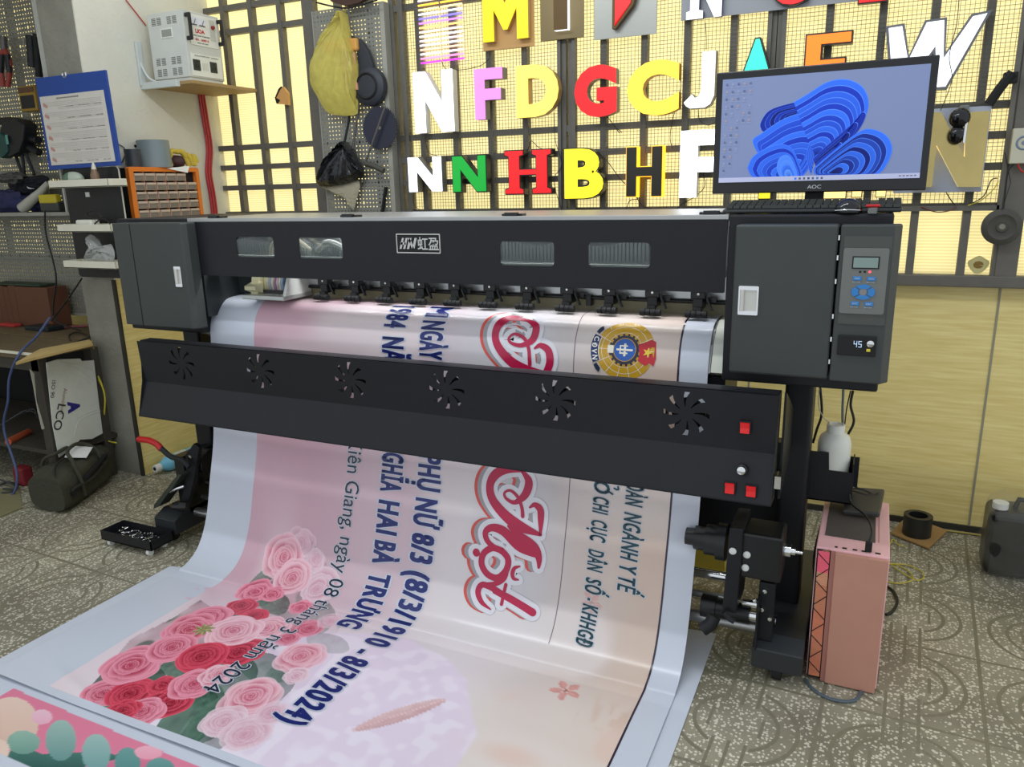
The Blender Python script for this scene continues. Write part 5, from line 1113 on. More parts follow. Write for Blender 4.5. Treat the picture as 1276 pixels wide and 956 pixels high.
for x in (-.37, .02): MB().bx(x, x+.02, 2.32, 2.34, TZ-.0, TZ+.014).build('prop_foot', MATTE, t)
c = on(1057, 262, 1, 2.215)
t = thing('computer_mouse', (c[0], 2.215, TZ), 'glossy black computer mouse in front of the keyboard', 'mouse')
mb = MB(); mb.ball((c[0], 2.222, TZ+.004), (.034, .03, .034), n=20, m=12); mb.v = [(x, y, max(z, TZ+.001)) for x, y, z in mb.v]; mb.build('mouse_shell', GB, t, smooth=True)
MB().tube([(c[0]-.031, 2.205, TZ+.008), (c[0], 2.190, TZ+.010), (c[0]+.031, 2.205, TZ+.008)], .0018, 6, sm=True).build('chrome_trim', CHROME, t, smooth=True)
c = on(1087, 262, 1, 2.19)
t = thing('lighter', (c[0], 2.2, TZ), 'red capped clear plastic lighter beside the mouse', 'lighter')
MB().bx(c[0]-.010, c[0]+.012, 2.188, 2.205, TZ, TZ+.016).build('clear_body', K('clear_plastic', (220, 220, 215), .1, trans=.7, alpha=.6), t, bevel=.003)
MB().bx(c[0]-.016, c[0]+.018, 2.186, 2.207, TZ+.016, TZ+.023).build('red_cap', RED, t, bevel=.003)

# ------------------------------------------------------------------ computer case at the right leg
PK = K('pink_metal', (240, 186, 188), .42, var=.04); PF = K('dusty_pink_front', (196, 142, 122), .5, var=.06)
px0, px1, py0, py1, pz = -.083, .108, 2.19, 2.60, .43
t = thing('computer_case', (.012, 2.395, 0), 'pink computer tower with a lit mesh strip, standing by the printer right foot', 'computer')
MB().bx(px0, px1, py0, py1, .012, pz).build('shell', PK, t, bevel=.003)
MB().bx(px0+.052, px1-.004, py0-.012, py0, .004, pz-.006).build('front_panel', PF, t, bevel=.002)
MB().bx(px0+.040, px0+.052, py0-.008, py0, .006, pz-.006).build('front_bevel', K('deep_pink', (170, 112, 100), .5), t)
MB().bx(px0+.003, px0+.040, py0-.004, py0, .010, pz-.006).build('mesh_strip_frame', MATTE, t)
mb = MB(); cols = [(236, 60, 130), (236, 190, 150), (220, 150, 110), (232, 140, 100), (224, 150, 110), (226, 138, 100)]
seg = [pz-.010, pz-.075, pz-.115, pz-.20, pz-.28, pz-.35, .016]
for k in range(6): MB().bx(px0+.007, px0+.037, py0-.006, py0-.003, seg[k+1], seg[k]).build('mesh_segment', K('seg_%d' % k, cols[k], .4, emis=.25 if k == 0 else 0), t)
z = .018
while z < pz-.012: 
    mb.prism([(px0+.007, z), (px0+.037, z+.012), (px0+.037, z+.0134), (px0+.007, z+.0014)], 1, py0-.0075, py0-.006); z += .0042
mb.build('strip_louvres', K('louvre_brown', (214, 140, 112), .5), t)
mb = MB()
for k in range(9):
    z = .03+k*.044; mb.prism([(px0+.007, z), (px0+.037, z+.03), (px0+.037, z+.033), (px0+.007, z+.003)] if k % 2 else [(px0+.007, z+.03), (px0+.037, z), (px0+.037, z+.003), (px0+.007, z+.033)], 1, py0-.0085, py0-.0075)
mb.build('strip_tracery', MATTE, t)
MB().bx(px0+.018, px1-.038, py0+.085, py1-.05, pz, pz+.002).build('top_filter', K('filter_grey', (86, 78, 74), .7), t)
MB().bx(px1-.030, px1-.028, py0+.09, py1-.08, pz, pz+.001).build('top_groove', K('deep_pink'), t)
for x, w in ((-.035, .008), (-.015, .012), (.012, .012), (.035, .014), (.07, .014)): MB().bx(x, x+w, py0+.012, py0+.02, pz-.001, pz+.0012).build('port', MATTE, t)
c = (.052, py0+.016)
t2 = thing('usb_cable', (c[0], c[1], pz), 'black cable plugged into the top of the pink computer', 'cable')
MB().bx(c[0]-.009, c[0]+.009, c[1]-.006, c[1]+.006, pz+.0015, pz+.032).build('plug', MATTE, t2, bevel=.003)
MB().tube([(c[0], c[1], pz+.03), (c[0]+.004, c[1]+.02, pz+.06), (.04, 2.32, pz+.06), (.0, 2.42, pz+.05), (-.01, 2.44, pz+.075)], .0028, 8, sm=True).build('lead', CAB, t2, smooth=True)
t = thing('hard_drive', (.045, 2.50, pz), 'flat black external drive tilted on top of the pink computer', 'drive')
rot = Matrix.Rotation(-.12, 3, 'Y')@Matrix.Rotation(.16, 3, 'X')@Matrix.Rotation(-.1, 3, 'Z')
MB().bx(-.02, .085, 2.43, 2.58, pz+.022, pz+.040, rot=rot).build('drive_case', K('drive_grey', (66, 64, 60), .45), t, bevel=.005)
MB().tube([(.03, 2.57, pz+.05), (-.01, 2.52, pz+.060), (.04, 2.50, pz+.058), (.075, 2.55, pz+.05)], .002, 7, sm=True).build('short_lead', CAB, t, smooth=True)
# holder and white bottle behind the right leg
t = thing('bottle_holder', (-.07, 2.46, .47), 'black sheet metal pocket fixed to the right leg of the printer', 'holder')
MB().prism(pxpoly([(1003, 561), (1033, 564), (1033, 586), (1065, 590), (1060, 629), (1001, 621)], 2.45), 1, 2.448, 2.452).build('front_plate', BLACK, t)
MB().bx(-.14, -.004, 2.448, 2.55, .468, .472).bx(-.008, -.004, 2.45, 2.55, .47, .60).build('pocket', BLACK, t)
MB().bx(-.02, .01, 2.52, 2.524, .50, .60).build('side_tab', BLACK, t)
WB = K('milky_plastic', (232, 232, 222), .35)
t = thing('waste_ink_bottle', (-.066, 2.50, .473), 'milky white plastic bottle standing in the black metal pocket', 'bottle')
MB().lathe([(0, 0), (.046, 0), (.049, .006), (.049, .150), (.049, .176), (.044, .194), (.032, .206), (.024, .210)], (-.066, 2.50, .473), n=28).build('bottle_body', WB, t, smooth=True)
MB().lathe([(.024, .207), (.027, .210), (.027, .234), (.021, .236), (.020, .232), (0, .232)], (-.066, 2.50, .473), n=24).build('bottle_neck', WB, t, smooth=True)
tag(MB().tube([on(x, y, 1, 2.5) for x, y in ((1034, 527), (1026, 520), (1020, 505), (1021, 484))], .0016, 6, sm=True).build('thin_hose', K('clear_hose', (180, 180, 170), .3), smooth=True), 'thin pale hose leading from the printer into the white bottle', 'hose')
for pts, r, m_, lab in (([(1022, 483), (1024, 515), (1018, 535), (1013, 552)], .004, CAB, 'black cable hanging close to the right leg, left of the white bottle'), ([(1051, 485), (1050, 510), (1050, 530)], .004, K('grey_cable', (112, 122, 124), .4), 'grey cable hanging straight down behind the white bottle'), ([(1063, 487), (1060, 505), (1064, 525), (1057, 541)], .004, CAB, 'thick black cable hanging right of the white bottle'), ([(1060, 487), (1055, 510), (1052, 535)], .002, CAB, 'thin black cable between the grey and the thick black cable')):
    tag(MB().tube([on(x, y, 1, 2.58) for x, y in pts], r, 8, sm=True).build('hanging_cable', m_, smooth=True), lab, 'cable', 'cables hanging behind the white bottle')
tag(MB().prism(pxpoly([(1063, 583), (1071, 587), (1062, 601), (1055, 600)], 2.53), 1, 2.528, 2.532).build('paper_scrap', PAPER), 'white scrap sticking out behind the black metal pocket', 'scrap')
tag(MB().tube([on(x, y, 1, 2.54) for x, y in ((1062, 598), (1066, 607), (1080, 612), (1096, 622))], .003, 7, sm=True).build('drive_cable', CAB, smooth=True), 'black cable arching down behind the flat drive', 'cable')
# cables by the right foot
for pts, lab, m_, r in (([(-.085, 2.62, .30), (-.10, 2.56, .22), (-.088, 2.48, .12), (-.087, 2.40, .01)], 'black cable hanging between the right leg and the pink computer', CAB, .004), ([(-.09, 2.56, .33), (-.10, 2.5, .25), (-.089, 2.44, .15), (-.09, 2.35, .05)], 'second black cable squeezed beside the pink computer', CAB, .003)):
    tag(MB().tube(pts, r, 8, sm=True).build('drooping_cable', m_, smooth=True), lab, 'cable')
cable([(1003, 846), (1012, 858), (1030, 869), (1050, 874), (1066, 872), (1073, 862)], None, .005, 'blue grey cable looping on the floor in front of the pink computer', K('blue_grey_cable', (84, 98, 108), .35), 'floor_cable')
cable([(1106, 731), (1114, 738), (1118, 750), (1112, 762), (1104, 766)], None, .005, 'black cable curling on the floor right of the pink computer', CAB, 'floor_cable')
YC = K('yellow_cable')
cable([(1105, 725), (1122, 727), (1138, 722), (1132, 712), (1118, 704), (1108, 702)], None, .0022, 'yellow wire loop on the floor right of the pink computer, nearer one', YC, 'yellow_wire')
cable([(1108, 703), (1130, 704), (1148, 712), (1151, 720), (1142, 723), (1128, 716), (1112, 705)], None, .0022, 'yellow wire loop on the floor right of the pink computer, farther one', YC, 'yellow_wire')
cable([(1108, 680), (1113, 672), (1118, 678), (1128, 681)], None, .0022, 'short yellow wire end behind the pink computer near the cardboard', YC, 'yellow_wire')
cable([(1160, 660), (1185, 662), (1222, 667)], None, .004, 'straight yellow strip lying along the foot of the wall', K('ochre_strip', (176, 160, 80), .6), 'yellow_strip', cat='strip')
# cardboard and tape roll
P4 = [on(*p, 2, .0) for p in ((1110, 667), (1130, 645), (1180, 664), (1157, 686))]
t = tag(MB().add([(p[0], p[1], z) for z in (.004, .012) for p in P4], [(0, 1, 2, 3), (4, 5, 6, 7), (0, 1, 5, 4), (1, 2, 6, 5), (2, 3, 7, 6), (3, 0, 4, 7)]).build('cardboard_sheet', K('cardboard', (170, 134, 80), .85, var=.12), bevel=.001), 'piece of brown cardboard on the floor under the black tape roll', 'cardboard')
c = on(1142, 668, 2, .012)
t = thing('tape_roll', (c[0], c[1]+.02, .012), 'black tape roll standing on the piece of cardboard', 'tape roll')
MB().lathe([(.036, 0), (.054, 0), (.054, .085), (.036, .085), (.036, 0)], (c[0], c[1]+.02, .0125), n=32).build('tape', K('black_tape', (36, 36, 34), .35), t, smooth=True)
# wrapped can at the right edge
c = (.545, 3.16)
t = thing('wrapped_can', (c[0], c[1], 0), 'black jerry can wrapped in clear film at the right edge of the photo', 'can')
mb = MB().bx(c[0]-.085, c[0]+.12, c[1]-.075, c[1]+.085, .004, .26); o = mb.build('can_body', K('can_black', (28, 28, 28), .3), t, bevel=.03, seg=4)
MB().tube([(c[0]-.05, c[1]-.03, .262), (c[0]-.05, c[1]-.03, .285)], .026, 18).build('white_cap', WHITE, t, smooth=True)
MB().tube([(c[0]+.0, c[1], .258), (c[0]+.01, c[1], .292), (c[0]+.07, c[1], .292), (c[0]+.08, c[1], .258)], .010, 10).build('carry_handle', K('can_black'), t, smooth=True)
rg = random.Random(3); V_ = []; F_ = []; nu, nv = 48, 26
for j in range(nv+1):
    q = j/nv; z = .0+.315*q
    for i in range(nu):
        a = 2*PI*i/nu; k = .6; cxp = abs(math.cos(a))**k*(1 if math.cos(a) > 0 else -1); syp = abs(math.sin(a))**k*(1 if math.sin(a) > 0 else -1)
        sh_ = 1.0 if q < .78 else 1-((q-.78)/.22)**1.5*.55; nn = noise.noise(Vector((math.cos(a)*2.5, math.sin(a)*2.5, z*14)))*.016
        V_.append((c[0]+.017+(cxp*.112+cxp*nn)*sh_, c[1]+.005+(syp*.09+syp*nn)*sh_, z+.002+nn*.3))
for j in range(nv):
    for i in range(nu): F_.append((j*nu+i, j*nu+(i+1) % nu, (j+1)*nu+(i+1) % nu, (j+1)*nu+i))
MB().add(V_, F_).build('cling_film', K('cling_film', (200, 200, 186), .06, trans=.0, alpha=.10, var=.3, bump=1.5, bscale=40), t, smooth=True)
# yellow box behind the take-up shafts
t = tag(MB().prism(pxpoly([(820, 652), (868, 674), (903, 684), (905, 716), (865, 707), (815, 700)], 2.62), 1, 2.60, 2.63).build('yellow_box', K('bright_yellow_card', (250, 222, 90), .5)), 'yellow box standing behind the bright take-up shafts', 'box')

# ------------------------------------------------------------------ left of the printer: organiser, boards, bench
OY = 2.80
ox0, ox1, oz1, oz0 = -3.40, -2.965, 1.588, 1.335
t = thing('organiser_shelf', (-3.37, 2.92, oz0-.02), 'dark board carrying the orange drawer organiser behind the printer', 'shelf')
MB().bx(-3.448, -3.28, 2.70, 3.16, oz0-.02, oz0-.003).build('board', MATTE, t, bevel=.002)
MB().bx(-3.448, -3.435, 2.92, 2.94, oz0-.20, oz0-.02).tube([(-3.44, 2.93, oz0-.19), (-3.30, 2.93, oz0-.02)], .006, 8).build('bracket', MATTE, t)
t = thing('drawer_organiser', (-3.37, 2.92, oz0-.003), 'orange framed organiser of small clear drawers standing behind the left end of the printer', 'organiser')
fw = .026; ORG_ = K('orange_frame', (232, 128, 44), .4)
vs, fs = plate([rrect(ox0, ox1, oz0, oz1, .012), rrect(ox0+fw, ox1-fw*.8, oz0+.006, oz1-.022, .003)[::-1]], .012)
MB().add([(v[0], OY+.012-v[2], v[1]) for v in vs], fs).build('orange_frame', ORG_, t)
MB().bx(ox0, ox1, OY+.024, OY+.143, oz0, oz1-.004).build('dark_case', MATTE, t, bevel=.004)
cw = (ox1-ox0-fw*1.8)/6; rh = (oz1-.024-oz0-.006)/5
for c in range(1, 6): MB().bx(ox0+fw+c*cw-.0035, ox0+fw+c*cw-.0005, OY+.006, OY+.024, oz0, oz1-.01).build('divider', K('divider_orange', (196, 120, 80), .4), t)
DM = K('drawer_clear_brown', (176, 156, 138), .25, var=.2); DL = K('drawer_lip', (206, 186, 168), .35); DC = K('drawer_content', (128, 120, 110), .5, var=.3)
for r in range(5):
    for c in range(6):
        if r == 4 and c == 5: continue
        x = ox0+fw+c*cw+.002; z = oz0+.006+r*rh+.002
        d = MB().bx(x, x+cw-.005, OY+.004, OY+.022, z, z+rh-.008).build('drawer', DM, t, bevel=.002)
        MB().bx(x+.002, x+cw-.007, OY-.001, OY+.006, z+rh-.020, z+rh-.009).build('drawer_lip', DL, d, bevel=.002)
        MB().bx(x+.006, x+cw-.011, OY+.0025, OY+.0045, z+.004, z+rh*.5).build('drawer_window', DC, d)
def turn(o):
    og = ORG[t.name]
    for v in o.data.vertices:
        X, Y, Z = v.co.x+og[0], v.co.y+og[1], v.co.z+og[2]; v.co = (-3.30-(Y-OY)-og[0], 2.71+(X-ox0)-og[1], Z-og[2])
for o_ in list(bpy.data.objects):
    if o_.type == 'MESH' and (o_.parent == t or (o_.parent and o_.parent.parent == t)): turn(o_)
def P5(x, y, Y=OY+.06): p = on(x, y, 1, Y); return p
# things on top of the organiser
ty = 2.93; a = on(178, 207, 1, ty); b = on(209, 209, 1, ty); c = (-3.365, ty, oz1); r_ = .080; h_ = on(193, 175, 0, -3.36)[2]-oz1
tag(MB().lathe([(0, 0), (r_, 0), (r_*.95, h_), (r_*.9, h_), (r_*.9, .006), (0, .006)], (c[0], ty, oz1), n=32).build('grey_canister', K('canister_grey', (128, 140, 142), .4), smooth=True), 'grey round canister on top of the drawer organiser', 'canister')
a = b = (-3.36, 2.79, 0); ty = 2.795
tag(MB().lathe([(0, 0), (.036, 0), (.038, .085), (.033, .085), (.033, .01), (0, .01)], ((a[0]+b[0])/2-.0, ty-.0, oz1), n=24).build('dark_cup', K('cup_dark', (60, 64, 68), .4), smooth=True), 'small dark cup left of the grey canister', 'cup')
gy = 3.09
t = thing('work_gloves', (-3.36, gy, oz1), 'yellow and brown work gloves heaped on the drawer organiser', 'gloves')
GL_ = K('glove_yellow', (206, 180, 66), .8, var=.25, bump=.4)
c = on(219, 200, 0, -3.36); MB().ball((-3.36, c[1], oz1+.03), (.05, .045, .032), bumpy=.3, seed=3).build('palm', K('glove_brown', (78, 52, 54), .8), t, smooth=True)
for (x0_, y0_, x1_, y1_, r) in ((210, 192, 222, 190, .012), (212, 196, 216, 188, .012), (222, 189, 232, 196, .014), (232, 192, 240, 206, .014), (238, 194, 246, 203, .013), (228, 195, 236, 208, .013), (210, 200, 214, 207, .01), (240, 196, 243, 207, .012)):
    a = on(x0_, y0_, 0, -3.33); b = on(x1_, y1_, 0, -3.32); MB().tube([a, (a+b)/2+np.array([0, 0, .012]), b], [r*.8, r, r*1.1, r, r*.9], 10, sm=True, k=2).build('finger', GL_, t, smooth=True)
pp = [on(208, 210, 0, -3.294), on(236, 207, 0, -3.294), on(234, 215.5, 0, -3.29)]
tag(MB().add([(p[0], p[1], p[2]) for p in pp]+[(p[0]-.003, p[1], p[2]+.001) for p in pp], [(0, 1, 2), (3, 5, 4), (0, 1, 4, 3), (1, 2, 5, 4), (2, 0, 3, 5)]).build('paper_slip', K('bright_paper', (245, 245, 240), .6)), 'white paper slip folded over the front edge of the drawer organiser', 'paper')
for k, (x, y) in enumerate(((170.5, 177), (168.5, 182), (157.5, 204.5))):
    p = on(x, y, 0, -3.45); tag(MB().lathe([(0, 0), (.007, 0), (.006, .004), (0, .005)], p, (1, 0, 0), 12).build('wall_plug', MATTE), 'dark screw in the white pier, %s of three' % ('topmost', 'middle', 'lowest')[k], 'screw')
tag(MB().tube([on(x, y, 0, -3.44) for x, y in ((148, 180), (155, 185), (155, 195), (151, 204))], .0025, 7, sm=True).build('thin_cable', CAB, smooth=True), 'thin dark cord curving out from behind the blue clipboard', 'cord')
# blue clipboard
t = thing('clipboard', (-3.5, 2.60, 1.587), 'blue board with a printed calendar sheet hanging tilted on the concrete pier', 'clipboard')
BC_ = pxpoly([(43.6, 97.6), (131, 87), (150, 206), (61, 212)], 2.59)
MB().prism(BC_, 1, 2.59, 2.60).build('board', K('clip_blue', (24, 66, 146), .45, var=.05), t, bevel=.002)
PQ = pxpoly([(49.2, 121), (128.7, 111.8), (143.8, 200.8), (64.3, 206.3)], 2.588)
MB().prism(PQ, 1, 2.5875, 2.589).build('calendar_sheet', K('calendar_paper', (206, 200, 190), .7), t)
mb = MB(); mr = MB()
A_, B_, C_, D_ = [Vector(p) for p in PQ]
def pq(u, v): q = A_.lerp(B_, u).lerp(D_.lerp(C_, u), v); return q
for r in range(36):
    for c in range(34):
        if r % 6 == 0 or (r % 6 > 3 and c < 8): continue
        p = pq(.06+.9*c/34, .07+.89*r/36); mb.bx(p.x-.0016, p.x+.0016, 2.5868, 2.5875, p.y-.0012, p.y+.0012)
for r in range(6):
    for c in range(9):
        if c in (2, 6): continue
        p = pq(.42+.56*c/9, .17+.158*r); mb.bx(p.x-.010, p.x+.010, 2.5868, 2.5875, p.y-.0015, p.y+.0015)
for c in range(11): p = pq(.28+.032*c, .045); mb.bx(p.x-.005, p.x+.005, 2.5865, 2.5875, p.y-.003, p.y+.003)
mb.build('calendar_print', K('faded_print', (120, 116, 112), .7), t)
for r in range(6):
    for k in range(3): p = pq(.05+.02*k, .12+.158*r+.012*k); mr.ball((p.x, 2.587, p.y), (.006, .001, .009), n=8, m=6)
mr.build('red_figures', K('faded_red', (186, 140, 128), .7), t)
p = on(76, 92, 1, 2.59); MB().lathe([(.008, 0), (.012, -.003), (.016, 0), (.012, .004), (.008, 0)], (p[0]+.02, 2.59, p[2]-.004), (0, 1, 0), 18).build('hanging_ring', CHROME, t, smooth=True)
# black slotted board with three white trays
t = thing('slotted_board', (-3.44, 2.60, 1.065), 'black slotted board hung on the pier, carrying three white trays', 'pegboard')
vs, fs = plate([rrect(-3.634, -3.245, 1.062, 1.586, .018)], .006)
mb = MB().add([(v[0], 2.612-v[2], v[1]) for v in vs], fs)
for r in range(11):
    for c in range(9): x = -3.615+c*.042+(.021 if r % 2 else 0); mb.bx(x-.002, x+.002, 2.6055, 2.6065, 1.09+r*.045, 1.107+r*.045, 1)
mb.build('board', [K('board_black', (20, 21, 24), .45), K('slot_grey', (52, 54, 56), .8)], t)
MB().tube([(-3.243, 2.61, 1.07), (-3.243, 2.61, 1.572), (-3.255, 2.61, 1.588), (-3.30, 2.61, 1.59)], .0035, 8).build('pale_edge', K('pale_edge', (196, 196, 180), .4), t)
p = on(109, 242.5, 1, 2.604); MB().bx(p[0]-.014, p[0]+.014, 2.603, 2.6062, p[2]-.011, p[2]+.011).build('white_clip', WHITE, t)
TRAYS = []
for k, (zt, x0_, x1_, lab) in enumerate(((1.530, -3.60, -3.19, 'white tray with a tape roll and a brown bottle, topmost on the black board'), (1.325, -3.59, -3.215, 'white tray holding a white charger, middle one on the black board'), (1.153, -3.59, -3.22, 'white tray with a clear plastic bag, lowest on the black board'))):
    t = thing('white_tray', ((x0_+x1_)/2, 2.55, zt-.035), lab, 'tray', 'white trays on the black board')
    mb = MB().bx(x0_, x1_, 2.50, 2.60, zt-.035, zt-.029); mb.bx(x0_, x1_, 2.50, 2.504, zt-.035, zt).bx(x0_, x1_, 2.598, 2.602, zt-.035, zt).bx(x0_, x0_+.004, 2.50, 2.60, zt-.035, zt).bx(x1_-.004, x1_, 2.50, 2.60, zt-.035, zt)
    mb.build('tray_body', K('tray_white', (220, 216, 196), .4), t, bevel=.0015); TRAYS.append(zt-.029)
p = on(91, 219, 1, 2.55)
t = thing('tape_dispenser', (p[0], 2.55, TRAYS[0]), 'pale green and white roll of tape lying in the topmost white tray', 'tape roll')
MB().ball((p[0], 2.55, TRAYS[0]+.034), (.062, .035, .034), n=20).build('tape_body', K('tape_greenish', (170, 178, 160), .3), t, smooth=True)
MB().ball((p[0]-.01, 2.54, TRAYS[0]+.036), (.026, .034, .028), n=16).build('green_label', K('label_green', (76, 104, 80), .4), t, smooth=True)
p = on(117, 210, 1, 2.55)
t = thing('small_bottle', (p[0], 2.55, TRAYS[0]), 'small brown bottle with a pale tip standing in the topmost white tray', 'bottle')
MB().lathe([(0, 0), (.019, 0), (.020, .05), (.014, .066), (.012, .074)], (p[0], 2.55, TRAYS[0]), n=18).build('bottle_body', K('bottle_brown', (120, 94, 70), .3), t, smooth=True)
MB().lathe([(.012, .072), (.010, .085), (.004, .104), (0, .106)], (p[0], 2.55, TRAYS[0]), n=14).build('tip', K('tip_pale', (206, 200, 180), .4), t, smooth=True)
p = on(108, 277, 1, 2.54)
tag(MB().bx(p[0]-.055, p[0]+.055, 2.52, 2.57, TRAYS[1], TRAYS[1]+.05).build('charger', K('charger_white', (226, 224, 210), .35), bevel=.008), 'white charger block in the middle white tray', 'charger')
tag(MB().tube([on(x, y, 1, 2.54) for x, y in ((118, 279), (126, 270), (118, 263), (108, 266), (114, 271), (130, 273), (137, 279))], .0035, 8, sm=True).build('power_cable', CAB, smooth=True), 'black cord coiled above the white charger', 'cord')
tag(blob(outline([(106, 325), (112, 308), (108, 296), (114, 292), (122, 300), (128, 308), (138, 304), (143, 316), (140, 326), (122, 327)], 3), 2.55, .03, 'clear_bag', K('clear_film', (214, 216, 212), .08, alpha=.45, var=.3, bump=1.2, bscale=35), None, seed=6, crease=.3), 'crumpled clear plastic bag in the lowest white tray', 'bag')

# wall boards behind the bench
t = thing('pegboard', (-4.3, 2.96, .80), 'lower grey perforated board behind the workbench', 'pegboard')
mb = MB(); pegmesh(mb, -5.09, .80, 63, 25, .0222, 2.95, .0036, 4); mb.build('perforated_sheet', K('peg_grey'), t)
MB().bx(-5.09, -3.705, 2.948, 2.975, .785, .80).build('edge_fold', K('peg_grey_pale'), t)
t = thing('pegboard', (-4.3, 3.0, 1.40), 'upper grey perforated board on the left, hung with hand tools', 'pegboard')
mb = MB(); pegmesh(mb, -5.09, 1.405, 63, 55, .0222, 2.99, .0036, 4); mb.build('perforated_sheet', K('peg_grey'), t)
MB().bx(-3.71, -3.703, 2.985, 3.01, 1.405, 2.62).bx(-4.31, -4.305, 2.985, 2.99, 1.405, 2.62).build('edge_fold', K('peg_grey_pale'), t)
za = on(40, 265, 1, 2.72)[2]
t = thing('ledge', (-4.3, 2.85, za-.02), 'narrow pale ledge above the workbench, holding odds and ends', 'shelf')
MB().bx(-5.1, -3.705, 2.72, 2.985, za-.018, za).build('ledge_board', K('ledge_grey', (150, 150, 140), .6), t, bevel=.002)
# bench
WOOD = K('old_bench_wood', (104, 88, 62), .7, var=.35, scale=6, stretch=(1, 10, 6), bump=.3, bscale=20)
t = thing('workbench', (-4.3, 2.6, 0), 'old wooden plank workbench at the left edge with dark space beneath', 'workbench')
for k, (y0_, y1_) in enumerate(((2.285, 2.43), (2.435, 2.60), (2.605, 2.77), (2.775, 2.94))):
    MB().bx(-5.3, -3.60 if y0_ < 2.6 else -3.705, y0_, y1_, .70, .733-.003*(k % 2)).build('plank', WOOD, t, bevel=.002)
MB().bx(-5.3, -3.60, 2.28, 2.285, .722, .735).build('bright_edging', K('edging_white', (226, 222, 200), .5), t)
LEGW = K('dark_leg_wood', (66, 60, 50), .8, var=.3, bump=.3)
for x, y in ((-3.635, 2.30), (-3.635, 2.86 if 0 else 2.58), (-5.2, 2.30), (-5.2, 2.86)): MB().bx(x-.03, x+.03, y, y+.045, 0, .70).build('leg', LEGW, t, bevel=.003)
MB().bx(-5.25, -3.61, 2.32, 2.90, .20, .222).build('lower_shelf', LEGW, t)
MB().bx(-5.25, -3.61, 2.30, 2.33, .64, .70).build('apron', LEGW, t)
MB().bx(-5.3, -3.71, 2.93, 2.945, 0, .70).build('void_backing', K('void_black', (14, 15, 18), .8), t)  # near-black sheet, its colour standing for the shaded void beneath the bench
# loose plank on the bench corner
q = [on(20, 455, 2, .737), on(50, 438, 2, .737), on(112, 426, 2, .739), on(116, 431, 2, .739), on(46, 448, 2, .735)]
tag(MB().add([tuple(p) for p in q]+[(p[0], p[1], p[2]+.012) for p in q], [(0, 1, 2, 3, 4), (9, 8, 7, 6, 5)]+[(i, (i+1) % 5, 5+(i+1) % 5, 5+i) for i in range(5)]).build('loose_plank', K('pale_plank', (186, 160, 104), .7, var=.15)), 'pale splintered strip of wood lying over the corner of the workbench', 'plank')
# panel sheet with lettering closing the end of the bench
t = thing('panel_sheet', (-3.59, 2.45, .10), 'white film covered panel printed ALCO leaning on the end of the workbench', 'panel')
SHT = K('panel_film', (206, 208, 198), .35, var=.1, bump=.5, bscale=10)
XS = -3.585
def xz(x, y): p = on(x, y, 0, XS); return p[1], p[2]
pl = [xz(*p) for p in ((58, 452), (72, 448), (100, 447), (102, 450), (117, 449), (123, 500), (128, 540), (115, 547), (100, 548), (88, 560), (74, 570), (66, 530))]
MB().prism(pl, 0, XS-.006, XS).build('sheet', SHT, t)
def panel_text(body, c, L, Hh, ang, m_, name, off=.0):
    v, f = text(body, .0004, off); v = fit(v, -L/2, L/2, -Hh/2, Hh/2); cy, cz = xz(*c); ca, sa = math.cos(ang), math.sin(ang)
    MB().add([(XS+.001+a[2], cy+a[0]*ca-a[1]*sa, cz+a[0]*sa+a[1]*ca) for a in v], f).build(name, m_, t)
ang = math.radians(-112)
NV = K('panel_navy', (40, 36, 120), .5); GYL = K('panel_black', (50, 50, 56), .5)
panel_text('LCO', (74, 520), .13, .042, ang, GYL, 'lettering', .01)
panel_text('A', (92, 507), .062, .066, ang+.3, NV, 'lettering', .08)
panel_text('Aluminium', (79, 500), .13, .018, ang+.05, K('panel_brown', (150, 120, 96), .5), 'lettering')
panel_text('ISO 90', (66, 485), .085, .018, ang+.1, GYL, 'lettering')
for pts in ([(75, 450), (100, 462), (119, 478)], [(78, 452), (98, 455), (117, 462)], [(88, 465), (110, 475), (121, 492)], [(98, 520), (108, 515), (123, 510)], [(92, 545), (98, 525), (112, 517), (125, 512)]):
    MB().tube([(XS+.001, *xz(*p)) for p in pts], .0015, 5, sm=True).build('film_wrinkle', SHT, t, smooth=True)
t = tag(MB().prism([xz(*p) for p in ((42, 461), (47, 466), (50, 500), (60, 535), (57, 536), (52, 515), (46, 480))], 0, XS-.03, XS-.026).build('torn_film', K('torn_film', (176, 172, 158), .6)), 'torn strip of grey film hanging beside the printed panel', 'film strip')
# yellow wires by the pier
for k, pts in enumerate(([(114, 425), (117, 450), (122, 470), (130, 490), (130, 515), (126, 530), (121, 548)], [(116, 430), (119, 460), (127, 480), (131, 500), (128, 530), (133, 548), (145, 552)])):
    tag(MB().tube([on(x, y, 1, 2.60) for x, y in pts], .004, 7, sm=True).build('yellow_wire', YC, smooth=True), 'yellow wire hanging by the pier, %s' % ('ending above the duffel bag' if k == 0 else 'its end curling right to the pier'), 'wire', 'yellow wires hanging by the pier')
tag(MB().tube([on(62, 396, 1, 2.5), on(45, 420, 1, 2.4), on(25, 440, 1, 2.27), on(12, 470, 1, 2.25), on(10, 500, 1, 2.25), on(5, 535, 1, 2.25), (-3.82, 2.23, .12), (-3.84, 2.2, .008), (-3.95, 2.18, .007)], .006, 8, sm=True).build('blue_cable', K('cable_steel_blue', (70, 84, 124), .45), smooth=True), 'blue cable running over the bench top and down its front', 'cable')
tag(MB().tube([on(x, y, 1, 2.70) for x, y in ((56, 262), (57, 290), (66, 325), (70, 350), (66, 385), (70, 400), (88, 408), (100, 412))], .0045, 8, sm=True).build('black_cable', CAB, smooth=True), 'black cable hanging from the ledge down to the bench top', 'cable')
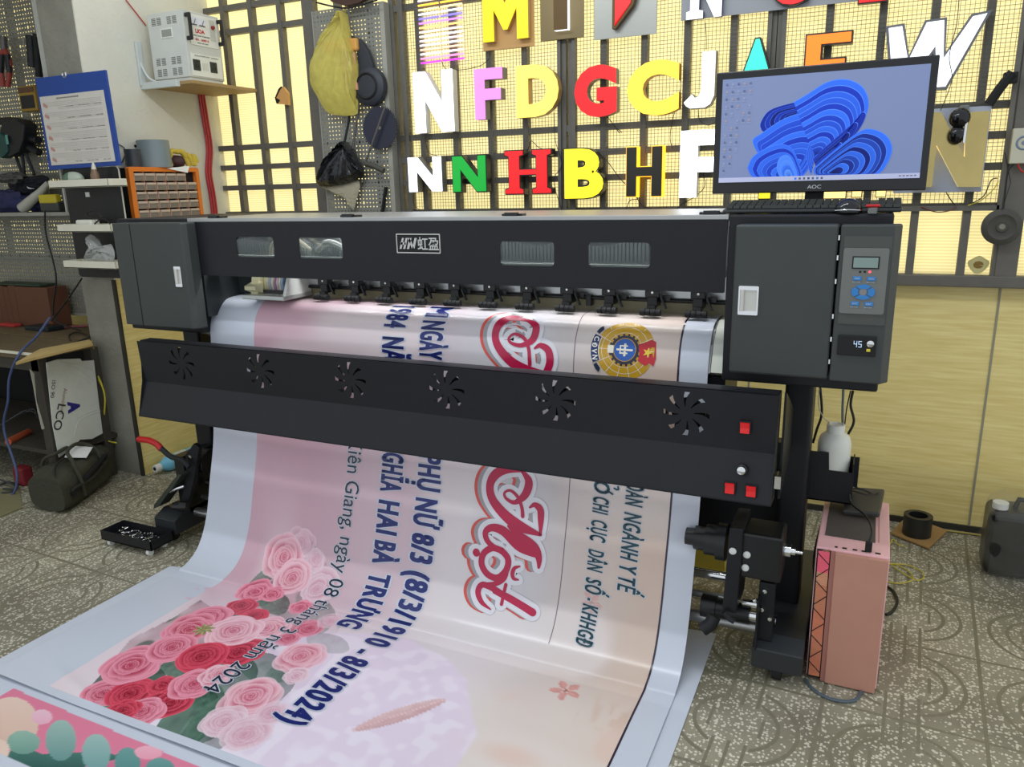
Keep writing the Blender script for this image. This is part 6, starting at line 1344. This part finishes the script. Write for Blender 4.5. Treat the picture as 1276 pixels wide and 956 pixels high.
tag(MB().tube([on(x, y, 1, 2.60) for x, y in ((102, 347), (85, 372), (70, 392), (64, 400))], .004, 8, sm=True).build('black_cable', CAB, smooth=True), 'black cable slanting from the pier to the bench top', 'cable')
tag(MB().tube([on(88, 424, 2, .741), on(86, 418, 2, .741), on(96, 414, 2, .741), on(108, 418, 2, .741), on(106, 424, 2, .741), on(94, 427, 2, .741), on(112, 420, 2, .741)], .0035, 7, sm=True).build('coiled_wire', CAB, smooth=True), 'coil of dark wire lying on the bench by the pier', 'wire')
tag(MB().tube([on(72, 409, 2, .74), on(90, 407, 2, .74), on(112, 406, 2, .74)], .006, 8).build('pink_rod', K('pink_rod', (150, 70, 80), .5)), 'dull pink rod lying across the back of the bench', 'rod')
# cartons
CX = [on(x_, 405, 1, 2.80)[0]-.003 for x_ in (5, 12, 18, 26, 66)]
for k, (a, b) in enumerate(((-18, 4), (5, 11), (12, 17), (18, 25), (26, 62))):
    p = on(a, 405, 1, 2.80); q = on(b, 355, 1, 2.80); tag(MB().bx(p[0], CX[k], 2.80, 2.92, .733, .965-.004*(k % 3)).build('brown_carton', K('carton_brown', (104, 64, 44), .7, var=.15), bevel=.002), ('leftmost brown carton on the bench, cut by the photo edge', 'thin brown carton, second from the left on the bench', 'thin brown carton, third from the left on the bench', 'thin brown carton, fourth from the left on the bench', 'wide brown carton facing out at the right end of the bench row')[k], 'carton', 'brown cartons on the workbench')
p = on(2, 351, 1, 2.85); q = on(60, 354, 1, 2.85); tag(MB().bx(p[0]-.05, q[0]-.02, 2.81, 2.91, .966, .975).build('green_sheet', K('dark_green_sheet', (46, 64, 50), .7)), 'dark green sheet lying on the brown cartons', 'sheet')
tag(MB().bx(*sorted((on(5, 405, 2, .737)[0], on(33, 405, 2, .737)[0])), 2.735, 2.785, .734, .752).build('red_cloth', K('red_cloth', (176, 50, 44), .8), bevel=.006), 'small red cloth on the bench in front of the cartons', 'cloth')
a = on(38, 404, 1, 2.74); b = on(66, 400, 1, 2.74); tag(MB().bx(a[0], b[0], 2.70, 2.80, .735, .758).build('black_case', K('case_dark_teal', (24, 36, 38), .5), bevel=.005), 'flat dark case on the bench right of the red cloth', 'case')
# hand tools on the upper board
TY = 2.93
t = thing('cordless_drill', (on(20, 200, 1, TY)[0], TY, on(20, 240, 1, TY)[2]), 'dark green cordless drill hanging on the upper perforated board', 'drill')
TG = K('tool_teal', (22, 70, 66), .45); TB = K('tool_black', (20, 22, 28), .5)
MB().prism(pxpoly([(6, 165), (14, 172), (16, 190), (8, 198), (0, 188), (-6, 170)], TY-.03), 1, TY-.06, TY).build('drill_body', TG, t, bevel=.006)
MB().prism(pxpoly([(12, 153), (32, 149), (41, 156), (39, 176), (34, 190), (22, 196), (14, 190), (9, 170)], TY), 1, TY-.05, TY+.03).build('motor_housing', TB, t, bevel=.01)
MB().tube([on(0, 151, 1, TY), on(14, 150, 1, TY), on(30, 153, 1, TY)], .02, 10).build('top_rail', TB, t, smooth=True)
MB().tube([on(36, 172, 1, TY), on(48, 175, 1, TY)], .022, 12).build('side_grip', TB, t, smooth=True)
MB().tube([on(36, 183, 1, TY), on(49, 190, 1, TY)], .020, 12).build('side_knob', TB, t, smooth=True)
MB().tube([on(0, 190, 1, TY-.02), on(10, 184, 1, TY-.02)], .018, 10).tube([on(8, 192, 1, TY-.02), on(16, 183, 1, TY-.02)], .014, 10).build('lower_lever', TB, t, smooth=True)
MB().bx(*sorted((on(7, 172, 1, TY-.06)[0], on(10, 172, 1, TY-.06)[0])), TY-.062, TY-.0605, on(8, 180, 1, TY-.06)[2], on(8, 168, 1, TY-.06)[2]).build('pale_stripe', K('stripe_teal', (90, 150, 140), .5), t)
for k, (a, b) in enumerate((((18, 190), (28, 218)), ((27, 188), (31, 220)), ((31, 188), (43, 218)))): tag(MB().tube([on(*a, 1, TY), on(*b, 1, TY)], .009, 8).build('black_strap', TB), 'black strap holding the cap, %s of three' % ('leftmost', 'middle', 'rightmost')[k], 'strap', 'black straps between the drill and the cap')
t = thing('cloth_hat', (on(36, 230, 1, 2.88)[0], 2.9, on(36, 246, 1, 2.88)[2]), 'black cloth cap with a small white swoosh hanging below the drill', 'cap')
blob(outline([(13, 222), (20, 214), (35, 220), (52, 218), (61, 222), (58, 232), (48, 240), (36, 246), (24, 246), (14, 236)]), 2.89, .05, 'cap_body', K('cap_black', (16, 18, 28), .85), t, seed=2)
sw = pxpoly([(33.5, 232.5), (35, 234.8), (38, 235.4), (44, 234.6), (38, 234.3), (35.5, 233.6)], 2.83); MB().prism(sw, 1, 2.829, 2.832).build('swoosh', K('swoosh_white', (210, 210, 214), .5), t)
t = thing('pliers', (on(5, 80, 1, TY)[0], TY, on(5, 110, 1, TY)[2]), 'pliers with black and orange red handles at the left edge', 'pliers')
MB().tube([on(4, 45, 1, TY), on(5, 62, 1, TY)], .018, 10).build('jaws', K('dull_steel'), t, smooth=True)
HR = K('handle_red', (150, 60, 50), .5)
for pts in ([(4, 62), (1, 80), (4, 108)], [(6, 62), (12, 80), (10, 108)]):
    MB().tube([on(x, y, 1, TY) for x, y in pts], .014, 10, sm=True).build('handle', HR, t, smooth=True)
    MB().tube([on(x, y, 1, TY-.004) for x, y in (((pts[0][0]+pts[1][0])/2, 68), (pts[1][0], 90))], .0155, 10).build('handle_grip', TB, t, smooth=True)
tag(MB().tube([on(38, 44, 1, TY), on(41, 84, 1, TY)], .024, 12).build('black_level', TB, smooth=True, bevel=.004), 'long black tool case hanging between the tools and the pier', 'tool')
tag(MB().tube([on(45, 42, 1, TY), on(49, 96, 1, TY)], .018, 12).build('black_torch', MATTE, smooth=True), 'second long black tool right of the black tool case', 'tool')
t = thing('multimeter', (on(38, 125, 1, TY)[0], TY, on(38, 140, 1, TY)[2]), 'yellow multimeter with a black face hanging left of the blue clipboard', 'meter')
a = on(31, 140, 1, TY); b = on(46, 106, 1, TY); MB().bx(a[0], b[0], TY-.02, TY+.02, a[2], b[2]).build('meter_case', K('meter_yellow', (150, 120, 44), .5), t, bevel=.006)
MB().bx(a[0]+.015, b[0]-.015, TY-.024, TY-.019, a[2]+.015, b[2]-.05).build('meter_dial', TB, t, bevel=.01); MB().bx(a[0]+.004, b[0]-.004, TY-.024, TY-.019, b[2]-.035, b[2]-.008).build('meter_top', K('meter_rust', (96, 64, 44), .6), t, bevel=.003)
# odds and ends on the ledge
a = on(57, 262, 1, 2.80); b = on(80, 262, 1, 2.80)
t = thing('tape_measure', ((a[0]+b[0])/2, 2.80, za), 'yellow and grey tape measure standing on the ledge', 'tape measure')
MB().bx(a[0], b[0], 2.77, 2.83, za+.0, za+.055).build('grey_case', K('measure_grey', (60, 62, 60), .5), t, bevel=.008)
MB().bx(a[0]+.004, b[0]-.004, 2.765, 2.80, za+.045, za+.092).build('yellow_top', K('measure_yellow', (196, 178, 40), .5), t, bevel=.008)
NC = K('navy_cloth', (44, 46, 84), .9, var=.2, bump=.5)
def lump(cx, cy, sx, sy, name, m_, label, cat, seed=0, bump=.25, Y=2.85):
    c = on(cx, cy, 1, Y); 
    mb = MB().ball((c[0], Y, c[2]), (sx, .05, sy), n=22, m=14, bumpy=bump, seed=seed); mn = min(v[2] for v in mb.v); lo = za+.001
    mb.v = [(x, y, max(z, lo)) for x, y, z in mb.v]; return tag(mb.build(name, m_, smooth=True), label, cat)
lump(12, 252, .17, .07, 'navy_cloth', NC, 'heap of navy cloth at the left end of the ledge', 'cloth', 1, .5)
lump(44, 254, .07, .05, 'navy_cloth', NC, 'small heap of navy cloth in front of the pale funnel', 'cloth', 5, .5)
tag(MB().tube([on(28, 260, 1, 2.78), on(52, 238, 1, 2.80), on(60, 228, 1, 2.82)], [.03, .02, .014], 12).build('paper_funnel', K('pale_cone', (170, 168, 156), .6), smooth=True), 'pale rolled paper cone leaning on the ledge', 'cone')
lump(15, 222, .1, .03, 'grey_rag', K('grey_rag', (84, 82, 80), .9, bump=.4), 'dull grey rag lying on top of the navy heap', 'rag', 7, .5)
# duffel bag
OL = K('olive_canvas', (58, 58, 44), .85, var=.18, scale=20, bump=.5, bscale=60); OD = K('olive_dark', (36, 36, 30), .85)
p0 = on(30, 632, 2, .0); p1 = on(86, 643, 2, .0); p2 = on(147, 598, 2, .0)
t = thing('duffel_bag', (-3.45, 2.35, 0), 'olive green canvas duffel bag standing open on the floor by the bench', 'bag')
ax_ = Vector((p2[0]-p1[0], p2[1]-p1[1], 0)); L_ = ax_.length; ax_.normalize(); sd = Vector((p0[0]-p1[0], p0[1]-p1[1], 0)); Wd = sd.length; sd.normalize(); nz_ = Vector((0, 0, 1))
Wd *= .85; hgt = .20; base = Vector((p1[0], p1[1], 0)); V_ = []; F_ = []; nu, nv = 30, 36
for i in range(nu+1):
    u = i/nu; e = 1-.10*abs(2*u-1)**4; sag = 1-.12*math.sin(u*PI)*0-.10*(1-u)
    for j in range(nv):
        a = 2*PI*j/nv; k = .55; cx_ = abs(math.cos(a))**k*(1 if math.cos(a) > 0 else -1); cz_ = abs(math.sin(a))**k*(1 if math.sin(a) > 0 else -1)
        nn = noise.noise(Vector((u*5, cx_*1.5, cz_*1.5)))*.022
        w = Wd/2*e*(1+nn*2); z = hgt/2*sag*(1+cz_*e*(1+nn*3))
        pnt = base+ax_*(u*L_)+sd*(Wd/2+cx_*w); V_.append((pnt.x, pnt.y, max(z+nn*.4, .002)))
for i in range(nu):
    for j in range(nv): F_.append((i*nv+j, i*nv+(j+1) % nv, (i+1)*nv+(j+1) % nv, (i+1)*nv+j))
F_ += [tuple(range(nv)), tuple(nu*nv+j for j in range(nv))[::-1]]
MB().add(V_, F_).build('bag_body', OL, t, smooth=True)
def bp_(u, v, z): p = base+ax_*(u*L_)+sd*(v*Wd); return Vector((p.x, p.y, z))
MB().tube([bp_(.12, -.03, .10), bp_(.14, -.06, .115), bp_(.5, -.07, .11), bp_(.75, -.06, .14), bp_(.93, -.02, .165)], .008, 8, sm=True).build('pocket_rim', OD, t, smooth=True)
MB().tube([bp_(.1, -.035, .09), bp_(.4, -.04, .13), bp_(.8, -.03, .17)], .012, 8, sm=True).build('pocket_mouth', K('pocket_black', (14, 14, 16), .9), t, smooth=True)
MB().tube([bp_(.30, -.06, .05), bp_(.27, -.05, .14), bp_(.28, .1, .22), bp_(.35, .3, .255), bp_(.6, .35, .255), bp_(.72, .1, .215), bp_(.72, -.05, .13)], .009, 8, sm=True).build('handle', OL, t, smooth=True)
MB().tube([bp_(.30, 1.02, .1), bp_(.28, .9, .2), bp_(.35, .62, .235), bp_(.6, .62, .235), bp_(.7, .95, .19), bp_(.72, 1.02, .1)], .009, 8, sm=True).build('handle', OL, t, smooth=True)
MB().tube([bp_(.02, .2, .165), bp_(.2, .45, .2), bp_(.6, .5, .212), bp_(.95, .5, .2)], .005, 6, sm=True).build('zip', OD, t, smooth=True)
MB().bx(-.05, .05, -.05, .05, 0, .004).build('white_paper', PAPER, t)
wp = t.children[-1] if t.children else None
wp = bpy.data.objects['white_paper']; q = bp_(.55, .3, .218); wp.location = q-Vector(ORG[t.name])-(-Vector(ORG[t.name])); wp.location = q; 
me = wp.data; 
for v in me.vertices: v.co = v.co+Vector(ORG[t.name])
wp.location = q-Vector(ORG[t.name]); wp.rotation_euler = (.25, .1, .6)
# blue bottle lying by the pier
a = Vector(on(199, 582, 2, .042)); b = Vector(on(246, 563, 2, .042)); d = (b-a).normalized()
t = thing('cleaner_bottle', tuple((a+b)/2-Vector((0, 0, .042))), 'bottle of light blue liquid with white cap lying by the pier', 'bottle')
L_ = (b-a).length
MB().lathe([(.016, 0), (.022, .012), (.040, .045), (.042, .06), (.042, L_), (.038, L_+.01), (0, L_+.01)], a, d, n=28).build('blue_body', K('blue_liquid', (120, 196, 226), .12, coat=.5), t, smooth=True)
MB().lathe([(0, -.032), (.018, -.032), (.020, -.028), (.020, .002), (.016, .004)], a, d, n=24).build('white_cap', WHITE, t, smooth=True)
MB().lathe([(0, -.034), (.010, -.034), (.010, -.032)], a, d, n=14).build('cap_hole', MATTE, t)
MB().lathe([(.0425, .10), (.0428, .105), (.0428, .17), (.0425, .175)], a, d, n=28).build('bottle_label', K('bottle_label', (206, 212, 210), .5, var=.3, scale=60), t, smooth=True)
# screw tray on white wheels
c4 = [on(133.8, 657.4, 2, .07), on(147.9, 650, 2, .07), on(196, 652, 2, .07), on(193, 672, 2, .07)]
x0, x1, y0, y1 = c4[0][0], -2.60, 1.985, 2.10
t = thing('screw_tray', ((x0+x1)/2, 2.04, 0), 'low black tray on small white wheels at the left foot of the printer', 'tray')
mb = MB().bx(x0, x1, y0, y1, .030, .034); mb.bx(x0, x1, y0, y0+.004, .03, .072).bx(x0, x1, y1-.004, y1, .03, .072).bx(x0, x0+.004, y0, y1, .03, .072).bx(x1-.004, x1, y0, y1, .03, .072)
mb.build('tray_body', BLACK, t)
for x, y in ((x0+.03, y0+.02), (x1-.03, y0+.015), (x0+.03, y1-.02), (x1-.04, y1-.02)): MB().tube([(x-.008, y, .014), (x+.008, y, .014)], .014, 12).bx(x-.005, x+.005, y-.005, y+.005, .014, .031).build('wheel', WHITE, t, smooth=True)
rg = random.Random(8); mb = MB()
for k in range(70):
    x = rg.uniform(x0+.02, x1-.03); y = rg.uniform(y0+.015, y1-.015); z = .038+rg.random()*.014; a_ = rg.random()*6.28; dx, dy = .007*math.cos(a_), .007*math.sin(a_)
    mb.tube([(x-dx, y-dy, z), (x+dx, y+dy, z+rg.uniform(-.003, .003))], .002, 5).lathe([(0, 0), (.005, 0), (.004, .003), (0, .003)], (x+dx, y+dy, z), (dx, dy, .001), 7)
o = mb.build('loose_screws', CHROME, org=((x0+x1)/2, 2.04, .035)); tag(o, 'loose bright screws heaped in the low black tray', 'screws'); o['kind'] = 'stuff'
# under the bench and on the floor left
t = tag(MB().tube([on(10, 551, 2, .235), on(36, 538, 2, .235)], .018, 12).build('orange_handle', K('tool_orange', (176, 84, 50), .5), smooth=True), 'orange tool handle lying on the lower shelf of the workbench', 'tool')
for k in range(5):
    tag(MB().tube([on(0+6*k, 530-4*k, 2, .235), on(22+5*k, 518-2*k, 2, .26), on(46, 505+4*k, 2, .24)], .003, 6, sm=True).build('loose_wire', K('wire_grey', (88, 88, 88), .5), smooth=True), 'loose grey wire in the tangle on the lower bench shelf', 'wire', 'tangle of grey wires under the workbench')
tag(MB().bx(-3.98, -3.90, 2.30, 2.36, .0, .10).build('red_box', K('dark_red_box', (120, 24, 34), .6), bevel=.01), 'dark red box on the floor behind the duffel bag', 'box')
q = [on(*p, 2, 0) for p in ((-10, 612), (24, 608), (28, 634), (-10, 650))]
tag(MB().add([(p[0], p[1], z) for z in (.002, .008) for p in q], [(0, 1, 2, 3), (4, 5, 6, 7), (0, 1, 5, 4), (1, 2, 6, 5), (2, 3, 7, 6), (3, 0, 4, 7)]).build('floor_board', K('olive_board', (130, 124, 88), .8)), 'flat olive brown board on the floor left of the duffel bag', 'board')
for k, pts in enumerate(([(0, 605), (10, 601), (22, 604), (16, 612), (2, 614)], [(0, 598), (14, 603), (20, 609), (4, 609)])):
    tag(MB().tube([on(x, y, 2, .014+.004*k) for x, y in pts], .005, 7, sm=True).build('coiled_cable', K('cable_grey_dark', (62, 64, 66), .5), smooth=True), ('outer', 'inner')[k]+' loop of dark cable on the olive board', 'cable', 'dark cable loops left of the duffel bag')

# ------------------------------------------------------------------ light
W = bpy.data.worlds.new('sky'); SC.world = W; W.use_nodes = True
bg = W.node_tree.nodes['Background']; bg.inputs[0].default_value = (.86, .93, 1.0, 1); bg.inputs[1].default_value = .84
def area(name, loc, rot, sx, sy, p, col):
    l = bpy.data.lights.new(name, 'AREA'); l.shape = 'RECTANGLE'; l.size = sx; l.size_y = sy; l.energy = p; l.color = col
    o = bpy.data.objects.new(name, l); COL.objects.link(o); o.location = loc; o.rotation_euler = rot; return o
area('daylight_behind_glazing', (-1.5, 5.2, 2.4), (math.radians(-80), 0, 0), 8, 3, 250, (1, .97, .9))
area('bay_led_strip', (-1.39, 2.30, 1.335), (math.radians(-8), 0, 0), 1.95, .02, 5, (.95, .98, 1))
area('ceiling_tube_light', (-1.4, 1.6, 2.95), (math.radians(20), 0, 0), 2.4, .06, 22, (.92, .97, 1))
SC.view_settings.view_transform = 'Standard'; SC.view_settings.look = 'None'; SC.view_settings.gamma = 1; SC.view_settings.exposure = 0.12
SC.view_settings.use_curve_mapping = False
